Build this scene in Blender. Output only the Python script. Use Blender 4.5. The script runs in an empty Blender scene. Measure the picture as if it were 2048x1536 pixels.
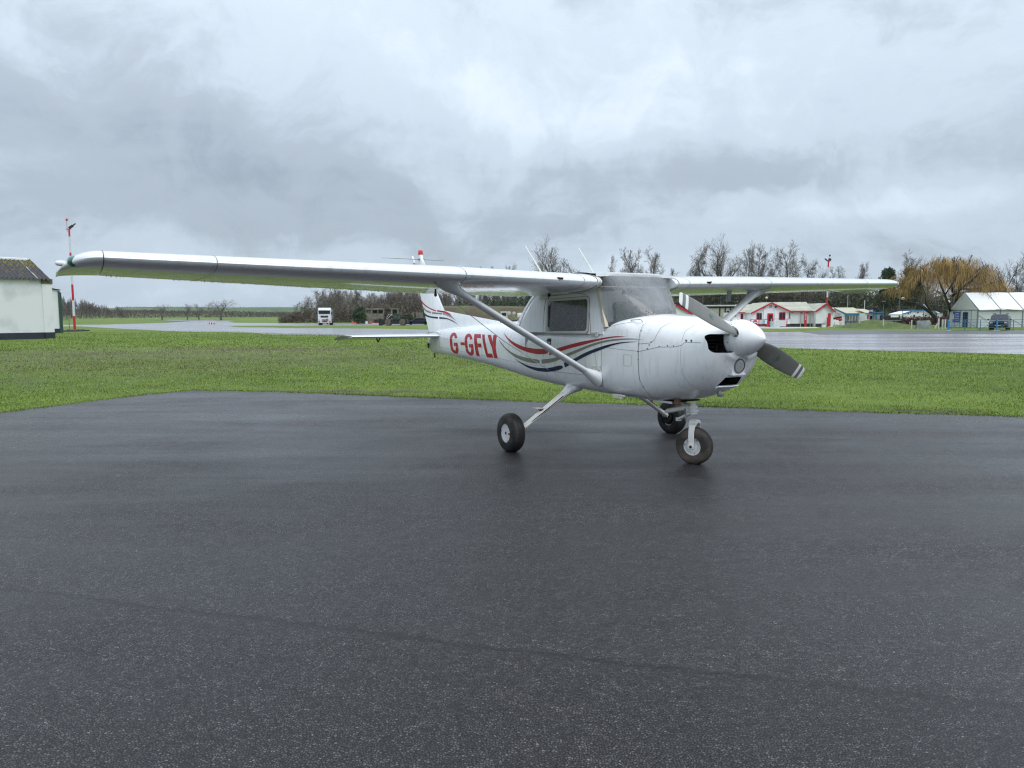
import bpy, bmesh, math, random
import numpy as np
from mathutils import Vector, Matrix, noise
R=math.radians; PI=math.pi
S=bpy.context.scene
COL=S.collection
# sky masses: photo position, half widths, tilt, amount
CLOUDS=[(200,240,520,150,-22,-.24),(680,350,480,90,-24,-.20),(1250,370,420,90,-6,-.22),(1750,330,400,60,4,-.08),
 (60,50,420,60,-12,.18),(760,70,420,100,-22,.09),(1400,120,500,100,0,.10),(1150,230,330,60,-12,.12),
 (900,400,150,50,-38,.20),(1780,440,260,28,0,.22),(300,430,500,60,0,-.02),(640,575,380,60,0,.10),(1800,90,300,120,0,-.02),
 (1000,420,300,40,-20,-.06),(1250,560,300,60,0,.18),(80,480,260,80,0,-.10),(420,530,500,50,0,.10)]
EXPO=0.44
rng=random.Random(7); nrg=np.random.RandomState(7)

# ------------------------------------------------------------------ camera
F_,PITCH,ROLL,CH=1492.19,0.0911270,-0.0040417,1.44592
cam_d=bpy.data.cameras.new('camera'); cam=bpy.data.objects.new('camera',cam_d); COL.objects.link(cam)
cam_d.sensor_width=36; cam_d.lens=F_/2048*36; cam_d.clip_start=.05; cam_d.clip_end=6000
_D=Vector((0,math.cos(PITCH),-math.sin(PITCH))); _U=Vector((0,math.sin(PITCH),math.cos(PITCH))); _X=Vector((1,0,0))
_r=_X*math.cos(ROLL)+_U*math.sin(ROLL); _u=-_X*math.sin(ROLL)+_U*math.cos(ROLL)
cam.matrix_world=Matrix(((_r.x,_u.x,-_D.x,0),(_r.y,_u.y,-_D.y,0),(_r.z,_u.z,-_D.z,CH),(0,0,0,1)))
S.camera=cam
def ray(px,py):
    return (_r*((px-1024)/F_)+_u*((768-py)/F_)+_D)
def at(px,py,Y):            # the surveyed point seen at a photo position, Y metres away
    d=ray(px,py); return Vector((0,0,CH))+d*(Y/d.y)
def gp(px,py,z=0):          # the same on the level ground
    d=ray(px,py); return Vector((0,0,CH))+d*((z-CH)/d.z)
def hz(px): return 635.78-.0040419*px

# ------------------------------------------------------------------ world: overcast sky
W=bpy.data.worlds.new('World'); S.world=W; W.use_nodes=True
nt=W.node_tree; nt.nodes.clear()
def N(t,**k):
    n=nt.nodes.new(t)
    for a,b in k.items():
        if a=='inp':
            for i,v in b.items():
                if hasattr(v,'is_output'): nt.links.new(v,n.inputs[i])
                else: n.inputs[i].default_value=v
        else: setattr(n,a,b)
    return n
def M_(op,a,b=None,c=None):
    n=N('ShaderNodeMath',operation=op)
    for i,v in enumerate((a,b,c)):
        if v is None: continue
        if hasattr(v,'is_output'): nt.links.new(v,n.inputs[i])
        else: n.inputs[i].default_value=v
    return n.outputs[0]
def V_(op,a,b=None):
    n=N('ShaderNodeVectorMath',operation=op)
    for i,v in enumerate((a,b)):
        if v is None: continue
        if hasattr(v,'is_output'): nt.links.new(v,n.inputs[i])
        elif isinstance(v,(int,float)): n.inputs[3].default_value=v
        else: n.inputs[i].default_value=v
    return n
SUN_EL,SUN_ROT=R(52),R(150)
sky=N('ShaderNodeTexSky',sky_type='NISHITA',sun_disc=False,sun_elevation=SUN_EL,sun_rotation=SUN_ROT,air_density=1.2,dust_density=2.5)
tc=N('ShaderNodeTexCoord').outputs['Generated']
sep=N('ShaderNodeSeparateXYZ',inp={0:tc})
zz=M_('MAXIMUM',sep.outputs['Z'],0.0)
den=M_('ADD',zz,.16)
pl=N('ShaderNodeCombineXYZ',inp={0:M_('DIVIDE',sep.outputs['X'],den),1:M_('DIVIDE',sep.outputs['Y'],den),2:0.0}).outputs[0]
wn=N('ShaderNodeTexNoise',noise_dimensions='3D',inp={'Vector':tc,'Scale':3.1,'Detail':5.0,'Roughness':.55})
warp=V_('ADD',tc,V_('SCALE',V_('SUBTRACT',wn.outputs['Color'],(.5,.5,.5)).outputs[0],.22).outputs[0]).outputs[0]
# the cloud deck: stretched billows + soft large masses + wisps
mp=N('ShaderNodeMapping',inp={0:pl}); mp.inputs['Rotation'].default_value=(0,0,R(-24)); mp.inputs['Scale'].default_value=(.42,.95,1)
n1=N('ShaderNodeTexNoise',inp={'Vector':mp.outputs[0],'Scale':1.15,'Detail':7.0,'Roughness':.55,'Distortion':.35}).outputs['Fac']
n2=N('ShaderNodeTexNoise',inp={'Vector':warp,'Scale':7.0,'Detail':9.0,'Roughness':.62,'Distortion':.5}).outputs['Fac']
n3=N('ShaderNodeTexNoise',inp={'Vector':V_('MULTIPLY',warp,(1.0,1.0,2.2)).outputs[0],'Scale':19.0,'Detail':5.0,'Roughness':.6,'Distortion':.3}).outputs['Fac']
tot=M_('ADD',M_('MULTIPLY',M_('SUBTRACT',n3,.5),.16),M_('ADD',M_('MULTIPLY',M_('SUBTRACT',n1,.5),.36),M_('MULTIPLY',M_('SUBTRACT',n2,.5),.50)))
def blob(px,py,wx,wy,ang,amp):
    global tot
    d=ray(px,py).normalized(); r0=Vector((d.y,-d.x,0)).normalized(); u0=r0.cross(d)
    a=R(ang); r1=r0*math.cos(a)+u0*math.sin(a); u1=u0*math.cos(a)-r0*math.sin(a)
    A=M_('DIVIDE',V_('DOT_PRODUCT',warp,tuple(r1)).outputs['Value'],wx/F_)
    B=M_('DIVIDE',V_('DOT_PRODUCT',warp,tuple(u1)).outputs['Value'],wy/F_)
    g=M_('POWER',2.71828,M_('MULTIPLY',M_('ADD',M_('MULTIPLY',A,A),M_('MULTIPLY',B,B)),-1))
    g=M_('MULTIPLY',g,M_('GREATER_THAN',V_('DOT_PRODUCT',tc,tuple(d)).outputs['Value'],0))
    tot=M_('ADD',tot,M_('MULTIPLY',g,amp*.82))
for b in CLOUDS: blob(*b)
elev=M_('POWER',zz,.8)
val=M_('ADD',tot,.5)
ramp=N('ShaderNodeValToRGB',inp={0:val}); cr=ramp.color_ramp; cr.interpolation='EASE'
cr.elements[0].position=.08; cr.elements[0].color=(.235,.275,.33,1)
cr.elements[1].position=.95; cr.elements[1].color=(.68,.735,.80,1)
for p,c in ((.33,(.325,.37,.43,1)),(.52,(.435,.495,.565,1)),(.72,(.54,.60,.67,1))):
    e=cr.elements.new(p); e.color=c
# an overcast sky is brightest overhead
lift=M_('ADD',1.0,M_('MULTIPLY',M_('POWER',zz,1.7),2.1))
cl=V_('SCALE',V_('MULTIPLY',ramp.outputs[0],(.955,1.0,1.035)).outputs[0],1.0); nt.links.new(lift,cl.inputs[3])
# the thick cloud overhead is neutral, the low sky bluer
wt=N('ShaderNodeMix',data_type='RGBA',blend_type='MULTIPLY',inp={0:M_('MINIMUM',M_('MULTIPLY',zz,1.3),1.0)}); nt.links.new(cl.outputs[0],wt.inputs['A']); wt.inputs['B'].default_value=(1.07,1.0,.93,1)
ns=V_('SCALE',sky.outputs[0],.09)
mix=N('ShaderNodeMix',data_type='RGBA',inp={0:.93}); nt.links.new(ns.outputs[0],mix.inputs['A']); nt.links.new(wt.outputs['Result'],mix.inputs['B'])
bg=N('ShaderNodeBackground',inp={0:mix.outputs['Result'],1:1.0}); out=N('ShaderNodeOutputWorld'); nt.links.new(bg.outputs[0],out.inputs[0])
sd=bpy.data.lights.new('sun','SUN'); sd.energy=.7; sd.angle=R(25); sd.color=(1,.97,.93)
sun=bpy.data.objects.new('sun',sd); COL.objects.link(sun)
sv=Vector((math.sin(SUN_ROT)*math.cos(SUN_EL),math.cos(SUN_ROT)*math.cos(SUN_EL),math.sin(SUN_EL)))
sun.rotation_euler=sv.to_track_quat('Z','Y').to_euler(); sun.location=sv*50
S.view_settings.view_transform='Standard'; S.view_settings.look='None'; S.view_settings.exposure=EXPO; S.view_settings.gamma=1
S.view_settings.use_curve_mapping=False
S.render.engine='CYCLES'; S.cycles.max_bounces=8; S.cycles.transparent_max_bounces=16; S.cycles.use_denoising=True; S.cycles.filter_width=1.2
S.cycles.denoising_prefilter='NONE'; S.cycles.denoising_input_passes='RGB_ALBEDO_NORMAL'
try: S.cycles.denoiser='OPENIMAGEDENOISE'
except Exception: pass

# ------------------------------------------------------------------ materials
def mat(name,col,rough=.5,var=.08,scale=3.0,bump=0,bscale=None,metal=0,coat=0,coatr=.1,col2=None,lo=.45,hi=.6,spec=.5,detail=5,stretch=None,cobj='Object'):
    m=bpy.data.materials.new(name); m.use_nodes=True; t=m.node_tree; b=t.nodes['Principled BSDF']
    b.inputs['Roughness'].default_value=rough; b.inputs['Metallic'].default_value=metal
    b.inputs['Coat Weight'].default_value=coat; b.inputs['Coat Roughness'].default_value=coatr
    b.inputs['Specular IOR Level'].default_value=spec
    c=t.nodes.new('ShaderNodeTexCoord'); vec=c.outputs[cobj]
    if stretch:
        mp=t.nodes.new('ShaderNodeMapping'); mp.inputs['Scale'].default_value=stretch; t.links.new(vec,mp.inputs[0]); vec=mp.outputs[0]
    n=t.nodes.new('ShaderNodeTexNoise'); n.inputs['Scale'].default_value=scale; n.inputs['Detail'].default_value=detail; t.links.new(vec,n.inputs['Vector'])
    r=t.nodes.new('ShaderNodeValToRGB'); t.links.new(n.outputs['Fac'],r.inputs[0])
    if col2 is None:
        r.color_ramp.elements[0].position=.3; r.color_ramp.elements[1].position=.7
        c0=tuple(x*(1-var) for x in col); c1=tuple(min(1,x*(1+var)) for x in col)
    else:
        r.color_ramp.elements[0].position=lo; r.color_ramp.elements[1].position=hi; c0,c1=col,col2
    r.color_ramp.elements[0].color=(*c0,1); r.color_ramp.elements[1].color=(*c1,1)
    t.links.new(r.outputs[0],b.inputs['Base Color'])
    if bump:
        n2=t.nodes.new('ShaderNodeTexNoise'); n2.inputs['Scale'].default_value=bscale or scale*6; n2.inputs['Detail'].default_value=4; t.links.new(vec,n2.inputs['Vector'])
        bp=t.nodes.new('ShaderNodeBump'); bp.inputs['Strength'].default_value=bump; bp.inputs['Distance'].default_value=.02
        t.links.new(n2.outputs['Fac'],bp.inputs['Height']); t.links.new(bp.outputs[0],b.inputs['Normal'])
    return m
def TN(t,typ,**k):
    n=t.nodes.new(typ)
    for a,b in k.items():
        if a=='inp':
            for i,v in b.items():
                if hasattr(v,'is_output'): t.links.new(v,n.inputs[i])
                else: n.inputs[i].default_value=v
        else: setattr(n,a,b)
    return n
def TM(t,op,a,b=None):
    n=t.nodes.new('ShaderNodeMath'); n.operation=op
    for i,v in enumerate((a,b)):
        if v is None: continue
        if hasattr(v,'is_output'): t.links.new(v,n.inputs[i])
        else: n.inputs[i].default_value=v
    return n.outputs[0]
def ramp_(t,fac,stops,interp='LINEAR'):
    r=t.nodes.new('ShaderNodeValToRGB'); r.color_ramp.interpolation=interp
    t.links.new(fac,r.inputs[0]); e=r.color_ramp.elements
    e[0].position,e[0].color=stops[0][0],(*stops[0][1],1); e[1].position,e[1].color=stops[-1][0],(*stops[-1][1],1)
    for p,c in stops[1:-1]: x=e.new(p); x.color=(*c,1)
    return r.outputs[0]

# ------------------------------------------------------------------ mesh helpers
class MB:
    def __init__(s): s.v=[];s.f=[];s.m=[]
    def add(s,vs,fs,mi=0):
        o=len(s.v); s.v+= [tuple(p) for p in vs]; s.f+=[tuple(i+o for i in f) for f in fs]; s.m+=[mi]*len(fs); return s
    def box(s,c,d,mi=0,rz=0,T=None):
        hx,hy,hz_=d[0]/2,d[1]/2,d[2]/2
        P=[Vector((x,y,z)) for z in(-hz_,hz_) for y in(-hy,hy) for x in(-hx,hx)]
        if rz: m=Matrix.Rotation(rz,3,'Z'); P=[m@p for p in P]
        P=[p+Vector(c) for p in P]
        if T is not None: P=[T@p for p in P]
        return s.add(P,[(0,2,3,1),(4,5,7,6),(0,1,5,4),(2,6,7,3),(0,4,6,2),(1,3,7,5)],mi)
    def bar(s,a,b,w,h=None,mi=0,up=(0,0,1)):
        a=Vector(a);b=Vector(b);h=h or w;d=(b-a).normalized();up=Vector(up)
        if abs(d.dot(up))>.98: up=Vector((1,0,0))
        r=d.cross(up).normalized();u=r.cross(d)
        P=[q+r*(i*w/2)+u*(j*h/2) for q in(a,b) for i,j in((-1,-1),(1,-1),(1,1),(-1,1))]
        return s.add(P,[(3,2,1,0),(4,5,6,7),(0,1,5,4),(1,2,6,5),(2,3,7,6),(3,0,4,7)],mi)
    def tube(s,pts,rad,n=8,mi=0,cap=True,flat=1.0,upv=None):
        pts=[Vector(p) for p in pts]
        if not hasattr(rad,'__len__'): rad=[rad]*len(pts)
        rings=[];ref=Vector(upv) if upv is not None else None
        for i,p in enumerate(pts):
            d=(pts[min(i+1,len(pts)-1)]-pts[max(i-1,0)]).normalized()
            if ref is None: ref=Vector((0,0,1)) if abs(d.z)<.9 else Vector((1,0,0))
            r=d.cross(ref).normalized();u=r.cross(d).normalized()
            if upv is None: ref=u
            rings.append([p+r*(math.cos(2*PI*k/n)*rad[i]*flat)+u*(math.sin(2*PI*k/n)*rad[i]) for k in range(n)])
        return s.loft(rings,mi,cap)
    def loft(s,rings,mi=0,cap=True,closed=True):
        n=len(rings[0]);vs=[p for r in rings for p in r];fs=[]
        for i in range(len(rings)-1):
            for k in range(n if closed else n-1):
                a=i*n+k;b=i*n+(k+1)%n;fs.append((a,b,b+n,a+n))
        if cap and closed:
            fs.append(tuple(range(n))[::-1]);fs.append(tuple((len(rings)-1)*n+k for k in range(n)))
        return s.add(vs,fs,mi)
    def lathe(s,prof,T=Matrix.Identity(4),n=24,mi=0,cap=True):   # prof: (r, z) about local z
        rings=[[T@Vector((r*math.cos(2*PI*k/n),r*math.sin(2*PI*k/n),z)) for k in range(n)] for r,z in prof]
        return s.loft(rings,mi,cap)
    def prism(s,poly,fn,mi=0):   # poly 2D; fn(u,v,side) -> point ; side 0/1
        n=len(poly)
        a=[fn(u,v,0) for u,v in poly];b=[fn(u,v,1) for u,v in poly]
        fs=[tuple(range(n)),tuple(range(2*n-1,n-1,-1))]+[(i,i+n,(i+1)%n+n,(i+1)%n) for i in range(n)]
        return s.add(a+b,fs,mi)
def fixn(me):
    bm=bmesh.new(); bm.from_mesh(me); bmesh.ops.recalc_face_normals(bm,faces=bm.faces); bm.to_mesh(me); bm.free()
def tag(o,label=None,cat=None,group=None,kind=None):
    if label: o['label']=label
    if cat: o['category']=cat
    if group: o['group']=group
    if kind: o['kind']=kind
    return o
def build(mb,name,mats,parent=None,smooth=None,fix=True,bevel=0):
    me=bpy.data.meshes.new(name); me.from_pydata([tuple(p) for p in mb.v],[],mb.f)
    if not isinstance(mats,(list,tuple)): mats=[mats]
    for m in mats: me.materials.append(m)
    if len(mats)>1: me.polygons.foreach_set('material_index',mb.m)
    if fix: fixn(me)
    if smooth is not None:
        me.polygons.foreach_set('use_smooth',[True]*len(me.polygons))
        if smooth<180: me.set_sharp_from_angle(angle=R(smooth))
    me.update()
    o=bpy.data.objects.new(name,me); COL.objects.link(o)
    if parent is not None: o.parent=parent
    if bevel:
        bv=o.modifiers.new('bevel','BEVEL'); bv.width=bevel; bv.segments=2; bv.limit_method='ANGLE'; bv.angle_limit=R(35)
    return o
def thing(name,label,cat,loc=(0,0,0),rz=0,group=None,sc=None):
    o=bpy.data.objects.new(name,None); COL.objects.link(o); o.location=loc; o.rotation_euler=(0,0,rz); o.empty_display_size=.3
    if sc: o.scale=sc
    return tag(o,label,cat,group)
def children(o): return [c for c in COL.objects if c.parent==o]
def dup(o,loc,rz=None,label=None,sc=None,parent=None,kids=None):
    c=o.copy(); COL.objects.link(c); c.parent=parent
    if loc is not None: c.location=loc
    if rz is not None: c.rotation_euler=(0,0,rz)
    if sc is not None: c.scale=sc
    if label: c['label']=label
    for k in (kids if kids is not None else list(o.children)): dup(k,None,parent=c,kids=list(k.children))
    return c
def arr_mesh(name,V,Fc,mats,parent=None,mi=None,smooth=False):   # V (n,3), Fc (m,k) same k
    me=bpy.data.meshes.new(name); V=np.asarray(V,dtype=np.float32); Fc=np.asarray(Fc,dtype=np.int32)
    me.vertices.add(len(V)); me.vertices.foreach_set('co',V.ravel())
    k=Fc.shape[1]; me.loops.add(Fc.size); me.loops.foreach_set('vertex_index',Fc.ravel())
    me.polygons.add(len(Fc)); me.polygons.foreach_set('loop_start',np.arange(len(Fc),dtype=np.int32)*k)
    if not isinstance(mats,(list,tuple)): mats=[mats]
    for m in mats: me.materials.append(m)
    if mi is not None: me.polygons.foreach_set('material_index',np.asarray(mi,dtype=np.int32))
    if smooth: me.polygons.foreach_set('use_smooth',np.ones(len(Fc),dtype=bool))
    me.update(calc_edges=True); me.validate()
    o=bpy.data.objects.new(name,me); COL.objects.link(o)
    if parent is not None: o.parent=parent
    return o
def poly_sheet(name,pts,z,m,kind='structure',zf=None):
    bm=bmesh.new(); vs=[bm.verts.new((p[0],p[1],z if zf is None else zf(p[0],p[1])+z)) for p in pts]
    es=[bm.edges.new((vs[i],vs[(i+1)%len(vs)])) for i in range(len(vs))]
    bmesh.ops.triangle_fill(bm,use_beauty=True,edges=es)
    for f in bm.faces:
        if f.normal.z<0: f.normal_flip()
    me=bpy.data.meshes.new(name); bm.to_mesh(me); bm.free(); me.materials.append(m)
    o=bpy.data.objects.new(name,me); COL.objects.link(o)
    if kind: o['kind']=kind
    return o
def sheet_quad(mb,a,b,c,d,t=.03,mi=0):   # plate with thickness from four corners
    a,b,c,d=map(Vector,(a,b,c,d)); n=(b-a).cross(d-a).normalized()*t
    return mb.add([a,b,c,d,a+n,b+n,c+n,d+n],[(3,2,1,0),(4,5,6,7),(0,1,5,4),(1,2,6,5),(2,3,7,6),(3,0,4,7)],mi)
# ------------------------------------------------------------------ ground, apron, taxiway
def sm(a,b,x):
    t=min(1,max(0,(x-a)/(b-a))); return t*t*(3-2*t)
def TZ(x,y):
    z=1.25*sm(300,400,y)
    k=x/max(y,1)                      # bearing
    fade=1-sm(-.26,.25,k)*.55
    z+=sm(430,1050,y)*12.5*fade*(1+.10*math.sin(k*14+1.0)+.05*math.sin(k*37))
    z-=sm(1050,1500,y)*6
    return z
def grass_mat():
    m=bpy.data.materials.new('grass_turf'); m.use_nodes=True; t=m.node_tree; b=t.nodes['Principled BSDF']
    g=TN(t,'ShaderNodeNewGeometry').outputs['Position']
    n1=TN(t,'ShaderNodeTexNoise',inp={'Vector':g,'Scale':.09,'Detail':6.0,'Roughness':.6}).outputs['Fac']
    n2=TN(t,'ShaderNodeTexNoise',inp={'Vector':g,'Scale':1.3,'Detail':8.0,'Roughness':.7}).outputs['Fac']
    n3=TN(t,'ShaderNodeTexNoise',inp={'Vector':g,'Scale':24.0,'Detail':3.0,'Roughness':.7}).outputs['Fac']
    f=TM(t,'ADD',TM(t,'MULTIPLY',n1,.55),TM(t,'ADD',TM(t,'MULTIPLY',n2,.3),TM(t,'MULTIPLY',n3,.2)))
    base=ramp_(t,f,[(.36,(.048,.078,.010)),(.47,(.090,.142,.012)),(.56,(.128,.19,.017)),(.68,(.18,.225,.035))])
    # worn muddy areas with shapes of their own
    def patch(cx,cy,rx,ry,rot,th):
        mp=TN(t,'ShaderNodeMapping',vector_type='TEXTURE',inp={0:g}); mp.inputs['Location'].default_value=(cx,cy,0); mp.inputs['Rotation'].default_value=(0,0,R(rot)); mp.inputs['Scale'].default_value=(rx,ry,1e3)
        l=TN(t,'ShaderNodeVectorMath',operation='LENGTH',inp={0:mp.outputs[0]}).outputs['Value']
        q=TM(t,'ADD',TM(t,'MULTIPLY',l,.55),TM(t,'MULTIPLY',TM(t,'SUBTRACT',n2,.5),2.2))
        q=TM(t,'ADD',q,TM(t,'MULTIPLY',TM(t,'SUBTRACT',n3,.5),1.0))
        return TM(t,'MULTIPLY',TM(t,'SUBTRACT',1.0,TM(t,'MULTIPLY',TN(t,'ShaderNodeMapRange',inp={0:q,1:th-.25,2:th+.3}).outputs[0],1.0)),1.0)
    def mx(a,b_,fac):
        n=TN(t,'ShaderNodeMix',data_type='RGBA'); t.links.new(fac,n.inputs[0])
        for s,x in (('A',a),('B',b_)):
            if hasattr(x,'is_output'): t.links.new(x,n.inputs[s])
            else: n.inputs[s].default_value=(*x,1)
        return n.outputs['Result']
    c=base
    c=mx(c,(.105,.115,.045),TM(t,'MULTIPLY',patch(-13,27,13,9,-20,.42),.75))
    c=mx(c,(.11,.088,.055),TM(t,'MULTIPLY',patch(-11.3,33.5,4.6,1.9,-12,.42),.9))
    c=mx(c,(.10,.085,.05),TM(t,'MULTIPLY',patch(-16.5,30,5,1.8,0,.22),.8))
    c=mx(c,(.085,.07,.042),TM(t,'MULTIPLY',patch(-3.2,14.45,2.6,.45,-10,.25),.9))
    c=mx(c,(.085,.07,.045),TM(t,'MULTIPLY',patch(6.3,11.05,1.3,.28,-17,.22),.9))
    # pale winter fields beyond the hedge
    yy=TN(t,'ShaderNodeSeparateXYZ',inp={0:g}).outputs['Y']
    far=TN(t,'ShaderNodeMapRange',inp={0:yy,1:405.0,2:440.0}).outputs[0]
    n4=TN(t,'ShaderNodeTexNoise',inp={'Vector':g,'Scale':.006,'Detail':2.0}).outputs['Fac']
    fc=ramp_(t,n4,[(.4,(.055,.10,.035)),(.55,(.085,.14,.05)),(.62,(.12,.13,.06))])
    c=mx(c,fc,far)
    t.links.new(c,b.inputs['Base Color']); b.inputs['Roughness'].default_value=.75; b.inputs['Specular IOR Level'].default_value=.25
    bp=TN(t,'ShaderNodeBump',inp={'Strength':.8,'Distance':.05}); hh=TM(t,'ADD',n3,n2); t.links.new(hh,bp.inputs['Height']); t.links.new(bp.outputs[0],b.inputs['Normal'])
    return m
turf=grass_mat()
xs=np.concatenate([-np.geomspace(2600,60,26),np.linspace(-54,54,19),np.geomspace(60,2600,26)])
ys=np.concatenate([[-120,-40],np.linspace(-6,130,18),np.geomspace(150,3000,40)])
V=np.array([(x,y,TZ(x,y)) for y in ys for x in xs]); nx=len(xs)
Fc=np.array([(j*nx+i,j*nx+i+1,(j+1)*nx+i+1,(j+1)*nx+i) for j in range(len(ys)-1) for i in range(nx-1)])
ground=arr_mesh('ground',V,Fc,turf,smooth=True); ground['kind']='structure'

def tarmac(name,near):
    m=bpy.data.materials.new(name); m.use_nodes=True; t=m.node_tree; b=t.nodes['Principled BSDF']
    g=TN(t,'ShaderNodeNewGeometry').outputs['Position']
    big=TM(t,'ADD',TM(t,'MULTIPLY',TN(t,'ShaderNodeTexNoise',inp={'Vector':g,'Scale':.5,'Detail':5.0,'Roughness':.6,'Distortion':.4}).outputs['Fac'],.55),TM(t,'MULTIPLY',TN(t,'ShaderNodeTexNoise',inp={'Vector':g,'Scale':.14,'Detail':3.0}).outputs['Fac'],.45))
    mp=TN(t,'ShaderNodeMapping',inp={0:g}); mp.inputs['Rotation'].default_value=(0,0,R(17)); mp.inputs['Scale'].default_value=(.25,1.6,1)
    lane=TN(t,'ShaderNodeTexNoise',inp={'Vector':mp.outputs[0],'Scale':.8,'Detail':4.0,'Roughness':.55}).outputs['Fac']
    vo=TN(t,'ShaderNodeTexVoronoi',feature='F1',inp={'Vector':g,'Scale':98.0,'Randomness':1.0})
    vo2=TN(t,'ShaderNodeTexVoronoi',feature='F1',inp={'Vector':g,'Scale':330.0,'Randomness':1.0})
    fine=TN(t,'ShaderNodeTexNoise',inp={'Vector':g,'Scale':60.0,'Detail':4.0,'Roughness':.7}).outputs['Fac']
    st=TN(t,'ShaderNodeSeparateColor',inp={0:vo.outputs['Color']}).outputs[0]
    stone=ramp_(t,st,[(0,(.030,.028,.030)),(.5,(.058,.0545,.0575)),(.9,(.100,.094,.097)),(1,(.17,.16,.157))])
    ve=TN(t,'ShaderNodeTexVoronoi',feature='DISTANCE_TO_EDGE',inp={'Vector':g,'Scale':98.0,'Randomness':1.0}).outputs['Distance']
    gap=ramp_(t,ve,[(.03,(.02,)*3),(.13,(.30,)*3),(.24,(1.35,)*3)])
    mgp=TN(t,'ShaderNodeMix',data_type='RGBA',blend_type='MULTIPLY'); mgp.inputs[0].default_value=1; t.links.new(stone,mgp.inputs['A']); t.links.new(gap,mgp.inputs['B']); stone=mgp.outputs['Result']
    tint=ramp_(t,TM(t,'ADD',TM(t,'MULTIPLY',big,.5),TM(t,'MULTIPLY',lane,.5)),[(.36,(.55,.55,.56)),(.48,(.95,.95,.96)),(.62,(1.6,1.6,1.62))])
    g1=TN(t,'ShaderNodeTexNoise',inp={'Vector':g,'Scale':34.0,'Detail':2.0,'Roughness':.8}).outputs['Fac']; g2=TN(t,'ShaderNodeTexNoise',inp={'Vector':g,'Scale':9.0,'Detail':3.0,'Roughness':.8}).outputs['Fac']
    gr=ramp_(t,TM(t,'ADD',TM(t,'MULTIPLY',g1,.5),TM(t,'MULTIPLY',g2,.5)),[(.40,(.62,)*3),(.5,(1.0,)*3),(.60,(1.45,)*3)])
    mg=TN(t,'ShaderNodeMix',data_type='RGBA',blend_type='MULTIPLY'); mg.inputs[0].default_value=1; t.links.new(stone,mg.inputs['A']); t.links.new(gr,mg.inputs['B']); stone=mg.outputs['Result']
    mu=TN(t,'ShaderNodeMix',data_type='RGBA',blend_type='MULTIPLY'); mu.inputs[0].default_value=1; t.links.new(stone,mu.inputs['A']); t.links.new(tint,mu.inputs['B'])
    h=TM(t,'ADD',TM(t,'MULTIPLY',vo.outputs['Distance'],-1.0),TM(t,'ADD',TM(t,'MULTIPLY',vo2.outputs['Distance'],-.35),TM(t,'MULTIPLY',fine,.5)))
    # the two shallow paving joints
    def joint(px1,py1,px2,py2):
        a=gp(px1,py1);c=gp(px2,py2);d=(c-a).normalized();nrm=Vector((-d.y,d.x,0))
        s=TN(t,'ShaderNodeVectorMath',operation='DOT_PRODUCT',inp={0:g,1:tuple(nrm)}).outputs['Value']
        s=TM(t,'ADD',TM(t,'SUBTRACT',s,a.dot(nrm)),TM(t,'ADD',TM(t,'MULTIPLY',TM(t,'SUBTRACT',lane,.5),.22),TM(t,'MULTIPLY',TM(t,'SUBTRACT',TN(t,'ShaderNodeTexNoise',inp={'Vector':g,'Scale':9.0,'Detail':5.0,'Roughness':.7}).outputs['Fac'],.5),.07)))
        return s
    rough=ramp_(t,TM(t,'ADD',TM(t,'MULTIPLY',big,.6),TM(t,'MULTIPLY',lane,.4)),[(.38,(.19,)*3),(.48,(.32,)*3),(.60,(.52,)*3)])
    jf=None
    for q in ((0,1180,700,1262),(1040,862,1400,872)):
        s=joint(*q); ln=TN(t,'ShaderNodeMapRange',inp={0:TM(t,'ABSOLUTE',s),1:0.004,2:.034}).outputs[0]
        h=TM(t,'ADD',h,TM(t,'MULTIPLY',ln,1.5)); stn=TM(t,'ADD',.42,TM(t,'MULTIPLY',ln,.58)); side=TN(t,'ShaderNodeMapRange',inp={0:s,1:-.05,2:.03,3:.80,4:1.0}).outputs[0]; jf=TM(t,'MULTIPLY',TM(t,'MULTIPLY',stn,side) ,jf) if jf is not None else TM(t,'MULTIPLY',stn,side)
    t.links.new(rough,b.inputs['Roughness'])
    mj=TN(t,'ShaderNodeVectorMath',operation='SCALE'); t.links.new(mu.outputs['Result'],mj.inputs[0]); t.links.new(jf,mj.inputs[3]); t.links.new(mj.outputs[0],b.inputs['Base Color'])
    bp=TN(t,'ShaderNodeBump',inp={'Strength':TN(t,'ShaderNodeMapRange',inp={0:rough,1:.13,2:.45,3:.30,4:1.0}).outputs[0],'Distance':.007}); t.links.new(h,bp.inputs['Height']); t.links.new(bp.outputs[0],b.inputs['Normal'])
    b.inputs['Specular IOR Level'].default_value=.42; b.inputs['Specular Tint'].default_value=(1,.93,.94,1)
    return m
m_apron=tarmac('wet_tarmac',True)
def wig(a,b,n,amp):   # an edge broken by the turf
    a=Vector(a).to_3d();b=Vector(b).to_3d();d=(b-a);nr=Vector((-d.y,d.x,0)).normalized()
    return [tuple((a+d*(i/n)+nr*amp*(noise.noise((i*.37+a.x,a.y,0))+.6*noise.noise((i*1.3+a.x,a.y,3))))[:2]) for i in range(n)]
EDGE=[(-13.2,-1),(-9.6,7.2),(-7.82,11.31),(-6.9,13.9),(-6.31,14.72),(-5.13,14.5),(-3.53,14.01),(-1.54,13.16),(-.21,12.72),(3.26,11.63),(5.03,11.02),(7.27,10.4),(16,7.7),(30,3.4)]
pts=[]
for i in range(len(EDGE)-1):
    L=(Vector(EDGE[i+1])-Vector(EDGE[i])).length; pts+=wig(EDGE[i],EDGE[i+1],max(2,int(L/.10)),.075)
EDGEF=pts+[EDGE[-1]]
vg=[]
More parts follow.
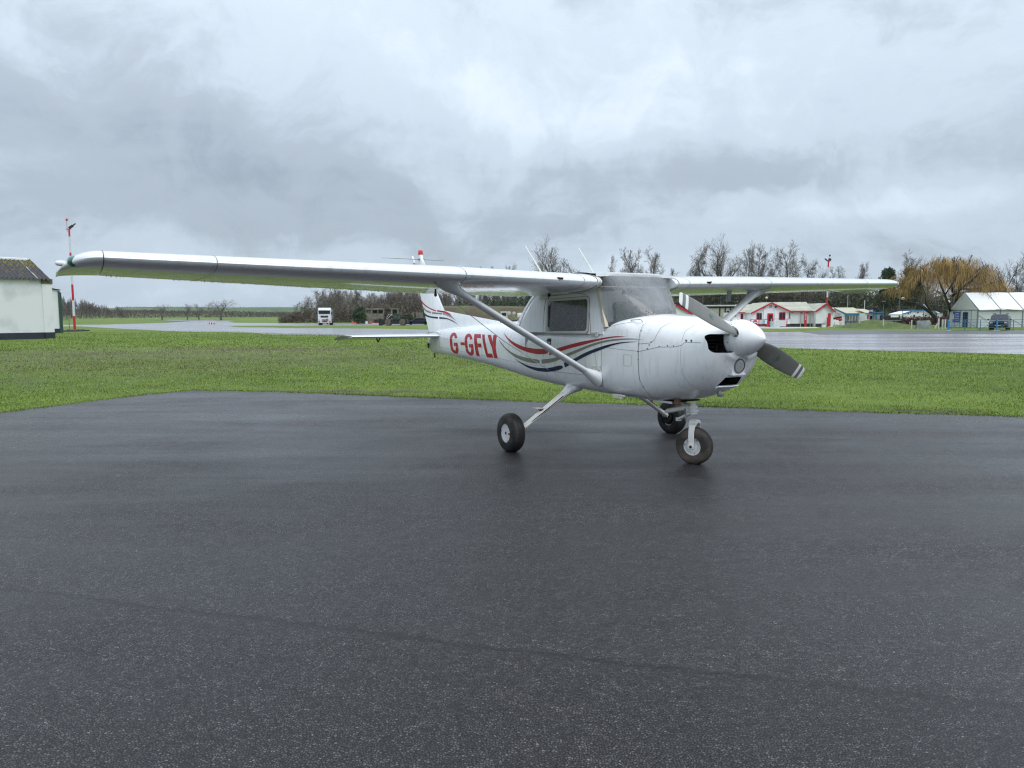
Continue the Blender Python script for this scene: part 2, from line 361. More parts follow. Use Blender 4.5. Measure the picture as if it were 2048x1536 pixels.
for i,(x,y) in enumerate(EDGEF):
    a=Vector(EDGEF[max(i-1,0)]);b_=Vector(EDGEF[min(i+1,len(EDGEF)-1)]); d=(b_-a).normalized(); nr=Vector((-d.y,d.x))
    w=.05+.16*max(0,noise.noise((x*.8,y*.8,5)))+.10*max(0,noise.noise((x*3.1,y*3.1,9))); vg.append((x+nr.x*w,y+nr.y*w))
m_mud=mat('muddy_verge',(.045,.034,.022),.8,.3,4,bump=.8,bscale=30,col2=(.075,.085,.025),lo=.45,hi=.6)
poly_sheet('muddy_verge',vg+[(40,-29),(-30,-29)],.002,m_mud)
apron=poly_sheet('apron',EDGEF+[(40,-30),(-30,-30)],.004,m_apron)

def taxi_mat():
    m=bpy.data.materials.new('wet_concrete'); m.use_nodes=True; t=m.node_tree; b=t.nodes['Principled BSDF']
    g=TN(t,'ShaderNodeNewGeometry').outputs['Position']
    mp=TN(t,'ShaderNodeMapping',inp={0:g}); mp.inputs['Rotation'].default_value=(0,0,R(6)); mp.inputs['Scale'].default_value=(.05,.42,1)
    n=TN(t,'ShaderNodeTexNoise',inp={'Vector':mp.outputs[0],'Scale':1.0,'Detail':5.0,'Roughness':.65,'Distortion':.5}).outputs['Fac']
    f=TN(t,'ShaderNodeTexNoise',inp={'Vector':g,'Scale':2.0,'Detail':4.0}).outputs['Fac']
    c=ramp_(t,n,[(.36,(.10,.10,.11)),(.46,(.22,.215,.235)),(.60,(.36,.35,.38))])
    t.links.new(c,b.inputs['Base Color'])
    r=ramp_(t,n,[(.38,(.40,)*3),(.5,(.18,)*3),(.6,(.24,)*3)]); t.links.new(r,b.inputs['Roughness'])
    bp=TN(t,'ShaderNodeBump',inp={'Strength':.12,'Distance':.02}); t.links.new(f,bp.inputs['Height']); t.links.new(bp.outputs[0],b.inputs['Normal'])
    return m
m_taxi=taxi_mat()
P=lambda a:[tuple(gp(*q)[:2]) for q in a]
taxi=poly_sheet('taxiway',P([(-260,652),(156,652.6),(234,657),(300,660),(365,663.2),(430,664.2),(500,665.2),(545,669.2),(670,670.6)])+[(-6.2,51.5),(3,41.2),(11.49,32.7),(18.25,26.56),(40,6),(90,-30),(140,30)]
   +[(70,64.6)]+[(44.4,64.6),(22,63.5),(12,66.5),(2,72),(-9,80.5)]+P([(760,657.5),(640,656.4),(560,656)])+P([(548,655.2),(470,654.2),(455,651.8),(560,651.6),(640,651.6),(760,650.6),(850,649.6),(850,646.8),(700,646.8),(600,646.6),(470,645.6),(455,642.6),(468,641.2),(398,641.4),(330,646),(200,649.5),(-260,650)]),.004,m_taxi)
def strip_pts(a,b): return a+b[::-1]
far_runway=poly_sheet('runway',[(-330,352),(-215,345),(-128,322),(-118,300),(-134,297),(-160,330),(-215,354),(-330,362)],.06,m_taxi,zf=TZ)
m_pale=mat('pale_path',(.42,.41,.39),.6,.15,1.2)
path=poly_sheet('path',P([(1440,656.2),(1560,657.4),(1640,656.2),(1630,654.2),(1500,653.6),(1440,653.4)]),.012,m_pale)
m_track=mat('gate_track',(.14,.135,.13),.35,.2,1.2)
# tarmac in front of the huts is darker: its own sheet on the turf
side_apron=poly_sheet('apron_of_darker_tarmac',P([(1600,663.6),(1660,660.6),(1900,661.6),(2300,662.4),(2300,668),(1900,668.2),(1640,669.4)]),.010,mat('dark_damp_tarmac',(.06,.06,.064),.42,.2,.6,stretch=(.3,2,1)))
# mown verge island in front of the red-trimmed clubhouse
isl=poly_sheet('grass_island',P([(1440,658.2),(1560,658.6),(1620,660),(1580,663.3),(1500,664),(1440,664)]),.016,turf)

# ---- grass blades along the near turf (one mass)
def inside_apron(x,y):
    r=False
    pl=EDGE+[(40,-30),(-30,-30)]
    j=len(pl)-1
    for i in range(len(pl)):
        xi,yi=pl[i];xj,yj=pl[j]
        r^= ((yi>y)!=(yj>y))&(x<(xj-xi)*(y-yi)/((yj-yi) if yj!=yi else 1e-9)+xi)
        j=i
    return r
def grass_blades():
    n=560000
    u=nrg.rand(n); d=10*(75/10)**(u**1.15)       # distance, denser near
    px=nrg.rand(n)*3000-350
    x=(px-1024)/F_*d; y=d
    ins=inside_apron(x,y)
    # keep off the tarmac, with stragglers over its edge
    jx=nrg.randn(n)*.035; jy=nrg.randn(n)*.035
    keep=~ins & ~((y>26.2-(x-18.25)*.93)&(x>9)) & ~((y>32.3-(x-11.49)*1.02)&(x>-7)&(x<=11.5)) & ~((y>52-(x+6.2)*1.0)&(x<=-6.2)) & ~((x<-.625*y)&(y>46))
    cl=np.sin(x*2.1+np.sin(y*1.7)*1.3)*np.sin(y*2.6+x*.7)+np.sin(x*.53+1)*np.sin(y*.61)
    dens=.62+.28*cl
    mud=(((x+13)/11)**2+((y-30)/6)**2+.6*np.sin(x*1.1+np.sin(y)*2)*np.sin(y*1.7+x*.5)<.7)|(((x+3.2)/2.2)**2+((y-14.45)/.4)**2<1)
    dens=np.where(mud,dens*.35,dens)
    keep&=nrg.rand(n)<dens
    x=(x+jx)[keep];y=(y+jy)[keep];k=len(x)
    # extra tufts that overhang the edge
    e=np.array(EDGEF[40:]); ii=nrg.randint(0,len(e)-1,26000)
    tt=np.sin(ii*.9)*np.sin(ii*.23+2)
    ex=e[ii,0]+nrg.randn(len(ii))*.05; ey=e[ii,1]+np.abs(nrg.randn(len(ii)))*.09-.03-.05*(tt>.3)
    x=np.concatenate([x,ex]);y=np.concatenate([y,ey]);k=len(x)
    tall=.6+.5*np.sin(x*3.1+y)*np.sin(y*4.3-x*1.1)
    h=(.010+.017*nrg.rand(k))*(1+.8*np.clip(tall,0,1))*np.clip(y/16,.9,2.0)
    a=nrg.rand(k)*2*PI; w=.0045*np.clip(y/11,1,4.5)
    lx=nrg.randn(k)*.5*h; ly=nrg.randn(k)*.5*h
    V=np.zeros((k,3,3),np.float32)
    V[:,0,0]=x-np.cos(a)*w;V[:,0,1]=y-np.sin(a)*w;V[:,1,0]=x+np.cos(a)*w;V[:,1,1]=y+np.sin(a)*w
    V[:,2,0]=x+lx;V[:,2,1]=y+ly;V[:,2,2]=h
    Fc=np.arange(k*3).reshape(-1,3)
    mud2=(((x+13)/15)**2+((y-29)/10)**2+.5*np.sin(x*.8+np.sin(y*.9)*2)*np.sin(y*1.1+x*.3)<.8); mi=np.where(nrg.rand(k)<.62,0,np.where(nrg.rand(k)<.88,1,2)); mi=np.where(mud2&(nrg.rand(k)<.30),2,mi)
    mm=[mat('blade_green',(.105,.175,.014),.5,.4,.5,cobj='Object'),mat('blade_bright',(.225,.32,.032),.5,.3,.5),mat('blade_straw',(.17,.15,.06),.6,.25,.8)]
    o=arr_mesh('grass',V.reshape(-1,3),Fc,mm,mi=mi); tag(o,'short wet green grass growing beyond the edge of the tarmac','grass',kind='stuff')
grass_blades()
# ------------------------------------------------------------------ the aircraft (frame: x to the nose, y to its left wing, origin under the firewall)
YAW=-1.02411; PL=thing('light_aircraft','white high-wing single-propeller light aircraft with red letters G-GFLY on its tail','aircraft',(1.6149,7.4281,0),YAW)
def paint_mat(name,col,rough,coat):
    m=mat(name,col,rough,.03,1.4,coat=coat,coatr=.06); t=m.node_tree; b=t.nodes['Principled BSDF']
    # grime streaks and fine water film
    c=[n for n in t.nodes if n.type=='TEX_COORD'][0].outputs['Object']
    mp=TN(t,'ShaderNodeMapping',inp={0:c}); mp.inputs['Scale'].default_value=(9,9,.7)
    s=TN(t,'ShaderNodeTexNoise',inp={'Vector':mp.outputs[0],'Scale':2.6,'Detail':6.0,'Roughness':.65}).outputs['Fac']
    rr=ramp_(t,s,[(.32,(.74,.73,.70)),(.48,(1,1,1))])
    old=b.inputs['Base Color'].links[0].from_socket
    mu=TN(t,'ShaderNodeMix',data_type='RGBA',blend_type='MULTIPLY'); mu.inputs[0].default_value=.55; t.links.new(old,mu.inputs['A']); t.links.new(rr,mu.inputs['B'])
    t.links.new(mu.outputs['Result'],b.inputs['Base Color'])
    v=TN(t,'ShaderNodeTexVoronoi',feature='F1',inp={'Vector':c,'Scale':55.0})
    k=TN(t,'ShaderNodeSeparateColor',inp={0:v.outputs['Color']}).outputs[0]
    big=TM(t,'GREATER_THAN',k,.86)
    dome=TM(t,'MULTIPLY',TM(t,'MAXIMUM',TM(t,'SUBTRACT',.30,v.outputs['Distance']),0),big)
    w=TN(t,'ShaderNodeTexNoise',inp={'Vector':c,'Scale':7.0,'Detail':3.0}).outputs['Fac']
    bp=TN(t,'ShaderNodeBump',inp={'Strength':.5,'Distance':.006}); t.links.new(TM(t,'ADD',dome,TM(t,'MULTIPLY',w,.10)),bp.inputs['Height'])
    t.links.new(bp.outputs[0],b.inputs['Normal'])
    return m
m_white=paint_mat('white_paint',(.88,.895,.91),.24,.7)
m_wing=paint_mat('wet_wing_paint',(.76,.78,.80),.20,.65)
m_trim=mat('off_white_trim',(.66,.66,.62),.4,.06,6)
m_gear=mat('gear_white_paint',(.78,.78,.74),.4,.08,7,col2=(.60,.59,.54),lo=.5,hi=.75)
m_seal=mat('cream_sealant',(.58,.54,.42),.6,.15,14)
m_black=mat('black_rubber',(.018,.018,.019),.55,.3,12,bump=.3)
m_dark=mat('dark_void',(.008,.008,.009),.8,.1,3)  # plain black parts, and the shade painted inside intakes and openings
m_line=mat('panel_joint',(.17,.17,.175),.7,.3,9)
m_red=mat('red_paint',(.43,.006,.020),.35,.07,5,coat=.1,spec=.3)
m_grey=mat('warm_grey_paint',(.215,.20,.175),.3,.06,5,coat=.5)
m_navy=mat('navy_paint',(.006,.012,.055),.35,.1,5,coat=.1,spec=.3)
m_metal=mat('dull_metal',(.33,.33,.33),.35,.2,9,metal=.9)
m_chrome=mat('lamp_reflector',(.95,.95,.95),.07,.0,9,metal=1)
m_rust=mat('rusty_pipe',(.16,.075,.045),.7,.3,18)
m_prop=mat('propeller_grey',(.17,.17,.155),.42,.10,4,coat=.2)
m_propw=mat('propeller_white',(.80,.80,.80),.4,.08,9)
m_green=mat('green_print',(.015,.16,.10),.5,.1,9)
m_int=mat('cabin_grey_cloth',(.14,.14,.145),.85,.2,30,bump=.2)
m_int2=mat('cabin_pale_lining',(.36,.36,.36),.8,.1,12)
m_tyre=mat('muddy_tyre',(.014,.014,.015),.6,.3,6,col2=(.075,.062,.05),lo=.5,hi=.72,bump=.35,bscale=30)
m_gtyre=mat('dusty_tyre',(.03,.027,.024),.75,.3,6,col2=(.13,.105,.085),lo=.4,hi=.66,bump=.35,bscale=30)
m_drop=mat('water_drop',(.55,.58,.6),.05,.02,3,coat=1)
def glass_mat(name,milk,dens,tint=(.92,.94,.95),clear=False,dw=(.30,.58),bs=1.0):
    m=bpy.data.materials.new(name); m.use_nodes=True; t=m.node_tree; t.nodes.clear()
    c=TN(t,'ShaderNodeTexCoord').outputs['Object']
    v=TN(t,'ShaderNodeTexVoronoi',feature='F1',inp={'Vector':c,'Scale':dens,'Randomness':1.0})
    n=TN(t,'ShaderNodeTexNoise',inp={'Vector':c,'Scale':3.0,'Detail':4.0,'Roughness':.6}).outputs['Fac']
    k=TN(t,'ShaderNodeSeparateColor',inp={0:v.outputs['Color']})
    r=TM(t,'ADD',.18,TM(t,'MULTIPLY',k.outputs[0],.38))
    dome=TM(t,'MAXIMUM',TM(t,'SUBTRACT',r,v.outputs['Distance']),0)
    drop=TM(t,'GREATER_THAN',dome,0.02)
    bp=TN(t,'ShaderNodeBump',inp={'Strength':bs,'Distance':.012}); t.links.new(dome,bp.inputs['Height'])
    gl=TN(t,'ShaderNodeBsdfGlossy',inp={0:(1,1,1,1),'Roughness':.06}); t.links.new(bp.outputs[0],gl.inputs['Normal'])
    tr=TN(t,'ShaderNodeBsdfTransparent',inp={0:(*tint,1)})
    fr=TN(t,'ShaderNodeFresnel',inp={0:1.45}); t.links.new(bp.outputs[0],fr.inputs['Normal'])
    mx=TN(t,'ShaderNodeMixShader'); t.links.new(fr.outputs[0],mx.inputs[0]); t.links.new(tr.outputs[0],mx.inputs[1]); t.links.new(gl.outputs[0],mx.inputs[2])
    df=TN(t,'ShaderNodeBsdfDiffuse',inp={0:(.78,.80,.83,1)}); tl=TN(t,'ShaderNodeBsdfTranslucent',inp={0:(.8,.82,.85,1)})
    t.links.new(bp.outputs[0],df.inputs['Normal'])
    a=TN(t,'ShaderNodeAddShader'); t.links.new(df.outputs[0],a.inputs[0]); t.links.new(tl.outputs[0],a.inputs[1])
    mm=TN(t,'ShaderNodeMixShader'); t.links.new(df.outputs[0],mm.inputs[1]); t.links.new(tl.outputs[0],mm.inputs[2]); mm.inputs[0].default_value=.5
    fac=TM(t,'MULTIPLY',TM(t,'ADD',TM(t,'MULTIPLY',drop,dw[0]),dw[1]),TM(t,'MULTIPLY',ramp_(t,n,[(.3,(.45,)*3),(.6,(1,)*3)]),milk))
    if clear:   # the wiped, clearer corner and the dry lower band
        sp=TN(t,'ShaderNodeSeparateXYZ',inp={0:c}); yv=TM(t,'ADD',sp.outputs['Y'],TM(t,'MULTIPLY',TM(t,'SUBTRACT',1.75,sp.outputs['Z']),-.12))
        e1=TN(t,'ShaderNodeMapRange',inp={0:yv,1:-.46,2:-.26,3:.12,4:1.0}).outputs[0]
        e2=TN(t,'ShaderNodeMapRange',inp={0:TM(t,'ADD',sp.outputs['Z'],TM(t,'MULTIPLY',n,.08)),1:1.50,2:1.60,3:.45,4:1.0}).outputs[0]
        rear=TM(t,'LESS_THAN',sp.outputs['X'],-1.5)
        fac=TM(t,'MULTIPLY',fac,TM(t,'MAXIMUM',TM(t,'MULTIPLY',e1,e2),rear))
    m2=TN(t,'ShaderNodeMixShader'); t.links.new(fac,m2.inputs[0]); t.links.new(mx.outputs[0],m2.inputs[1]); t.links.new(mm.outputs[0],m2.inputs[2])
    o=TN(t,'ShaderNodeOutputMaterial'); t.links.new(m2.outputs[0],o.inputs[0])
    return m
m_ws=glass_mat('rain_spotted_windscreen',.80,150.0,clear=True)
m_win2=glass_mat('beaded_window',.42,120.0,dw=(.35,.35),bs=.25)
m_win=glass_mat('rain_spotted_window',.10,60.0,dw=(.6,.10),bs=.06)

SEC=np.array([
(-5.72,.90,.99,1.07,.030,2.5,2.5),(-5.50,.852,1.03,1.20,.085,2.8,2.6),(-5.00,.838,1.04,1.258,.135,3,2.6),(-3.90,.795,1.04,1.318,.255,3.2,2.6),
(-3.00,.735,1.02,1.372,.355,3.4,3),(-2.60,.70,1.01,1.375,.40,3.6,3.4),(-2.25,.672,1.0,1.33,.435,3.8,4),(-2.10,.66,1.0,1.28,.45,3.8,5),
(-1.55,.635,1.0,1.27,.50,4,7),(-.60,.610,1.0,1.27,.50,4,9),(-.40,.605,1.02,1.392,.495,4,8.5),(-.13,.60,1.03,1.455,.465,3.6,3.3),
(0,.595,1.04,1.462,.445,3.4,3.0),(.35,.645,1.07,1.435,.42,2.6,2.7),(.60,.73,1.09,1.402,.375,2.4,2.6),(.70,.785,1.11,1.38,.355,2.3,2.6),(.78,.865,1.13,1.355,.325,2.2,2.5),
(.83,.955,1.15,1.335,.29,2.1,2.4),(.86,1.03,1.16,1.32,.24,2.1,2.4)])
_gx=np.linspace(-5.72,.86,700); _tb=np.stack([np.interp(_gx,SEC[:,0],SEC[:,i]) for i in range(1,7)],1)
_k=np.exp(-.5*(np.arange(-14,15)/5.0)**2); _k/=_k.sum()
_p=np.concatenate([2*_tb[:1]-_tb[14:0:-1],_tb,2*_tb[-1:]-_tb[-2:-16:-1]])
_tb=np.stack([np.convolve(_p[:,i],_k,'valid') for i in range(6)],1)
def par(x): return [float(np.interp(x,_gx,_tb[:,i])) for i in range(6)]
def sy(x,z):
    zb,zc,zt,w,nb,n_t=par(x)
    if z>=zc: q=min(1,(z-zc)/(zt-zc));n=n_t
    else: q=min(1,(zc-z)/(zc-zb));n=nb
    return w*(1-q**n)**(1/n)
def ring(x,NN=88,sc=1):
    zb,zc,zt,w,nb,n_t=par(x); o=[]
    for k in range(NN):
        a=2*PI*k/NN; c,s=math.cos(a),math.sin(a); n=n_t if s>=0 else nb
        y=w*math.copysign(abs(c)**(2/n),c); z=zc+(zt-zc if s>=0 else zc-zb)*math.copysign(abs(s)**(2/n),s)
        o.append(Vector((x,y,z)))
    return o
mb=MB(); mb.loft([ring(x) for x in np.arange(-5.72,-.021,.05)]+[ring(-.018)])
fus=build(mb,'fuselage',m_white,PL,smooth=50)
fus['label']='white fuselage with red letters and swooping red, grey and navy stripes'
# cowling with air intakes cut in
mb=MB(); xs_=list(np.arange(-.012,.80,.04))+[.80,.82,.84,.86]
rg=[ring(x) for x in xs_]
c0=Vector((.86,0,1.15)); 
for f,dx in ((.93,.012),(.8,.018)): rg.append([Vector((p.x+dx,c0.y+(p.y)*f,c0.z+(p.z-c0.z)*f)) for p in ring(.86)])
mb.loft(rg)
cowl=build(mb,'engine_cowl',[m_white,m_dark],PL)
def cutter(polyyz,x0,x1):
    m=MB(); m.prism(polyyz,lambda u,v,s:(x0 if s==0 else x1,u,v)); o=build(m,'cutter',[m_white,m_dark]); 
    for p in o.data.polygons: p.material_index=1
    o.parent=PL; return o
def rrect(cx,cy,w,h,r,n=5):
    o=[]
    for qx,qy,a0 in((1,1,0),(-1,1,90),(-1,-1,180),(1,-1,270)):
        for i in range(n+1):
            a=R(a0+90*i/n); o.append((cx+qx*(w/2-r)+r*math.cos(a),cy+qy*(h/2-r)+r*math.sin(a)))
    return o
cut=[cutter(rrect(-.215,1.195,.215,.165,.045),.52,1.1),cutter(rrect(.215,1.195,.215,.165,.045),.52,1.1),cutter([(-.13,.803),(.13,.803),(.105,.882),(-.105,.882)],.50,1.0)]  # intake insides get near-black faces: their shade is put into the colour
wc=cutter(rrect(0,.985,.150,.165,.03),.770,1.1)
for p in wc.data.polygons: p.material_index=0
cut.append(wc)
for c in cut:
    md=cowl.modifiers.new('b','BOOLEAN'); md.object=c; md.operation='DIFFERENCE'; md.solver='EXACT'
bpy.context.view_layer.update()
dg=bpy.context.evaluated_depsgraph_get(); me=bpy.data.meshes.new_from_object(cowl.evaluated_get(dg)); cowl.modifiers.clear(); cowl.data=me
for c in cut: bpy.data.objects.remove(c)
me.polygons.foreach_set('use_smooth',[True]*len(me.polygons)); me.set_sharp_from_angle(angle=R(40))
# engine fins and baffles in the intake, coloured near-black to sink into its shade
mb=MB()
for s in(-1,1):
    for i in range(5): mb.box((.66,s*.22,1.13+i*.03),(.12,.17,.008))
    mb.bar((.74,s*.19,1.12),(.74,s*.19,1.19),.012)
build(mb,'engine_cylinder_fins',m_dark,PL)

# ---- surface marks laid on the skin
def skin(x,z,off=.003,side=-1): return Vector((x,side*(sy(x,z)+off),z))
def resamp(p,n):
    p=[Vector((a[0],a[1],0)) for a in p]; d=[0]
    for i in range(1,len(p)): d.append(d[-1]+(p[i]-p[i-1]).length)
    xs=[q.x for q in p];ys=[q.y for q in p]; t=np.linspace(0,d[-1],n)
    # smooth the outline
    X=np.interp(t,d,xs);Y=np.interp(t,d,ys)
    for _ in range(6): X[1:-1]=.25*X[:-2]+.5*X[1:-1]+.25*X[2:]; Y[1:-1]=.25*Y[:-2]+.5*Y[1:-1]+.25*Y[2:]
    return list(zip(X,Y))
def swoosh(name,up,lo,m,side=-1,fn=None,n=46,parent=None):
    fn=fn or (lambda x,z:skin(x,z,.003,side)); U=resamp(up,n);L=resamp(lo,n); mb=MB(); k=4
    vs=[fn(U[i][0]*(1-j/k)+L[i][0]*j/k,U[i][1]*(1-j/k)+L[i][1]*j/k) for i in range(n) for j in range(k+1)]
    mb.add(vs,[(i*(k+1)+j,i*(k+1)+j+1,(i+1)*(k+1)+j+1,(i+1)*(k+1)+j) for i in range(n-1) for j in range(k)])
    return build(mb,name,m,parent or PL,smooth=180,fix=False)
ST={'r1':([(-2.70,1.235),(-2.515,1.159),(-2.299,1.106),(-2.077,1.074),(-1.815,1.062),(-1.55,1.067),(-1.50,1.055)],[(-2.70,1.235),(-2.608,1.179),(-2.444,1.106),(-2.236,1.05),(-2.001,1.015),(-1.742,1.0),(-1.55,1.01),(-1.50,1.022)]),
'r2':([(-1.469,1.045),(-1.313,1.085),(-1.088,1.131),(-.869,1.171),(-.678,1.196),(-.535,1.215),(-.373,1.237),(-.267,1.243),(-.179,1.239)],[(-1.469,1.0),(-1.27,1.048),(-1.087,1.091),(-.865,1.131),(-.672,1.171),(-.53,1.199),(-.371,1.224),(-.265,1.233),(-.179,1.239)]),
'g1':([(-2.83,1.155),(-2.636,1.058),(-2.442,.997),(-2.196,.958),(-1.964,.943),(-1.725,.942),(-1.685,.93)],[(-2.83,1.155),(-2.75,1.092),(-2.57,1.014),(-2.339,.938),(-2.08,.902),(-1.854,.889),(-1.715,.893),(-1.68,.905)]),
'g2':([(-1.643,.944),(-1.442,.962),(-1.27,.994),(-1.087,1.045),(-.865,1.106),(-.67,1.158),(-.528,1.186),(-.368,1.21),(-.193,1.221),(-.082,1.223),(.041,1.213)],[(-1.634,.896),(-1.443,.917),(-1.27,.96),(-1.087,1.007),(-.865,1.078),(-.668,1.133),(-.525,1.165),(-.366,1.193),(-.191,1.21),(-.08,1.215),(.041,1.213)]),
'n1':([(-2.36,.928),(-2.196,.887),(-1.968,.852),(-1.748,.842),(-1.536,.849),(-1.357,.877),(-1.245,.906),(-1.21,.895)],[(-2.36,.928),(-2.201,.875),(-1.977,.825),(-1.762,.802),(-1.546,.806),(-1.363,.829),(-1.225,.855),(-1.205,.872)]),
'n2':([(-1.186,.93),(-1.087,.955),(-.99,.983),(-.864,1.036),(-.712,1.083),(-.524,1.131),(-.364,1.164),(-.246,1.183),(-.131,1.192),(-.023,1.192)],[(-1.162,.88),(-1.087,.907),(-.99,.945),(-.864,.994),(-.711,1.047),(-.523,1.099),(-.363,1.146),(-.245,1.172),(-.13,1.184),(-.023,1.192)])}
for sd_ in(-1,1):
    for k,(u,l) in ST.items(): swoosh({'r':'red_stripe','g':'grey_stripe','n':'navy_stripe'}[k[0]],u,l,{'r':m_red,'g':m_grey,'n':m_navy}[k[0]],sd_)
# ---- registration: block letters drawn in a unit cell and laid on the skin
def fillmap(polys,quad,m,name,side=-1,sub=.05):
    TL,TR,BR,BL=[Vector((q[0],q[1],0)) for q in quad]
    bm=bmesh.new()
    for outer in polys:
        vs=[bm.verts.new((u,v,0)) for u,v in outer]; f=bm.faces.new(vs)
    bmesh.ops.triangulate(bm,faces=bm.faces)
    for axis,no in (((1,0,0),0),((0,1,0),1)):
        for i in range(1,int(1/sub)):
            co=[0,0,0];co[no]=i*sub
            bmesh.ops.bisect_plane(bm,geom=bm.verts[:]+bm.edges[:]+bm.faces[:],plane_co=co,plane_no=axis)
    mb=MB(); bm.verts.index_update(); vv=[]
    for v in bm.verts:
        u,w=v.co.x,v.co.y; p=(BL*(1-u)+BR*u)*(1-w)+(TL*(1-u)+TR*u)*w
        vv.append(skin(p.x,p.y,.0035,side))
    mb.add(vv,[[q.index for q in f.verts] for f in bm.faces]); bm.free()
    return build(mb,name,m,PL,smooth=180,fix=False)
def arcpts(cx,cy,rx,ry,a0,a1,n=8): return [(cx+rx*math.cos(R(a0+(a1-a0)*i/n)),cy+ry*math.sin(R(a0+(a1-a0)*i/n))) for i in range(n+1)]
def strokeG():
    o=arcpts(.5,.70,.5,.30,8,180,10)+[(0,.30)]+arcpts(.5,.30,.5,.30,180,270,6)
    i=arcpts(.5,.70,.20,.155,8,180,10)+[(.30,.30)]+arcpts(.5,.30,.20,.155,180,270,6)
    quads=[[o[k],o[k+1],i[k+1],i[k]] for k in range(len(o)-1)]
    # lower right: down from the crossbar
    o2=arcpts(.5,.30,.5,.30,270,360,6); i2=arcpts(.5,.30,.20,.155,270,360,6)
    quads+=[[o2[k],o2[k+1],i2[k+1],i2[k]] for k in range(6)]
    quads+=[[(.70,.30),(1,.30),(1,.52),(.70,.52)],[(.50,.37),(.70,.37),(.70,.52),(.50,.52)]]
    return quads
G_=strokeG()
LET=[(G_,[(-4.637,1.20),(-4.345,1.205),(-4.235,.893),(-4.57,.88)]),
 ([[(0,0),(1,0),(1,1),(0,1)]],[(-4.172,1.065),(-4.015,1.068),(-4.005,1.028),(-4.16,1.025)]),
 (G_,[(-4.036,1.197),(-3.745,1.20),(-3.64,.895),(-3.95,.882)]),
 ([[(0,0),(.40,0),(.40,1),(0,1)],[(.40,.83),(1,.83),(1,1),(.40,1)],[(.40,.41),(.93,.41),(.93,.58),(.40,.58)]],[(-3.679,1.196),(-3.445,1.198),(-3.30,.897),(-3.585,.893)]),
 ([[(0,0),(.37,0),(.37,1),(0,1)],[(.37,0),(1,0),(1,.17),(.37,.17)]],[(-3.395,1.196),(-3.17,1.197),(-3.0,.899),(-3.22,.893)]),
 ([[(0,1),(.37,1),(.5,.68),(.5,.36),(.31,.44)],[(1,1),(.63,1),(.5,.68),(.5,.36),(.69,.44)],[(.31,0),(.69,0),(.69,.44),(.5,.36),(.31,.44)]],[(-3.205,1.195),(-2.895,1.197),(-2.76,.90),(-3.06,.896)])]
for (po,qd),nm in zip(LET,('registration_letter_g','registration_dash','registration_letter_g','registration_letter_f','registration_letter_l','registration_letter_y')):
    fillmap(po,qd,m_red,nm)
# ---- panel seams and fasteners on the near and far sides
seams=MB(); rv=MB()
def seam(pts,w=.0035,n=30,off=.0012,both=True,smoothit=False):
    P=[]
    d=[0]
    for i in range(1,len(pts)): d.append(d[-1]+math.dist(pts[i],pts[i-1]))
    for s in np.linspace(0,d[-1],n): P.append((float(np.interp(s,d,[p[0] for p in pts])),float(np.interp(s,d,[p[1] for p in pts]))))
    for side in ((-1,1) if both else (-1,)):
        for i in range(n-1):
            a,b=Vector((P[i][0],P[i][1])),Vector((P[i+1][0],P[i+1][1])); t_=(b-a).normalized(); nn=Vector((-t_.y,t_.x))*w/2
            q=[skin(p.x,p.y,off,side) for p in (a-nn,a+nn,b+nn,b-nn)]; seams.add(q,[(0,1,2,3)])
def rivet(x,z,r=.006,off=.003):
    for side in(-1,1):
        c=skin(x,z,off,side); rv.add([c+Vector((math.cos(k*PI/3)*r,0,math.sin(k*PI/3)*r)) for k in range(6)],[tuple(range(6))])
seam([(-.033,1.36),(-.02,1.20),(-.02,1.0),(-.005,.82),(.03,.70),(.06,.63)],.0055)
seam([(-.025,1.095),(.25,1.15),(.43,1.155),(.50,1.17),(.53,1.20),(.70,1.20)],.004)
seam([(-.02,1.17),(.14,1.185),(.18,1.22),(.21,1.33),(.30,1.40)],.004)
seam([(.50,1.20),(.50,1.30),(.56,1.37)],.003); seam([(.50,1.17),(.50,.92),(.545,.80),(.60,.73)],.0022)
seam([(-.525,1.30),(-.525,.87)],.003); seam([(-.525,1.30),(-.45,1.325),(-.3,1.36),(-.15,1.385)],.003)
seam([(-.47,1.125),(-.25,1.11),(-.04,1.10)],.003)
seam([(-1.60,1.22),(-1.60,.90),(-1.56,.85),(-1.44,.82),(-.70,.82),(-.585,.86),(-.66,1.15),(-.70,1.26)],.0035)
seam([(-1.60,.862),(-3.0,.90),(-5.1,.965)],.0022,60); seam([(-5.08,1.24),(-5.08,.845)],.003)
seam([(-.5,.66),(-.2,.655),(-.03,.66)],.002); seam([(-.42,.64),(-.5,.68),(-.56,.72)],.003)
seam([(-.21,1.05),(-.21,.965),(-.19,.95),(-.12,.95),(-.10,.965),(-.10,1.05),(-.12,1.06),(-.19,1.06),(-.21,1.05)],.0025)
seam([(-2.15,1.25),(-2.15,.70)],.0018); seam([(-2.95,1.33),(-2.95,.76)],.0015); seam([(-3.9,1.28),(-3.9,.82)],.0015)
for x,z in ((-.02,1.30),(-.025,1.10),(-.018,1.02),(.02,.76),(.12,1.165),(.25,1.155),(.42,1.165),(.35,1.165),(-.02,1.17),(.14,1.195),(.10,1.13)): rivet(x,z,.008)
for x,z in ((.545,1.215),(.60,1.215)): rivet(x,z,.013)
for i in range(9): rivet(-.49+i*.05,.60+.0+.06,.0025)
for i in range(16): rivet(-.53,.9+i*.025,.0022)
for i in range(7): rivet(-.515+.0,.88+i*.06,.003)
for i in range(40): rivet(-5.0+i*.09,1.22-.002*i,.0022)
for i in range(34): rivet(-5.0+i*.1,.955-.0029*i,.0022)
for xx in (-2.13,-2.93,-3.88): 
    for i in range(14): rivet(xx,.86+i*.03,.002)
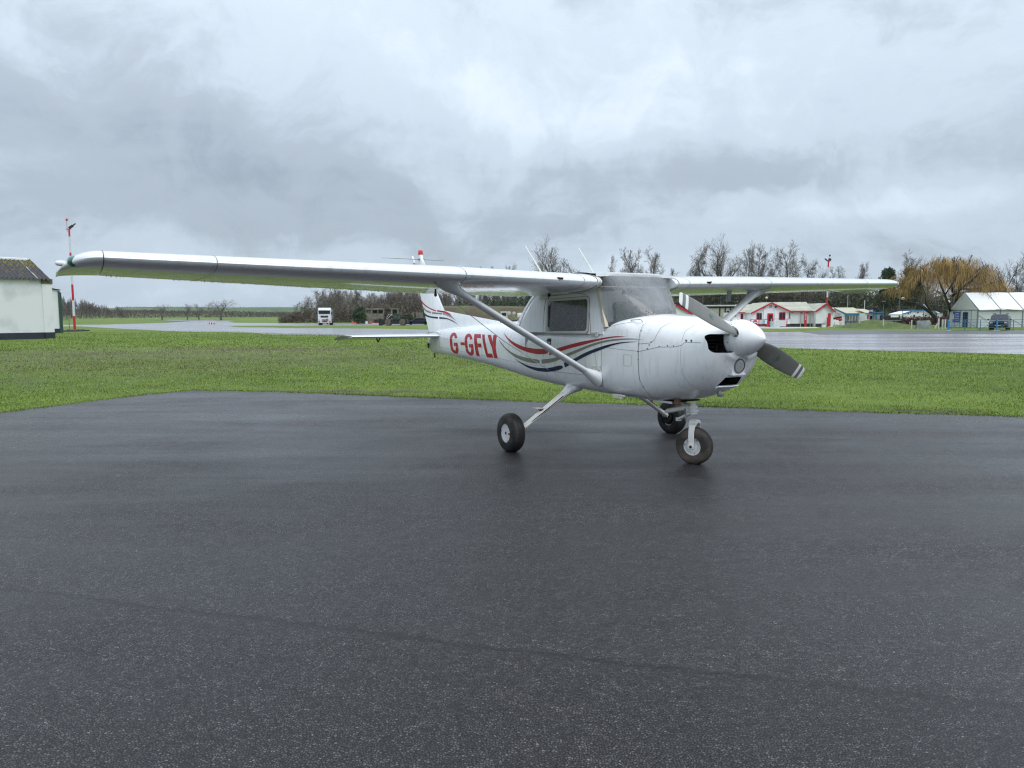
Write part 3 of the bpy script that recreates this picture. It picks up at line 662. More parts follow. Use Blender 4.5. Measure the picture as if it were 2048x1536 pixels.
build(seams,'panel_seams',m_line,PL,fix=False)['kind']='stuff'; build(rv,'fasteners',mat('fastener_grey',(.16,.16,.16),.5),PL,fix=False)['kind']='stuff'
# oval plates / small things on the cowl
mb=MB(); mb.tube([(-.19,-.37,1.375),(-.19,-.40,1.40),(-.06,-.385,1.405),(-.06,-.355,1.38)],.006,6); build(mb,'cowl_handle',m_trim,PL,smooth=40)
for s in(-1,1):
    for z,xx in((1.245,-.60),(.90,-.565)):
        mb=MB()
        for j in range(2): mb.box((xx-.045,s*.507,z+j*.022),(.11,.016,.010))
        mb.box((xx+.005,s*.509,z+.01),(.04,.014,.05)); build(mb,'door_hinge',m_trim,PL,bevel=.002)
mb=MB(); mb.add([skin(-1.475+a,1.155+b,.004) for a,b in((-.037,-.035),(.037,-.035),(.037,.035),(-.037,.035),(-.022,-.022),(.022,-.022),(.022,.022),(-.022,.022))],[(0,1,5,4),(1,2,6,5),(2,3,7,6),(3,0,4,7)])
mb.add([skin(-1.475+a,1.155+b,.004) for a,b in((-.012,-.004),(.01,-.004),(.01,.012),(-.012,.012))],[(0,1,2,3)])
mb.box((-1.475,-.512,1.17),(.05,.02,.012)); build(mb,'door_handle',m_black,PL,fix=False)
# ---- cabin sides with window openings
def plate(outer,holes,fn,th,name,m,parent,mi=None):
    bm=bmesh.new(); es=[];loops=[]
    for lp in [outer]+holes:
        vs=[bm.verts.new((u,v,0)) for u,v in lp]; loops.append(vs)
        es+=[bm.edges.new((vs[i],vs[(i+1)%len(vs)])) for i in range(len(vs))]
    bmesh.ops.triangle_fill(bm,use_beauty=True,edges=es); bm.verts.index_update()
    mb=MB(); n=len(bm.verts); P=[v.co.copy() for v in bm.verts]
    tri=[[v.index for v in f.verts] for f in bm.faces]
    mb.add([fn(p.x,p.y,0) for p in P]+[fn(p.x,p.y,th) for p in P],tri+[[i+n for i in reversed(t_)] for t_ in tri])
    k=0
    for lp in loops:
        idx=[v.index for v in lp]
        for i in range(len(idx)): a,b=idx[i],idx[(i+1)%len(idx)]; mb.f.append((a,b,b+n,a+n)); mb.m.append(0)
    bm.free(); return build(mb,name,m,parent,smooth=30)
def cabw(z): return .500-.035*max(0,(z-1.27))/.5
def cfn(side): return lambda x,z,t: (x,side*(cabw(z)-t),z)
CAB=[(-.505,1.255),(-.50,1.325),(-.60,1.56),(-.67,1.76),(-1.40,1.775),(-1.80,1.745),(-1.83,1.64),(-2.0,1.45),(-2.12,1.30),(-2.12,1.255)]
WIN=rrect(-1.145,1.445,.745,.335,.05)
WIN=[(x+ .0*(z-1.44)+ (.012 if x>-1 else 0)*(z-1.27)/-.3 ,z+.03*(x+1.15)*.6) for x,z in WIN]
def grow(lp,d):
    cx=sum(p[0] for p in lp)/len(lp);cy=sum(p[1] for p in lp)/len(lp)
    return [(x+math.copysign(d,x-cx),y+math.copysign(d,y-cy)) for x,y in lp]
for s in(-1,1):
    w=plate(CAB,[WIN],cfn(s),.04,'cabin_side',m_white,PL)
    fr=plate(grow(WIN,.026),[grow(WIN,-.003)],lambda x,z,t,s=s:(x,s*(cabw(z)+.009-t),z),.02,'window_frame',m_trim,PL)
    plate(grow(WIN,.030),[grow(WIN,.026)],lambda x,z,t,s=s:(x,s*(cabw(z)+.003-t),z),.006,'window_seal',m_line,PL)
    plate(grow(WIN,.004),[],lambda x,z,t,s=s:(x,s*(cabw(z)-.012-t),z),.004,'window_pane',m_win if s<0 else m_win2,PL)
    # door joint round the window
    ds=[(-.705,1.27),(-.765,1.55),(-.83,1.665),(-1.0,1.69),(-1.5,1.665),(-1.58,1.63),(-1.60,1.5),(-1.60,1.22)]
    mb=MB(); mb.tube([(x,s*(cabw(z)+.0005),z) for x,z in ds],.0028,5); build(mb,'door_joint',m_line,PL)
    # cream sealant strip up the windscreen pillar
    mb=MB(); pp=[(-.485,1.33),(-.53,1.44),(-.585,1.57),(-.655,1.73)]
    mb.loft([[Vector((x+.004+a,s*(cabw(z)+b),z)) for a,b in((-.012,.006),(.020,.004),(.026,-.03),(-.008,-.03))] for x,z in pp]); build(mb,'pillar_strip',m_seal,PL)
# roof between the wings, following the aerofoil
def naca(c,t=.12,m=.02,p=.4):
    yt=5*t*(.2969*math.sqrt(max(c,0))-.126*c-.3516*c*c+.2843*c**3-.1015*c**4)
    yc=m/p**2*(2*p*c-c*c) if c<p else m/(1-p)**2*((1-2*p)+2*p*c-c*c)
    return yc+yt,yc-yt
ZR=1.752
mb=MB(); cs=np.linspace(.0,1,22)
top=[(-.52-1.6*c, 1.795+1.6*naca(c)[0]-1.6*c*math.sin(R(3.9))+.006) for c in cs]
top=[(-.585,1.872)]+[(x,z) for x,z in top if x<-.60 and x>-1.98]
ny=13
vs=[];
for x,z in top:
    for j in range(ny):
        y=-.53+1.06*j/(ny-1); vs.append((x,y,z+.012*(1-(y/.53)**2)-.03*(abs(y)/.53)**8*0))
n0=len(vs); vs+=[(a,b,c-.03) for a,b,c in vs]; L_=len(top)
fs=[(i*ny+j,i*ny+j+1,(i+1)*ny+j+1,(i+1)*ny+j) for i in range(L_-1) for j in range(ny-1)]
fs+=[tuple(k+n0 for k in reversed(f)) for f in fs]
fs+=[(j,j+1,j+1+n0,j+n0) for j in range(ny-1)]+[((L_-1)*ny+j,(L_-1)*ny+j+1,(L_-1)*ny+j+1+n0,(L_-1)*ny+j+n0) for j in range(ny-1)]
mb.add(vs,fs); build(mb,'cabin_roof',m_white,PL,smooth=40)
mb=MB(); mb.box((-1.3,0,1.742),(1.45,.93,.012)); build(mb,'headliner',m_int2,PL)
mb=MB(); mb.box((-1.3,-.452,1.15),(1.5,.01,.24)); mb.box((-1.3,.452,1.15),(1.5,.01,.24)); build(mb,'cabin_lining',m_int2,PL)
# glareshield, instrument panel, seats, pale papers on the shelf
mb=MB(); vs=[];nu,nv=9,14
for i in range(nu):
    x=-.16-.50*i/(nu-1)
    for j in range(nv):
        y=-1+2*j/(nv-1); xx=x-1.25*(y*.455)**2*(1-i/(nu-1)) ; z=min(1.452-.44*(y*.455)**2, 1.452-.0*i)-.004-.06*(i/(nu-1))**2
        vs.append((xx,y*.455,z-.012))
n0=len(vs); vs+=[(a,b,c-.10) for a,b,c in vs]
fs=[(i*nv+j,i*nv+j+1,(i+1)*nv+j+1,(i+1)*nv+j) for i in range(nu-1) for j in range(nv-1)]
fs+=[tuple(k+n0 for k in reversed(f)) for f in fs]+[((nu-1)*nv+j,(nu-1)*nv+j+1,(nu-1)*nv+j+1+n0,(nu-1)*nv+j+n0) for j in range(nv-1)]
mb.add(vs,fs); mb.box((-.655,0,1.30),(.03,.90,.16)); build(mb,'glareshield',m_int,PL,smooth=40)
mb=MB()
mb.box((-.36,.06,1.448),(.14,.10,.006),0,.4); mb.box((-.33,-.12,1.446),(.10,.12,.006),1,-.3); mb.box((-.44,.20,1.44),(.16,.08,.02),2,.2); mb.box((-.30,.02,1.452),(.05,.09,.012),1,.1)
build(mb,'papers_on_shelf',[mat('paper_white',(.7,.72,.75),.6),mat('paper_pink',(.6,.15,.2),.6),mat('paper_blue',(.15,.25,.45),.6)],PL)
def seat(y):
    m=MB(); rings=[]
    for z,w,t,x in((.80,.36,.08,-1.42),(1.0,.38,.10,-1.46),(1.2,.36,.10,-1.53),(1.31,.30,.085,-1.57),(1.36,.22,.05,-1.59)):
        rings.append([Vector((x+t/2*math.copysign(abs(math.cos(a))**.6,math.cos(a)),y+w/2*math.copysign(abs(math.sin(a))**.6,math.sin(a)),z)) for a in [2*PI*k/16 for k in range(16)]])
    m.loft(rings); m.box((-1.22,y,.84),(.44,.38,.10)); o=build(m,'seat',m_int,PL,smooth=60)
seat(-.23); seat(.23)
mb=MB()
for s in(-1,1): mb.bar((-.72,s*.23,1.22),(-.72,s*.23+.09,1.33),.018);mb.bar((-.72,s*.23,1.22),(-.72,s*.23-.09,1.33),.018);mb.bar((-.66,s*.23,1.20),(-.73,s*.23,1.22),.03);mb.bar((-.72,s*.23-.09,1.22),(-.72,s*.23+.09,1.22),.02)
build(mb,'control_yokes',m_black,PL)
mb=MB(); mb.bar((-1.52,-.47,1.30),(-1.52,-.455,1.72),.045,.006); mb.bar((-1.50,-.45,1.30),(-1.38,-.40,1.60),.04,.004); build(mb,'seat_belt',m_int,PL)
mb=MB(); mb.box((-.66,-.02,1.69),(.02,.20,.05)); build(mb,'rear_view_mirror',m_black,PL)
# windscreen
def quadsurf(fn,nu,nv):
    m=MB(); m.add([fn(i/(nu-1),j/(nv-1)) for i in range(nu) for j in range(nv)],[(i*nv+j,i*nv+j+1,(i+1)*nv+j+1,(i+1)*nv+j) for i in range(nu-1) for j in range(nv-1)]); return m
def wsb(t):
    y=.487*t; return Vector((-.135-1.42*y*y-.035*abs(t)**6,y,1.452-.44*y*y-.045*abs(t)**6-.016))
def wst(t):
    a=abs(t)**9; return Vector((-.60-.05*a,(.50-.0*a)*t,1.884-.006*t*t-.10*a))
def wsf(s,u):
    t=-1+2*u; p=wsb(t)*(1-s)+wst(t)*s; b=math.sin(PI*s)**.8
    return p+Vector((.045*b*(1-t**4),.012*b*t,.012*b*(1-abs(t)**3)))
build(quadsurf(wsf,15,41),'windscreen',m_ws,PL,smooth=180,fix=False)
mb=MB(); mb.tube([wsb(-1+2*i/40)+Vector((.008,0,.012)) for i in range(41)],.007,5); build(mb,'windscreen_base_trim',m_trim,PL,smooth=60)
mb=MB(); mb.tube([wst(-1+2*i/40)+Vector((.002,0,.0)) for i in range(41)],.006,5); build(mb,'windscreen_top_trim',m_trim,PL,smooth=60)
# wrap-round rear window
def rwt(t): a=abs(t)**5; return Vector((-1.96+.16*a,.472*t,1.80-.02*t*t-.10*a))
def rwb(t): a=abs(t)**3; return Vector((-2.76+.55*a,.30*t+.135*t*abs(t)**3,1.385-.055*a))
def rwf(s,u):
    t=-1+2*u; p=rwt(t)*(1-s)+rwb(t)*s; b=math.sin(PI*s); return p+Vector((0,.01*t*b,.02*b))
build(quadsurf(rwf,11,31),'rear_window',m_ws,PL,smooth=180,fix=False)
mb=MB(); mb.tube([rwb(-1+2*i/30) for i in range(31)],.008,5)
for s in(-1,1): mb.tube([rwf(k/6,0 if s<0 else 1) for k in range(7)],.010,5)
build(mb,'rear_window_trim',m_white,PL,smooth=60)

# ---- wings
def wst_(y):   # le x, le z, chord at span station y (>0)
    k=max(0,(y-2.05)/2.87)
    return -.522-.20*k, 1.785+.022*(y-.55), 1.62-.50*k
def wsec(y,c0,c1,s,n=15,gap=0,th=.12):
    x0,z0,ch=wst_(y); inc=R(3.9); cs=[c0+(c1-c0)*(.5-.5*math.cos(PI*i/n)) for i in range(n+1)]
    pt=[]
    for c in cs: pt.append((c,naca(c,th)[0]))
    for c in reversed(cs if c0>0 else cs[1:]): pt.append((c,naca(c,th)[1]))
    return [Vector((x0-c*ch*math.cos(inc)+0*z,s*y,z0+z*ch-c*ch*math.sin(inc))) for c,z in pt]
for s in(-1,1):
    ys_=[.50,.56]+list(np.linspace(.6,2.05,6))+list(np.linspace(2.4,4.92,9))
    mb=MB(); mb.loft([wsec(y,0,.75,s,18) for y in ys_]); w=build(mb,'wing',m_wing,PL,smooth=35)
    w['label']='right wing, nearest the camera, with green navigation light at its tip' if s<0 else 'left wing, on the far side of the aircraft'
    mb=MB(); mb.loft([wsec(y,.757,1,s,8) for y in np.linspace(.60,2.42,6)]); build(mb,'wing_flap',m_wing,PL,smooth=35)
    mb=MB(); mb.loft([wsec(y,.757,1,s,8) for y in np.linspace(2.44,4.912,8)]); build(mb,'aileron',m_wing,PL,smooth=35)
    # drooped tip
    rings=[];x0,z0,ch=wst_(4.92)
    for i in range(13):
        q=i/12; a=q*PI/2; yy=4.925+.30*math.sin(a); lead=.80*(1-math.cos(a))*1.0; c2=max(.04,ch*1.0-lead*1.0); thk=.12*(1-.72*q**2.2)
        droop=-.062*q**2
        r=[]
        n=18; cs=[(.5-.5*math.cos(PI*k/n)) for k in range(n+1)]
        inc=R(3.9)
        pp=[(c,naca(c,thk)[0]) for c in cs]+[(c,naca(c,thk)[1]) for c in reversed(cs[1:])]
        for c,z in pp: r.append(Vector((x0-lead-c*c2,s*(yy-.0*c),z0+z*c2-(lead+c*c2)*math.sin(inc)+droop*(1-.6*c))))
        rings.append(r)
    mb=MB(); mb.loft(rings); wt=build(mb,'wing_tip',m_wing,PL,smooth=35)
    # joints round the wing at the tip, and two skins joints
    mb=MB()
    for y in (4.92,4.15,2.05,.72):
        r=[p for p in wsec(y,0,1 if y!=4.92 else 1,s,26)]
        x0_,z0_,c_=wst_(y); ce=Vector((x0_-.45*c_,s*y,z0_))
        rr=[ce+(p-ce)*1.0035 for p in r]
        for k in range(len(rr)-1):
            a,b=rr[k],rr[k+1]; w_=Vector((0,.003 if y!=4.92 else .002,0)); mb.add([a-w_,a+w_,b+w_,b-w_],[(0,1,2,3)])
    build(mb,'wing_skin_joints',m_line,PL,fix=False)
    # root cuff and dark seal
    mb=MB(); rr=wsec(.52,0,.30,s,14); ce=sum(rr,Vector())/len(rr)
    r1=[ce+(p-ce)*1.012 for p in rr]; mb.loft([[p+Vector((0,-s*.014,0)) for p in [ce+(p-ce)*.92 for p in rr]],[p+Vector((0,-s*.008,0)) for p in r1],[p+Vector((0,s*.012,0)) for p in r1]]); build(mb,'wing_root_cuff',m_seal if s<0 else m_white,PL,smooth=45)
    mb=MB(); mb.tube([p+Vector((0,s*.035,0)) for p in [ce+(p-ce)*1.012 for p in rr]][:-1],.004,5); build(mb,'wing_root_seal',m_line,PL)
    # little black vent in the leading edge
    x0_,z0_,c_=wst_(1.0); mb=MB(); mb.add([(x0_+.002-.004,s*.97,z0_+.022),(x0_+.002,s*1.06,z0_+.026),(x0_-.003,s*1.02,z0_-.012)],[(0,1,2)]); 
    mb.box((x0_-.004,s*1.01,z0_+.012),(.016,.05,.018)); build(mb,'cabin_air_vent',m_dark,PL)
    # strut with fairings
    A=Vector((-.60,s*.50,.80)); B=Vector((-.80,s*2.12,1.745))
    def strut_ring(c,d,chd,thk,n=16):
        f=Vector((1,0,0)); f=(f-d*f.dot(d)).normalized(); g=d.cross(f)
        return [c+f*(chd/2*math.cos(2*PI*k/n))+g*(thk/2*math.sin(2*PI*k/n)) for k in range(n)]
    d=(B-A).normalized(); mb=MB()
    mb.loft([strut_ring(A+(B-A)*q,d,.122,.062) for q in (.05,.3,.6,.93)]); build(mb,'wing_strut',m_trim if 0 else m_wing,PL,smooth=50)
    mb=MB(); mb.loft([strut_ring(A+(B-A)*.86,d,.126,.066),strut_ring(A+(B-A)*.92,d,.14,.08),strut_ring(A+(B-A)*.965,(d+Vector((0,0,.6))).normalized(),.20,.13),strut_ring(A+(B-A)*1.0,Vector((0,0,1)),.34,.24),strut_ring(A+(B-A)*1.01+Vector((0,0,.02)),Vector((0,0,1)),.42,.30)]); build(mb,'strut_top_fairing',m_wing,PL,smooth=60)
    mb=MB(); rgs=[]
    for q,rr_ in((.10,.058),(.085,.061),(.055,.070),(.02,.082),(-.002,.088)):
        c=A+(B-A)*q; f=Vector((1,0,0)); up=Vector((0,0,1)); k_=(.10-q)/.102; dd=(d*(1-k_)+Vector((0,s,0))*k_).normalized()
        g=dd.cross(f).normalized(); f2=g.cross(dd)
        rgs.append([c+f2*(rr_*math.cos(2*PI*k/20))+g*(rr_*(.52+.48*k_)*math.sin(2*PI*k/20)) for k in range(20)])
    mb.loft(rgs); build(mb,'strut_foot_fairing',m_white,PL,smooth=60)
    # water drops hanging under the trailing edge and beaded on the nose of the wing
    mb=MB(); rd=random.Random(11+s)
    def dropp(p,r):
        mb.add([p+Vector((0,0,r*1.3)),p+Vector((r,0,0)),p+Vector((-.5*r,.87*r,0)),p+Vector((-.5*r,-.87*r,0)),p+Vector((0,0,-r))],[(0,1,2),(0,2,3),(0,3,1),(4,2,1),(4,3,2),(4,1,3)])
    for i in range(230):
        y=rd.uniform(.7,4.85); x0_,z0_,c_=wst_(y); inc=R(3.9)
        dropp(Vector((x0_-.985*c_,s*y,z0_-c_*math.sin(inc)-.006)),rd.uniform(.002,.0055))
    for i in range(900):
        y=rd.uniform(.7,4.9); x0_,z0_,c_=wst_(y); c=rd.uniform(.004,.16)**1; z=naca(c)[1]
        dropp(Vector((x0_-c*c_,s*y,z0_+z*c_-.001-c*c_*.02)),rd.uniform(.0015,.0038))
    o=build(mb,'water_droplets',m_drop if 'm_drop' in globals() else m_white,PL,smooth=180,fix=False); o['kind']='stuff'
# wing-tip lights (right green, left red), tip strobe tube, tie-down ring, pitot
for s,mm in((-1,mat('green_lens',(.0,.10,.075),.08,.05,4,coat=1)),(1,mat('red_lens',(.45,.01,.01),.08,.05,4,coat=1))):
    x0,z0,ch=wst_(4.92)
    mb=MB(); T=Matrix.Translation((-.965,s*5.112,1.862))@Matrix.Rotation(s*R(-82),4,'X')@Matrix.Rotation(R(20),4,'Y')
    mb.lathe([(.044,0),(.040,.014),(.026,.028),(.0005,.036)],T@Matrix.Scale(1.6,4,(1,0,0)),16); build(mb,'navigation_light',mm,PL,smooth=60)
    mb=MB(); mb.tube([(-1.12,s*5.12,1.852),(-1.12,s*5.19,1.854),(-1.12,s*5.215,1.855),(-1.12,s*5.226,1.855)],[.019,.021,.018,.007],12); build(mb,'strobe_light',m_propw,PL,smooth=60)
mb=MB(); mb.tube([(-.90,-2.18,1.70),(-.90,-2.18,1.655)],.01,6); mb.lathe([(.012,-.010),(.019,0),(.012,.010)],Matrix.Translation((-.90,-2.18,1.645))@Matrix.Rotation(PI/2,4,'X'),12); build(mb,'tie_down_ring',mat('dark_red_ring',(.12,.01,.012),.5),PL)
mb=MB(); mb.tube([(-.92,-2.10,1.66),(-1.3,-1.2,1.18),(-1.46,-.52,.84)],.0035,5); build(mb,'brake_line_cable',m_trim,PL)
mb=MB(); mb.bar((-.78,1.62,1.74),(-.80,1.62,1.60),.05,.03); mb.tube([(-.80,1.62,1.605),(-.66,1.62,1.605)],.009,8); build(mb,'pitot_tube',m_metal,PL)
mb=MB(); mb.bar((-1.30,-.62,1.71),(-1.30,-.62,1.655),.03,.015); build(mb,'fuel_vent',m_dark,PL)
mb=MB(); mb.tube([(-1.03,-1.30,1.40),(-1.03,-1.30,1.45)],.001,3)

# ---- tail
def tsec(xl,xt,y,z,th,n=10,ax='h',camb=0):
    ch=xl-xt; cs=[(.5-.5*math.cos(PI*i/n)) for i in range(n+1)]; pp=[(c,5*th*(.2969*math.sqrt(c)-.126*c-.3516*c*c+.2843*c**3-.1036*c**4)) for c in cs]
    full=[(c,t) for c,t in pp]+[(c,-t) for c,t in reversed(pp[1:-1])]
    if ax=='h': return [Vector((xl-c*ch,y,z+t*ch)) for c,t in full]
    return [Vector((xl-c*ch,y+t*ch,z)) for c,t in full]
for s in(-1,1):
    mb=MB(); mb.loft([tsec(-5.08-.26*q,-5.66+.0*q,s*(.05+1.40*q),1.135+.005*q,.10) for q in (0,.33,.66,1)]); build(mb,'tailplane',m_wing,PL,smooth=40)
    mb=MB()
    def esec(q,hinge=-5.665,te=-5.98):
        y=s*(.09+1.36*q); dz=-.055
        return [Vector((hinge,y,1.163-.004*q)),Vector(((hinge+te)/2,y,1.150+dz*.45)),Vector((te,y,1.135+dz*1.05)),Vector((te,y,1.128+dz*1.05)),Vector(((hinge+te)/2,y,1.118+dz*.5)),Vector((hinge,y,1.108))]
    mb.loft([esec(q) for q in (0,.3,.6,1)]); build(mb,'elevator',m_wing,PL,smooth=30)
    mb=MB(); 
    hs=[(-5.42,1.165,1.150),(-5.50,1.172,1.138),(-5.62,1.165,1.118),(-5.80,1.142,1.092),(-5.98,1.085,1.068)]
    mb.loft([[Vector((x,s*1.455,a)),Vector((x-.01,s*(1.535),(a+b)/2+.004)),Vector((x,s*1.455,b))] for x,a,b in hs]); build(mb,'elevator_horn',m_wing,PL,smooth=50)
mb=MB(); mb.bar((-5.86,-.86,1.08),(-5.80,-.86,1.035),.02,.012); mb.bar((-5.80,-.86,1.035),(-5.72,-.86,1.10),.012,.012); build(mb,'trim_tab_rod',m_black,PL)
# fin with swept outline, and dorsal fillet
FO=[(-5.14,1.255,.055),(-5.15,1.53,.05),(-5.38,1.79,.045),(-5.62,2.06,.04),(-5.80,2.26,.034),(-5.86,2.32,.03)]
HG=lambda z:-5.645-.56*(z-1.178)
mb=MB(); mb.loft([tsec(x,HG(z)+.0,0,z,.0) if 0 else [Vector((x,0,z)),Vector((x-.03,w*.45,z)),Vector(((x+HG(z))/2,w*.8,z)),Vector((HG(z),w*.62,z)),Vector((HG(z),-w*.62,z)),Vector(((x+HG(z))/2,-w*.8,z)),Vector((x-.03,-w*.45,z))] for x,z,w in [(-5.12,1.10,.055)]+FO]); fin=build(mb,'fin',m_white,PL,smooth=60)
mb=MB(); dl=[(-3.43,1.372,1.330,.010),(-3.9,1.415,1.30,.018),(-4.4,1.462,1.27,.026),(-4.8,1.500,1.24,.033),(-5.148,1.533,1.21,.040)]
mb.loft([[Vector((x,-w*1.3,zb)),Vector((x,-w*.75,(zt*.7+zb*.3))),Vector((x,0,zt)),Vector((x,w*.75,(zt*.7+zb*.3))),Vector((x,w*1.3,zb))] for x,zt,zb,w in dl]); build(mb,'dorsal_fin',m_white,PL,smooth=60)
# rudder hard over to the left, with horn balance ahead of the hinge
RUD=R(21)
hz0=Vector((HG(1.16),0,1.16)); hz1=Vector((HG(2.36),0,2.36))
def rp(back,z,th=0):   # point 'back' metres behind the hinge line
    h=hz0+(hz1-hz0)*((z-hz0.z)/(hz1.z-hz0.z)); return h+Vector((-math.cos(RUD)*back-math.sin(RUD)*th*0,math.sin(RUD)*back+math.cos(RUD)*th,0))
mb=MB(); rgs=[]
for z,ch,w in((1.06,.25,.024),(1.30,.30,.024),(1.7,.29,.022),(2.1,.27,.020),(2.33,.255,.017)):
    rgs.append([rp(.008,z,w),rp(ch*.6,z,w*.6),rp(ch,z,.003),rp(ch,z,-.003),rp(ch*.6,z,-w*.6),rp(.008,z,-w)])
mb.loft(rgs); build(mb,'rudder',m_white,PL,smooth=40)
mb=MB(); rgs=[]
for z,a,b,w in((2.335,-.19,.25,.022),(2.39,-.20,.245,.022),(2.44,-.185,.22,.016),(2.462,-.13,.17,.004)):
    rgs.append([rp(a,z,0),rp(a+.02,z,w),rp((a+b)/2,z,w),rp(b,z,.003),rp(b,z,-.003),rp((a+b)/2,z,-w),rp(a+.02,z,-w)])
mb.loft(rgs); build(mb,'rudder_horn',m_white,PL,smooth=40)
mb=MB(); mb.loft([[Vector((-6.02+ax*a,ay*b,z)) for ax,ay in [(math.cos(2*PI*k/12),math.sin(2*PI*k/12)) for k in range(12)]] for z,a,b in((2.25,.17,.035),(2.33,.15,.034),(2.40,.07,.036),(2.465,.045,.042))]); build(mb,'fin_cap',m_white,PL,smooth=60)
mb=MB(); mb.lathe([(.047,0),(.048,.015),(.040,.018),(.040,.055),(.030,.078),(.0005,.088)],Matrix.Translation((-6.02,0,2.465)),16); build(mb,'beacon_light',mat('red_beacon_lens',(.65,.008,.015),.1,.05,4,coat=1),PL,smooth=50)
mb=MB()
for s,e in((-1,Vector((-6.20,-.62,2.405))),(1,Vector((-6.25,.55,2.40)))):
    mb.tube([Vector((-6.0,s*.03,2.385)),e],[.006,.003],5)
mb.box((-6.0,0,2.385),(.05,.09,.03)); build(mb,'tail_whisker_antenna',m_metal,PL)
# fin stripes
FN={'fr_a':([(-5.985,1.735),(-5.842,1.652),(-5.645,1.589),(-5.453,1.552),(-5.377,1.539)],[(-5.955,1.69),(-5.928,1.665),(-5.786,1.609),(-5.563,1.553),(-5.377,1.522)]),
'fr_b':([(-5.345,1.543),(-5.212,1.532),(-5.082,1.52),(-4.929,1.485),(-4.83,1.434)],[(-5.345,1.522),(-5.213,1.509),(-5.082,1.491),(-4.955,1.462),(-4.83,1.434)]),
'fg_a':([(-5.902,1.618),(-5.76,1.549),(-5.564,1.517)],[(-5.874,1.566),(-5.732,1.515),(-5.551,1.490)]),
'fg_b':([(-5.509,1.513),(-5.292,1.498),(-5.082,1.491),(-4.879,1.456),(-4.647,1.361)],[(-5.51,1.485),(-5.187,1.474),(-4.981,1.451),(-4.781,1.406),(-4.647,1.361)]),
'fn_a':([(-5.85,1.510),(-5.706,1.458),(-5.511,1.44),(-5.313,1.432)],[(-5.825,1.465),(-5.735,1.435),(-5.539,1.417),(-5.314,1.405)]),
'fn_b':([(-5.268,1.432),(-5.033,1.422),(-4.806,1.383),(-4.576,1.303)],[(-5.269,1.405),(-4.982,1.40),(-4.782,1.361),(-4.576,1.303)])}
def finy(x,z):
    if x>-5.15:
        X=[d[0] for d in dl][::-1]; zt=np.interp(x,X,[d[1] for d in dl][::-1]);zb=np.interp(x,X,[d[2] for d in dl][::-1]);w=np.interp(x,X,[d[3] for d in dl][::-1])
        zm=zt*.7+zb*.3; y= w*.75*(zt-z)/(zt-zm) if z>zm else w*.75+(w*.55)*(zm-z)/(zm-zb)
        return max(y,sy(x,z) if z<par(x)[2] else 0)+.004
    xl=np.interp(z,[f[1] for f in FO],[f[0] for f in FO]);w=np.interp(z,[f[1] for f in FO],[f[2] for f in FO]);h=HG(z);m_=(xl+h)/2
    if x>m_: y=w*(.45+.35*(xl-.03-x)/(xl-.03-m_)) if x<xl-.03 else w*.45*(xl-x)/.03
    else: y=w*(.8-.18*(m_-x)/(m_-h))
    return max(y,.002)+.004
for s in(-1,1):
    for k,(u,l) in FN.items(): swoosh({'r':'fin_red_stripe','g':'fin_grey_stripe','n':'fin_navy_stripe'}[k[1]],u,l,{'r':m_red,'g':m_grey,'n':m_navy}[k[1]],fn=lambda x,z,s=s:Vector((x,s*finy(x,z),z)),n=24)
mb=MB(); mb.bar((-5.68,-.03,.93),(-5.58,-.09,1.0),.03,.014); mb.bar((-5.70,-.03,.93),(-5.66,-.02,.99),.02); build(mb,'rudder_stop_lever',m_black,PL)
mb=MB(); mb.tube([(-5.52,0,.86),(-5.52,0,.80)],.010,8); mb.lathe([(.012,-.008),(.02,0),(.012,.008)],Matrix.Translation((-5.52,0,.79))@Matrix.Rotation(PI/2,4,'X'),10); build(mb,'tail_tie_down_ring',m_black,PL)
# tail fairing where the tailplane enters
mb=MB(); mb.tube([(-5.06,-.14,1.165),(-5.2,-.12,1.195),(-5.4,-.10,1.19),(-5.62,-.07,1.185)],.006,5); build(mb,'tailplane_seal',m_line,PL)
# whip antennas on the cabin roof
for s in(-1,1):
    mb=MB(); mb.tube([(-1.72,s*.38,1.86),(-2.14,s*.40,2.28)],[.011,.008],6); mb.lathe([(.025,0),(.012,.02)],Matrix.Translation((-1.72,s*.38,1.855)),10); build(mb,'whip_antenna',m_trim,PL)

# ---- spinner and propeller
mb=MB(); T=Matrix.Translation((.815,0,1.237))@Matrix.Rotation(PI/2,4,'Y')
pr=[(.169,0),(.169,.045)]+[(.169*(1-(i/14)**1.5)**.70,.045+.255*(i/14)) for i in range(1,14)]+[(.012,.2985),(.0005,.30)]
mb.lathe(pr,T,40); build(mb,'spinner',m_white,PL,smooth=60)
mb=MB(); mb.lathe([(.171,-.012),(.173,.0),(.171,.008)],T,40); mb.lathe([(.1695,.040),(.1695,.043)],T,40,cap=False); build(mb,'spinner_back_plate',m_trim,PL,smooth=40)
mb=MB()
for k in range(12):
    a=2*PI*k/12+.2; c=T@Vector((.167*math.cos(a),.167*math.sin(a),.025)); mb.lathe([(.007,-.003),(.006,.004)],Matrix.Translation(c)@Vector((0,math.cos(-a),0)).to_track_quat('Z','Y').to_matrix().to_4x4(),6)
build(mb,'spinner_screws',m_metal,PL)
HUB=Vector((.892,0,1.237)); PA=.419
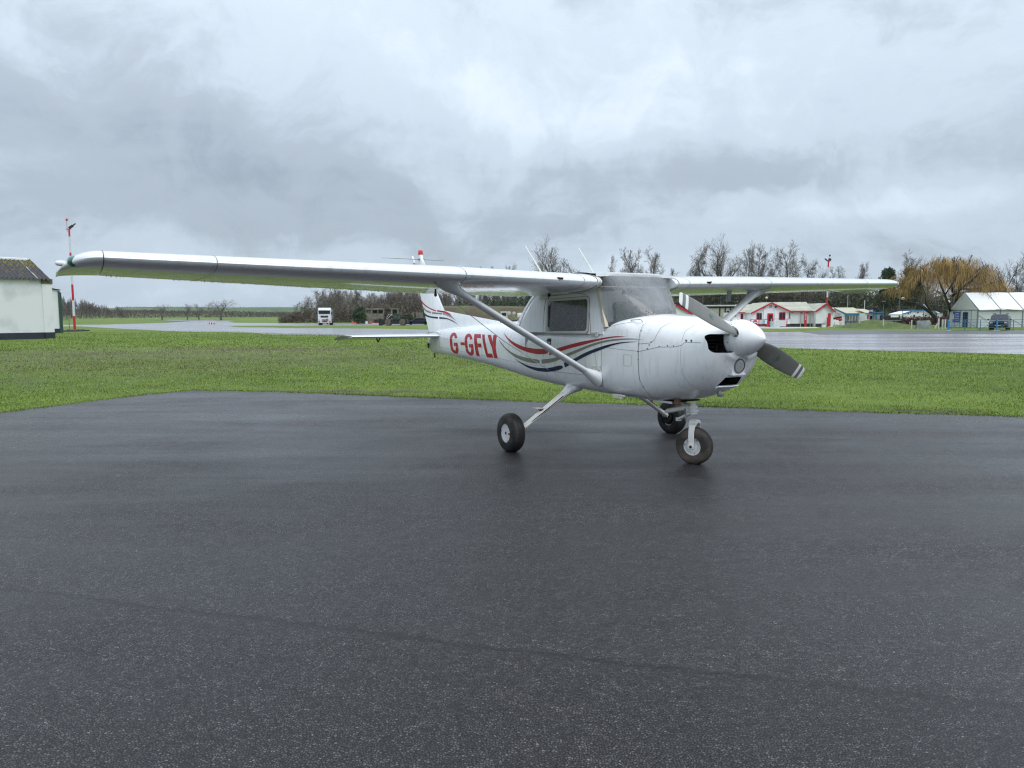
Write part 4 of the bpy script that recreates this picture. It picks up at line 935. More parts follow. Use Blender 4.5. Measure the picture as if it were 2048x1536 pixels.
for sg in(1,-1):
    er=Vector((0,-sg*math.cos(PA),sg*math.sin(PA))); ex=Vector((1,0,0)); et=ex.cross(er)
    st=[(.06,.10,62,.055),(.13,.105,56,.050),(.18,.115,50,.040),(.26,.135,43,.030),(.36,.148,36,.022),(.48,.150,30,.017),(.60,.142,26,.014),(.70,.130,23,.011),(.765,.120,21.5,.009),(.772,.119,21.5,.009),(.80,.114,21,.009),(.807,.113,21,.009),(.838,.106,20.5,.008),(.845,.104,20.5,.008),(.862,.096,20,.007),(.876,.075,20,.005)]
    rings=[];n=18
    for r,ch,be,th in st:
        b=R(be); cd=et*math.cos(b)+ex*math.sin(b); nd=ex*math.cos(b)-et*math.sin(b)
        rings.append([HUB+er*r+cd*(ch*1.18/2*math.cos(2*PI*k/n))+nd*(th/2*math.sin(2*PI*k/n)*(1.25 if math.sin(2*PI*k/n)>0 else .5)) for k in range(n)])
    mb=MB(); 
    for i in range(len(st)-1):
        r=st[i][0]; white=(.764<r<.80) or r>.837 
        mb.add(rings[i]+rings[i+1],[(k,(k+1)%n,(k+1)%n+n,k+n) for k in range(n)],1 if white else 0)
    mb.add(rings[-1],[tuple(range(n))],1)
    pb=build(mb,'propeller_blade',[m_prop,m_propw],PL,smooth=50,fix=True)
    pb['label']='grey propeller blade with two white tip bands pointing '+('up to the left' if sg>0 else 'down to the right')
    # green maker's emblem: oval ring and short text marks
    mb=MB(); r=.455; b=R(31); cd=et*math.cos(b)+ex*math.sin(b); nd=ex*math.cos(b)-et*math.sin(b)
    def pt(u,v): return HUB+er*(r+u)+cd*v+nd*(.0095*math.sqrt(max(0,1-(v/.075)**2))+.0022)
    nn=28
    for k in range(nn):
        a0,a1=2*PI*k/nn,2*PI*(k+1)/nn
        mb.add([pt(.045*math.cos(a0),.030*math.sin(a0)),pt(.045*math.cos(a1),.030*math.sin(a1)),pt(.038*math.cos(a1),.024*math.sin(a1)),pt(.038*math.cos(a0),.024*math.sin(a0))],[(0,1,2,3)])
    for k in range(7): mb.add([pt(-.028+k*.0085,-.009),pt(-.023+k*.0085,-.009),pt(-.021+k*.0085,.010),pt(-.026+k*.0085,.010)],[(0,1,2,3)])
    build(mb,'maker_emblem',m_green,PL,fix=False)
    mb=MB(); c=HUB+er*.158; b=R(54); cd=et*math.cos(b)+ex*math.sin(b)
    rr=[]
    for k in range(18):
        a=2*PI*k/18; off=cd*(.062*math.cos(a))+(ex*math.cos(b)-et*math.sin(b))*(.036*math.sin(a)); rr.append(off)
    mb.loft([[HUB+er*(.120)+o*1.0 for o in rr],[HUB+er*(.1665)+o*1.0 for o in rr]],cap=False); build(mb,'blade_cutout',m_dark,PL)
# landing light in the chin
T=Matrix.Translation((.792,-.0,.992))@Matrix.Rotation(R(90+6),4,'Y')
plate(rrect(0,0,.165,.17,.035),[[(.060*math.cos(2*PI*k/28),.060*math.sin(2*PI*k/28)) for k in range(28)]],lambda u,v,t_:tuple(T@Vector((u*(1+t_*.6),v*(1+t_*.6),.042-t_))),.11,'landing_light_housing',m_white,PL)
mb=MB(); mb.loft([[T@Vector((.070,y_,-.03)),T@Vector((.070,y_,.062)),T@Vector((.086,y_,.060)),T@Vector((.092,y_,-.03))] for y_ in (-.082,0,.082)]); build(mb,'landing_light_lip',m_white,PL,bevel=.004)
mb=MB(); mb.lathe([(.066,.038),(.067,.052),(.062,.058),(.057,.055)],T,28,cap=False); build(mb,'landing_light_ring',m_line,PL,smooth=40)
mb=MB(); mb.lathe([(.0595,.052),(.050,.0455),(.038,.0395),(.024,.0357),(.010,.0342),(.0005,.034)],T,24); build(mb,'landing_light_lens',m_chrome,PL,smooth=60)
mb=MB(); mb.loft([[Vector((.68,y,.800)),Vector((.742-1.5*y*y,y,.803)),Vector((.744-1.5*y*y,y,.792)),Vector((.68,y,.772))] for y in np.linspace(-.13,.13,9)]); build(mb,'chin_intake_lip',m_white,PL,smooth=50)
# exhaust, drain, antennas below
mb=MB(); mb.tube([(.245,-.17,.70),(.25,-.19,.60)],.030,14,cap=False); mb.tube([(.2485,-.184,.63),(.2505,-.192,.592)],.033,14); build(mb,'exhaust_pipe',m_rust,PL,smooth=50)
if 0: mb.add([Vector((.245+.065*math.cos(2*PI*k/20),-sy(.245+.065*math.cos(2*PI*k/20),.690+.028*math.sin(2*PI*k/20))-.003,.690+.028*math.sin(2*PI*k/20))) for k in range(20)],[tuple(range(20))])
mb=MB(); mb.tube([(.60,.0,.77),(.61,0,.705)],.018,10); mb.box((.62,0,.70),(.05,.03,.025)); build(mb,'breather_pipe',m_metal,PL)
mb=MB(); mb.box((.06,0,.606),(.24,.38,.012)); build(mb,'cowl_outlet_shade',m_dark,PL)  # solid plate; its black stands in for the shade inside the outlet
mb=MB(); mb.box((.07,-.205,.604),(.26,.012,.020)); build(mb,'cowl_outlet_lip',m_propw,PL)
mb=MB(); mb.box((-.30,-.455,.648),(.17,.03,.014)); mb.box((-.30,-.465,.628),(.13,.02,.018)); build(mb,'fuel_drain_plate',m_trim,PL)
mb=MB(); mb.box((-.55,.15,.60),(.10,.10,.006)); mb.bar((-.55,.15,.60),(-.55,.15,.56),.012); build(mb,'belly_step_plate',m_trim,PL)

# ---- wheels
def wheel(parent,c,Rr,w,rim,rotz,mt,name='main_wheel',nose=False,disc=True):
    T=Matrix.Translation(c)@Matrix.Rotation(rotz,4,'Z')@Matrix.Rotation(PI/2,4,'X')   # local z = +/-y axis outward at -y
    prof=[]; n=26
    for i in range(n+1):
        a=-PI/2+PI*i/n+0; # tyre bulge
        prof.append((rim+(Rr-rim)*max(0,math.cos(a))**.52, w/2*math.copysign(abs(math.sin(a))**.75,math.sin(a))))
    prof=[(rim*.96,-w*.36)]+prof+[(rim*.96,w*.36)]
    mb=MB(); mb.lathe(prof,T,44); ty=build(mb,name,mt,parent,smooth=60)
    for v in ty.data.vertices:
        if v.co.z<.006: v.co.z=.003+.3*(v.co.z-.006) if v.co.z>0 else .002
    mb=MB()
    for zz_ in (-.30,-.1,.1,.30): mb.lathe([(Rr*1.0006-.0*abs(zz_),zz_*w*.55-.003),(Rr*1.0006,zz_*w*.55+.003)],T,44,cap=False)
    for v_ in range(len(mb.v)):
        if mb.v[v_][2]<.006: mb.v[v_]=(mb.v[v_][0],mb.v[v_][1],.006)
    build(mb,'tyre_groove',m_dark,ty,fix=False)
    mb=MB(); mb.lathe([(rim*1.0,w*.30),(rim*1.02,w*.40),(rim*.93,w*.405),(rim*.88,w*.33 if not disc else w*.395),(.0005,w*.33 if not disc else w*.41)],T,40)
    mb.lathe([(rim*1.0,-w*.30),(rim*1.02,-w*.40),(rim*.9,-w*.36),(.05,-w*.25),(.0005,-w*.25)],T,30)
    hb=build(mb,'hub',m_propw if (disc or nose) else m_trim,ty,smooth=35)
    mb=MB(); mb.lathe([(.016,w*.41),(.014,w*.425),(.0005,w*.426)],T,12)
    for k in range(3):
        a=2*PI*k/3+.9; mb.lathe([(.006,w*.405),(.005,w*.425)],T@Matrix.Translation((rim*.84*math.cos(a),rim*.84*math.sin(a),0)),8)
    build(mb,'hub_bolts',m_dark,ty)
    return ty,T
t1,T1=wheel(PL,Vector((-1.235,-1.155,.205)),.208,.155,.104,0,m_tyre)
mb=MB(); mb.box(T1@Vector((.083,.0,.068)),(.03,.012,.02)); build(mb,'creep_mark',m_red,t1)
t2,T2=wheel(PL,Vector((-1.235,1.155,.205)),.208,.155,.104,PI,m_tyre)
mb=MB(); mb.lathe([(.075,-.10),(.08,-.07),(.078,-.05)],T2,20); mb.box(T2@Vector((.05,.03,-.10)),(.07,.05,.06)); build(mb,'brake_unit',m_dark,t2)
mb=MB(); mb.lathe([(.075,-.10),(.08,-.07),(.078,-.05)],T1,20); mb.box(T1@Vector((.05,.03,-.10)),(.07,.05,.06)); build(mb,'brake_unit',m_dark,t1)
for s in(-1,1):
    a=Vector((-1.20,s*.36,.665)); b=Vector((-1.215,s*1.04,.235)); d=(b-a).normalized(); mb=MB()
    def er_(c,ch,th,n=14):
        f=Vector((1,0,0)); f=(f-d*f.dot(d)).normalized(); g=d.cross(f); return [c+f*ch/2*math.cos(2*PI*k/n)+g*th/2*math.sin(2*PI*k/n) for k in range(n)]
    mb.loft([er_(a+(b-a)*q,ch,th) for q,ch,th in((0,.11,.07),(.4,.10,.06),(.8,.088,.05),(1.0,.085,.048))]); mb.bar(b-d*.03,b+Vector((-.02,s*.07,-.025)),.05)
    build(mb,'gear_leg',m_gear,PL,smooth=50)
    mb=MB(); mb.loft([er_(a+(b-a)*.20,.118,.072),er_(a+(b-a)*.14,.13,.085),er_(a+(b-a)*.05,.19,.12),er_(a-(b-a)*.03,.27,.17)]); build(mb,'gear_leg_fairing',m_white,PL,smooth=60)
    c=a+(b-a)*.62; mb=MB(); mb.box(c+Vector((-.02,s*.03,.045)),(.10,.085,.010)); mb.box(c+Vector((0,0,.018)),(.05,.04,.04),1); build(mb,'boarding_step',[m_trim,m_rust],PL,bevel=.002)
    mb=MB(); g_=Vector((.05,0,.01)); mb.tube([a+(b-a)*.25+g_,a+(b-a)*.6+g_,a+(b-a)*.97+g_*.6],.005,5); build(mb,'brake_hose',m_dark,PL)
NS=R(22); NC=Vector((.300,0,.181))
t3,T3=wheel(PL,NC,.183,.130,.090,NS,m_gtyre,name='nose_wheel',nose=True)
mb=MB()
for k in range(44):
    a=2*PI*k/44; mb.add([T3@Vector((r*math.cos(a+o),r*math.sin(a+o),.0548)) for r,o in((.052,-.02),(.078,-.014),(.078,.014),(.052,.02))],[(0,1,2,3)])
build(mb,'hub_fins',m_line,t3,fix=False)
RZ=Matrix.Translation(NC)@Matrix.Rotation(NS,4,'Z')
q3=lambda x,y,z:RZ@Vector((x,y,z))
top=Vector((.262,0,.60))
mb=MB(); L3=q3(0,0,.215); ax=(top-L3).normalized()
mb.tube([top,L3+ax*.09],.030,14); mb.tube([top-ax*.03,top-ax*.06],.045,14); mb.tube([top-ax*.075,top-ax*.095],.050,14); mb.tube([L3+ax*.14,L3+ax*.09],.036,14); build(mb,'nose_strut',m_gear,PL,smooth=40)
mb=MB(); mb.tube([L3+ax*.17,L3+ax*.14],.0225,12); build(mb,'oleo_piston',m_propw,PL,smooth=40)
mb=MB()
for s in(-1,1):
    r_=[]
    for z,y,hw,th in((.235,.028,.034,.03),(.205,.060,.032,.016),(.15,.083,.029,.012),(.08,.086,.030,.012),(.02,.082,.024,.012),(-.005,.080,.030,.014),(-.03,.080,.018,.012)):
        r_.append([q3(dx,s*(y+dy)*.96,z) for dx,dy in((-hw,-th/2),(hw,-th/2),(hw,th/2),(-hw,th/2))])
    mb.loft(r_)
r_=[[q3(dx,y,z) for dx,z in((-.04,.205+a),(.04,.205+a),(.035,.245+a*.6),(-.035,.245+a*.6))] for y,a in((-.062,-.012),(-.04,.012),(0,.02),(.04,.012),(.062,-.012))]; mb.loft(r_)
build(mb,'nose_fork',m_gear,PL,smooth=35,bevel=.004)
mb=MB(); mb.lathe([(.030,.074),(.030,.088),(.026,.092)],T3,8); build(mb,'axle_nut',m_trim,PL); mb=MB(); mb.lathe([(.014,.0925),(.012,.096)],T3,12); build(mb,'axle_hole',m_dark,PL)
mb=MB(); k1=L3+ax*.10+Vector((-.03,0,0)); k2=Vector((.10,-.02,.42)); k3=top-ax*.09
mb.bar(k1+Vector((0,-.025,0)),k2+Vector((0,-.02,0)),.022,.02);mb.bar(k1+Vector((0,.025,0)),k2+Vector((0,.02,0)),.022,.02);mb.bar(k2+Vector((0,-.02,0)),k3+Vector((0,-.02,0)),.02);mb.bar(k2+Vector((0,.02,0)),k3+Vector((0,.02,0)),.02); mb.box(k2,(.028,.055,.035)); build(mb,'scissor_link',m_gear,PL,bevel=.003)
mb=MB(); mb.tube([(.20,-.06,.545),(.03,-.10,.50)],.024,12); mb.tube([(.24,-.05,.555),(.20,-.06,.545)],.012,8); mb.tube([(.03,-.10,.50),(.0,-.105,.49)],.014,8); build(mb,'shimmy_damper',m_gear,PL,smooth=40)
mb=MB(); mb.tube([(.21,-.05,.60),(.225,-.045,.42)],.006,6); mb.tube([(-.02,.10,.60),(.20,.04,.56)],.008,6); mb.bar((.20,-.08,.575),(.30,.08,.575),.02,.014); mb.bar((.06,-.10,.60),(.26,.06,.57),.014); build(mb,'steering_rods',m_metal,PL)
# ------------------------------------------------------------------ trees
m_bark=mat('grey_bark',(.075,.066,.055),.85,.3,1.5,col2=(.12,.11,.09),lo=.4,hi=.65)
m_twig=mat('winter_twigs',(.125,.102,.084),.9,.3,.3,col2=(.21,.175,.145),lo=.4,hi=.6)
m_birch=mat('pale_bark',(.30,.29,.25),.8,.2,1.5,col2=(.14,.13,.11),lo=.5,hi=.7)
m_ever=mat('evergreen_leaf',(.018,.035,.013),.7,.3,.5,col2=(.045,.075,.025),lo=.42,hi=.62)
m_holly=mat('bush_leaf',(.03,.06,.018),.6,.3,.5,col2=(.075,.12,.03),lo=.42,hi=.62)
m_ivy=mat('ivy_leaf',(.022,.04,.014),.7,.3,.7)
m_scrub=mat('brown_scrub',(.085,.066,.050),.9,.3,.25,col2=(.15,.125,.085),lo=.42,hi=.6)
def grow_tree(seed,style):
    r=np.random.RandomState(seed); segs=[]
    # n: pieces per level, start: first node that forks, ra: length ratio per level, an: fork angle, tr: upward pull
    P=dict(round=dict(n=[3,5,4,3,2],start=[1,1,0,0],ra=[1.35,.62,.62,.66],an=[52,44,42,40],tr=[.1,.05,.03,.02],wob=.17,k=[3,2,2,2],L0=.36,fade=.2),
           vase=dict(n=[3,5,4,3,2],start=[1,1,0,0],ra=[1.75,.52,.58,.66],an=[30,36,38,38],tr=[.1,.10,.06,.04],wob=.13,k=[3,2,2,2],L0=.32,fade=.2),
           poplar=dict(n=[9,5,3,3,2],start=[1,0,0,0],ra=[.40,.50,.60,.75],an=[50,40,36,36],tr=[.03,.17,.12,.08],wob=.12,k=[2,2,2,2],L0=1.0,fade=.40),
           spire=dict(n=[9,4,3,2,1],start=[1,0,0,0],ra=[.30,.50,.62,.8],an=[32,30,30,30],tr=[.03,.22,.16,.1],wob=.09,k=[2,2,2,2],L0=1.0,fade=.6),
           droop=dict(n=[8,5,4,3,2],start=[1,0,0,0],ra=[.40,.52,.6,.8],an=[50,44,44,44],tr=[.03,.10,-.02,-.14],wob=.15,k=[2,2,2,2],L0=1.0,fade=.35))[style]
    def br(p,d,L,rad,lev):
        n=P['n'][lev]
        for i in range(n):
            d=d+r.randn(3)*P['wob']*(1 if lev else .45)+np.array([0,0,P['tr'][min(lev,3)]]); d/=np.linalg.norm(d)
            q=p+d*(L/n); r1=rad*(1-.60/n)
            segs.append((p,q,rad,r1,lev)); p=q; rad=r1
            if lev<4 and i>=P['start'][lev]:
                kk=P['k'][lev]
                if lev<=1 and P['L0']==1.0 and r.rand()<.25: kk+=1
                for _ in range(kk):
                    a=R(P['an'][lev]*r.uniform(.65,1.3)); v=r.randn(3); v-=v.dot(d)*d; v/=np.linalg.norm(v)
                    cd=d*math.cos(a)+v*math.sin(a)
                    f=(1-P['fade']*(i+.5)/n) if lev==0 else (1-.3*i/n)
                    br(p,cd,L*P['ra'][lev]*f*r.uniform(.6,1.15),rad*(.50 if lev else (.62 if P['L0']<1 else .42)),lev+1)
    br(np.zeros(3),np.array([0,0,1.]),P['L0'],.017 if P['L0']==1.0 else .027,0)
    return segs
def seg_mesh(segs,H,Wd,levs,rmin):
    A=np.array([s[0] for s in segs]);B=np.array([s[1] for s in segs]);ra=np.array([s[2] for s in segs]);rb=np.array([s[3] for s in segs]);lv=np.array([s[4] for s in segs])
    zt=np.percentile(B[:,2],99.7); wd=np.percentile(np.hypot(B[:,0],B[:,1]),93)*2
    sc=np.array([Wd/wd,Wd/wd,H/zt]); A=A*sc;B=B*sc
    k=np.isin(lv,levs)&((lv<4)|(np.random.RandomState(2).rand(len(lv))<.6)); A,B,ra,rb,lv=A[k],B[k],ra[k]*H,rb[k]*H,lv[k]
    ra=np.maximum(ra,rmin);rb=np.maximum(rb,rmin*.8)
    d=B-A; d/=np.linalg.norm(d,axis=1,keepdims=True)+1e-9
    ref=np.where(np.abs(d[:,2:])<.9,np.array([[0,0,1.]]),np.array([[1.,0,0]])); u=np.cross(d,ref);u/=np.linalg.norm(u,axis=1,keepdims=True); w=np.cross(d,u)
    n=4; V=[]
    for base,rad in((A,ra),(B,rb)):
        for j in range(3): a=2*PI*j/3; V.append(base+(u*math.cos(a)+w*math.sin(a))*rad[:,None])
    V=np.stack(V,1).reshape(-1,3); o=np.arange(len(A))[:,None]*6
    F=np.concatenate([o+np.array([[0,1,4,3]]),o+np.array([[1,2,5,4]]),o+np.array([[2,0,3,5]])])
    return V,F
TWIG=.014
def tree_variant(style,v,H,Wd,bark,twig):
    key=(style,v,round(H),round(Wd),bark.name)
    segs=grow_tree(100+v*7+len(style),style)
    V,F=seg_mesh(segs,H,Wd,(0,1),.045); V2,F2=seg_mesh(segs,H,Wd,(2,3,4),TWIG)
    return (V,F,V2,F2)
_var={}
def tree(px,ytop,wpx,style,Y,label,group=None,v=None,bark=None,name='bare_tree',cat='tree',ivy=0,bright=None):
    H=at(px,ytop,Y).z-TZ(at(px,ytop,Y).x,Y); Wd=wpx/F_*Y; x=at(px,ytop,Y).x
    v=v if v is not None else (px//7)%3; bark=bark or m_bark
    key=(style,v,bark.name)
    t=thing(name,label,cat,(x,Y,TZ(x,Y)),rng.uniform(0,6.28),group)
    H0,W0=15.0,7.5
    if key not in _var:
        V,F,V2,F2=tree_variant(style,v,H0,W0,bark,m_twig)
        a=arr_mesh('trunk',V,F,bark,t,smooth=True); b=arr_mesh('crown',V2,F2,m_twig,t); _var[key]=(a.data,b.data)
    else:
        for n_,me in zip(('trunk','crown'),_var[key]):
            o=bpy.data.objects.new(n_,me); COL.objects.link(o); o.parent=t
    t.scale=(Wd/W0*1.22,Wd/W0*1.22,H/H0)
    if ivy:
        o=leaf_cloud('ivy',[(0,0,15*.14,.55,.55,15*.16),(0,0,15*.3,.4,.4,15*.1)],700,.22,m_ivy,t)
    return t
def leaf_cloud(name,ells,n,size,m,parent=None,kind=None,seed=3,surf=.55):
    r=np.random.RandomState(seed); V=[]
    tot=sum(e[3]*e[4]*e[5] for e in ells)
    for e in ells:
        k=max(20,int(n*e[3]*e[4]*e[5]/tot)); d=r.randn(k,3); d/=np.linalg.norm(d,axis=1,keepdims=True)
        rad=(surf+(1-surf)*r.rand(k))*(1+.16*np.sin(d[:,0]*5+e[0])*np.sin(d[:,2]*6+e[1]))
        c=np.array(e[:3])+d*rad[:,None]*np.array(e[3:6])
        a=r.randn(k,3)*size; b=r.randn(k,3)*size
        V.append(np.stack([c,c+a,c+b],1))
    V=np.concatenate(V).reshape(-1,3); F=np.arange(len(V)).reshape(-1,3)
    o=arr_mesh(name,V,F,m,parent)
    if kind: o['kind']=kind
    return o
SK='bare trees in the row behind the airfield'
T_=[(936,536,20,'spire',260,'small far bare tree just right of the beacon, first of the far row'),
(957,533,22,'spire',262,'small far bare tree, second of the far row above the wing'),
(978,533,22,'spire',264,'small far bare tree, third of the far row above the wing'),
(1010,529,30,'poplar',250,'far bare tree with upright twigs, just left of the left whip antenna'),
(1030,531,22,'spire',255,'slim far bare tree under the tip of the left whip antenna'),
(1062,525,40,'vase',230,'low spreading bare tree behind the left whip antenna'),
(1130,481,98,'vase',150,'big forked bare tree between the two whip antennas'),
(1090,512,40,'round',165,'smaller bare tree leaning out left of the big forked tree'),
(1228,510,20,'spire',170,'thin bare tree right of the right whip antenna'),
(1271,494,54,'poplar',152,'broad bare tree left one of the pair above the windscreen'),
(1314,496,48,'poplar',150,'broad bare tree right one of the pair above the windscreen'),
(1352,536,30,'spire',210,'low far bare tree right of the pair above the windscreen'),
(1374,540,22,'spire',215,'tiny far bare tree left of the ivy-clad double tree'),
(1404,487,44,'droop',150,'slender bare tree left of the tall ivy-clad one'),
(1441,470,80,'vase',148,'tallest bare tree with ivy-clad trunks over the far wing'),
(1466,512,34,'round',160,'short ivy-stemmed tree tucked right of the tallest tree'),
(1492,487,36,'poplar',150,'straight-trunked bare tree right of the tallest tree'),
(1520,490,42,'poplar',152,'leafless twin-topped tree in the middle of the far wing row'),
(1549,509,28,'droop',150,'thin open-branched bare tree between two fuller ones'),
(1579,487,52,'poplar',151,'tall full bare tree above the gable of the red-trimmed clubhouse'),
(1612,508,34,'droop',150,'rounded bare tree with arching twigs left of the red and white mast'),
(1637,528,42,'round',158,'bushy low bare tree just left of the red and white mast'),
(1664,533,24,'spire',165,'slim bare tree just right of the red and white mast'),
(1686,532,24,'spire',168,'slim bare tree, second right of the red and white mast'),
(1713,525,40,'poplar',160,'last bare tree of the row, left of the dark conifers'),
(1836,504,50,'poplar',140,'tall bare tree behind the gap between conifers and willow'),
(1858,524,34,'poplar',142,'lower bare tree close against the left side of the willow crown'),
(2012,505,68,'round',130,'large bare tree right of the willow above the tent'),
(2046,530,40,'poplar',128,'bare tree at the right edge of the photo above the tent')]
for i,a in enumerate(T_): tree(*a[:6],SK,v=i%3,ivy=1 if a[0] in (1441,1466) else 0)
tree(1392,548,26,'spire',150,'dark ivy-covered stump of a tree at the root of the far wing',SK,v=0,ivy=1)
# trees beyond the lorry and telehandler
for a in [(600,591,44,'vase',205,'multi-stemmed bare tree left of the white lorry'),(624,600,34,'vase',208,'small bare tree directly left of the white lorry'),
 (640,578,36,'poplar',200,'tall pale-stemmed tree rising over the white lorry'),(660,574,34,'poplar',198,'pale slender tree behind the right side of the lorry'),(682,576,34,'poplar',200,'slender tree right of the white lorry'),
 (702,578,32,'poplar',202,'slender tree left of the green bush by the ruin'),(722,582,30,'poplar',204,'slender tree above the green bush by the ruin')]:
    tree(*a[:6],'bare trees beyond the parked lorry',v=a[0]%3,bark=m_birch if a[0]%2==0 else None)
# hedgerow oaks on the far fields
for a in [(323,608,30,'round',330,'small dark round bare tree, leftmost on the far hedge'),(374,607,26,'round',330,'left one of two touching round trees on the far hedge'),(397,607,26,'round',332,'right one of two touching round trees on the far hedge'),
 (440,598.5,50,'round',320,'biggest round bare oak on the far hedge'),(288,616,14,'round',380,'tiny bare tree near the wood on the far hedge'),(550,619,8,'round',700,'dot of a tree on the far hill crest')]:
    tree(*a[:6],'round bare trees along the far hedge',v=a[0]%3)
# conifers
for px,yt,w,lab in ((1776,536,44,'dark green conifer above the far wing tip, left of the pair'),(1826,533,50,'dark green conifer touching the willow, right of the pair')):
    Y=118; x=at(px,yt,Y).x; H=at(px,yt,Y).z; t=thing('conifer_tree',lab,'tree',(x,Y,0),0,'dark conifers behind the huts'); wd=w/F_*Y/2
    mb=MB(); mb.tube([(0,0,0),(0,0,H*.8)],[.22,.06],8); build(mb,'trunk',m_bark,t,smooth=60)
    r=np.random.RandomState(px); el=[]
    for k in range(26):
        q=r.rand()**.8; rr=wd*(1-.55*q**1.5)*.8; a=r.rand()*6.28; el.append((math.cos(a)*rr*.75,math.sin(a)*rr*.75,H*(.32+.60*q),wd*.32,wd*.32,H*.085))
    el.append((0,0,H*.62,wd*.6,wd*.6,H*.3))
    leaf_cloud('crown',el,9000,.17,m_ever,t,seed=px)
# the wood behind: many thin trunks, dark undergrowth (reads as one mass)
def wood(name,label,strip,n,zt,seed,levs=(0,1,2,3),styles=('poplar','spire','vase'),rmin=.02,mats=None):
    r=np.random.RandomState(seed); VV=[];FF=[];off=0
    lib=[seg_mesh([s for s in grow_tree(300+i+seed,styles[i%len(styles)]) if s[4]<=3],1.0,.42,levs,rmin/12) for i in range(5)]
    for i in range(n):
        px=strip[0]+(strip[1]-strip[0])*r.rand(); Y=r.uniform(*strip[2]); x=at(px,600,Y).x; z0=TZ(x,Y)
        H=(at(px,np.interp(px,[q[0] for q in zt],[q[1] for q in zt])+r.uniform(-6,10),Y).z-z0)
        V,F=lib[r.randint(5)]; a=r.rand()*6.28; c,s_=math.cos(a),math.sin(a); w=H*r.uniform(.7,1.1)
        P_=np.stack([(V[:,0]*c-V[:,1]*s_)*w+x,(V[:,0]*s_+V[:,1]*c)*w+Y,V[:,2]*H+z0],1)
        VV.append(P_);FF.append(F+off);off+=len(V)
    o=arr_mesh(name,np.concatenate(VV),np.concatenate(FF),mats or m_twig); tag(o,label,'wood',kind='stuff'); return o
def thicket(name,label,strip,n,prof,seed,m,size=.35,jit=1.0):
    r=np.random.RandomState(seed); px=strip[0]+(strip[1]-strip[0])*r.rand(n); Y=r.uniform(strip[2][0],strip[2][1],n)
    yt=np.interp(px,[q[0] for q in prof],[q[1] for q in prof])+jit*(3*np.sin(px*.21)+2.2*np.sin(px*.57+1)+1.5*np.sin(px*1.3))
    x=(px-1024)/F_*Y; top=(hz(px)-yt)/F_*Y+CH; z0=np.array([TZ(a,b) for a,b in zip(x,Y)])
    z=z0+(top-z0)*r.rand(n)**.75
    c=np.stack([x,Y,z],1); a=r.randn(n,3)*size*[.5,.5,1.2]; b=r.randn(n,3)*size*[.9,.9,.6]
    V=np.stack([c,c+a,c+b],1).reshape(-1,3); o=arr_mesh(name,V,np.arange(len(V)).reshape(-1,3),m); tag(o,label,'undergrowth',kind='stuff'); return o
wood('wood','bare winter wood behind the clubhouse and huts',(1380,2120,(155,185)),120,[(1380,585),(1500,575),(1650,575),(1760,585),(1900,590),(2120,560)],41,levs=(0,1,2,3),rmin=.03,styles=('poplar','droop','spire'))
wood('wood','leafless wood seen between the tail and the cabin',(860,1400,(165,195)),60,[(860,588),(1000,575),(1100,560),(1400,560)],43,levs=(0,1,2,3),rmin=.03)
wood('wood','brown winter wood behind the ruined building',(725,900,(178,200)),80,[(725,596),(750,590),(800,584),(900,586)],45,styles=('vase','droop','poplar'),rmin=.022)
wood('wood','pale leafless wood behind the white lorry',(640,760,(205,225)),46,[(640,582),(760,590)],47,mats=m_birch,levs=(0,1,2,3),rmin=.02)
wood('wood','low leafless wood at the far left by the hedge',(60,262,(360,410)),110,[(60,598),(125,598),(165,603),(200,612),(240,619),(262,624)],49,levs=(0,1,2,3),rmin=.05,styles=('vase','round','poplar'))
thicket('undergrowth','dark evergreen undergrowth behind the clubhouse and huts',(1340,2150,(150,175)),42000,[(1340,588),(1450,584),(1560,590),(1640,592),(1700,590),(1800,594),(1900,598),(2150,590)],51,m_ever)
thicket('undergrowth','brown scrub through the wood behind the huts',(1340,2150,(148,165)),16000,[(1340,592),(1700,580),(1900,585),(2150,570)],52,m_scrub,.3)
thicket('undergrowth','dark hedge and ivy behind the tail of the aircraft',(860,1340,(150,168)),16000,[(860,612),(930,610),(1000,600),(1100,596),(1340,590)],53,m_ever,.3)
thicket('undergrowth','brown bramble bank left of the dark hedge',(560,960,(176,190)),20000,[(560,634),(588,631),(604,624),(660,622),(730,616),(800,606),(860,608),(960,612)],54,m_scrub,.3)
thicket('hedge','long dark trimmed hedge across the far field',(60,600,(398,404)),22000,[(60,618),(250,620),(420,622),(600,625)],55,m_scrub,.30,.12)
for o in COL.objects:
    if o.name.startswith('hedge'): o['kind']='stuff'; o['category']='hedge'
# hedge lines on the far hill
thicket('hedge','thin dark hedge line along the crest of the far hill',(235,620,(1000,1020)),5000,[(235,614),(420,616.5),(620,620.5)],56,m_scrub,.5,.1)['category']='hedge'
thicket('hedge','second hedge line half way up the far hill',(235,420,(640,650)),3500,[(235,621),(300,620.5),(420,626)],57,m_scrub,.4,.1)['category']='hedge'
# brown earth bank in front of the wood behind the tail
mb=MB(); pr=[(860,622,612),(930,623,611),(1000,626,612),(1060,627,613),(1120,628,616)]
rings=[]
for px,yb,yt in pr:
    Y=138; x=at(px,600,Y).x; H=at(px,yt,Y).z; rings.append([Vector((x,Y-4,-.1)),Vector((x,Y-1.5,H*.85)),Vector((x,Y+1,H)),Vector((x,Y+5,H*.9)),Vector((x,Y+8,-.1))])
mb.loft(rings); bank=build(mb,'earth_bank',mat('brown_bank',(.085,.062,.042),.95,.3,.5,bump=.5,col2=(.10,.10,.045)),smooth=60); bank['kind']='structure'
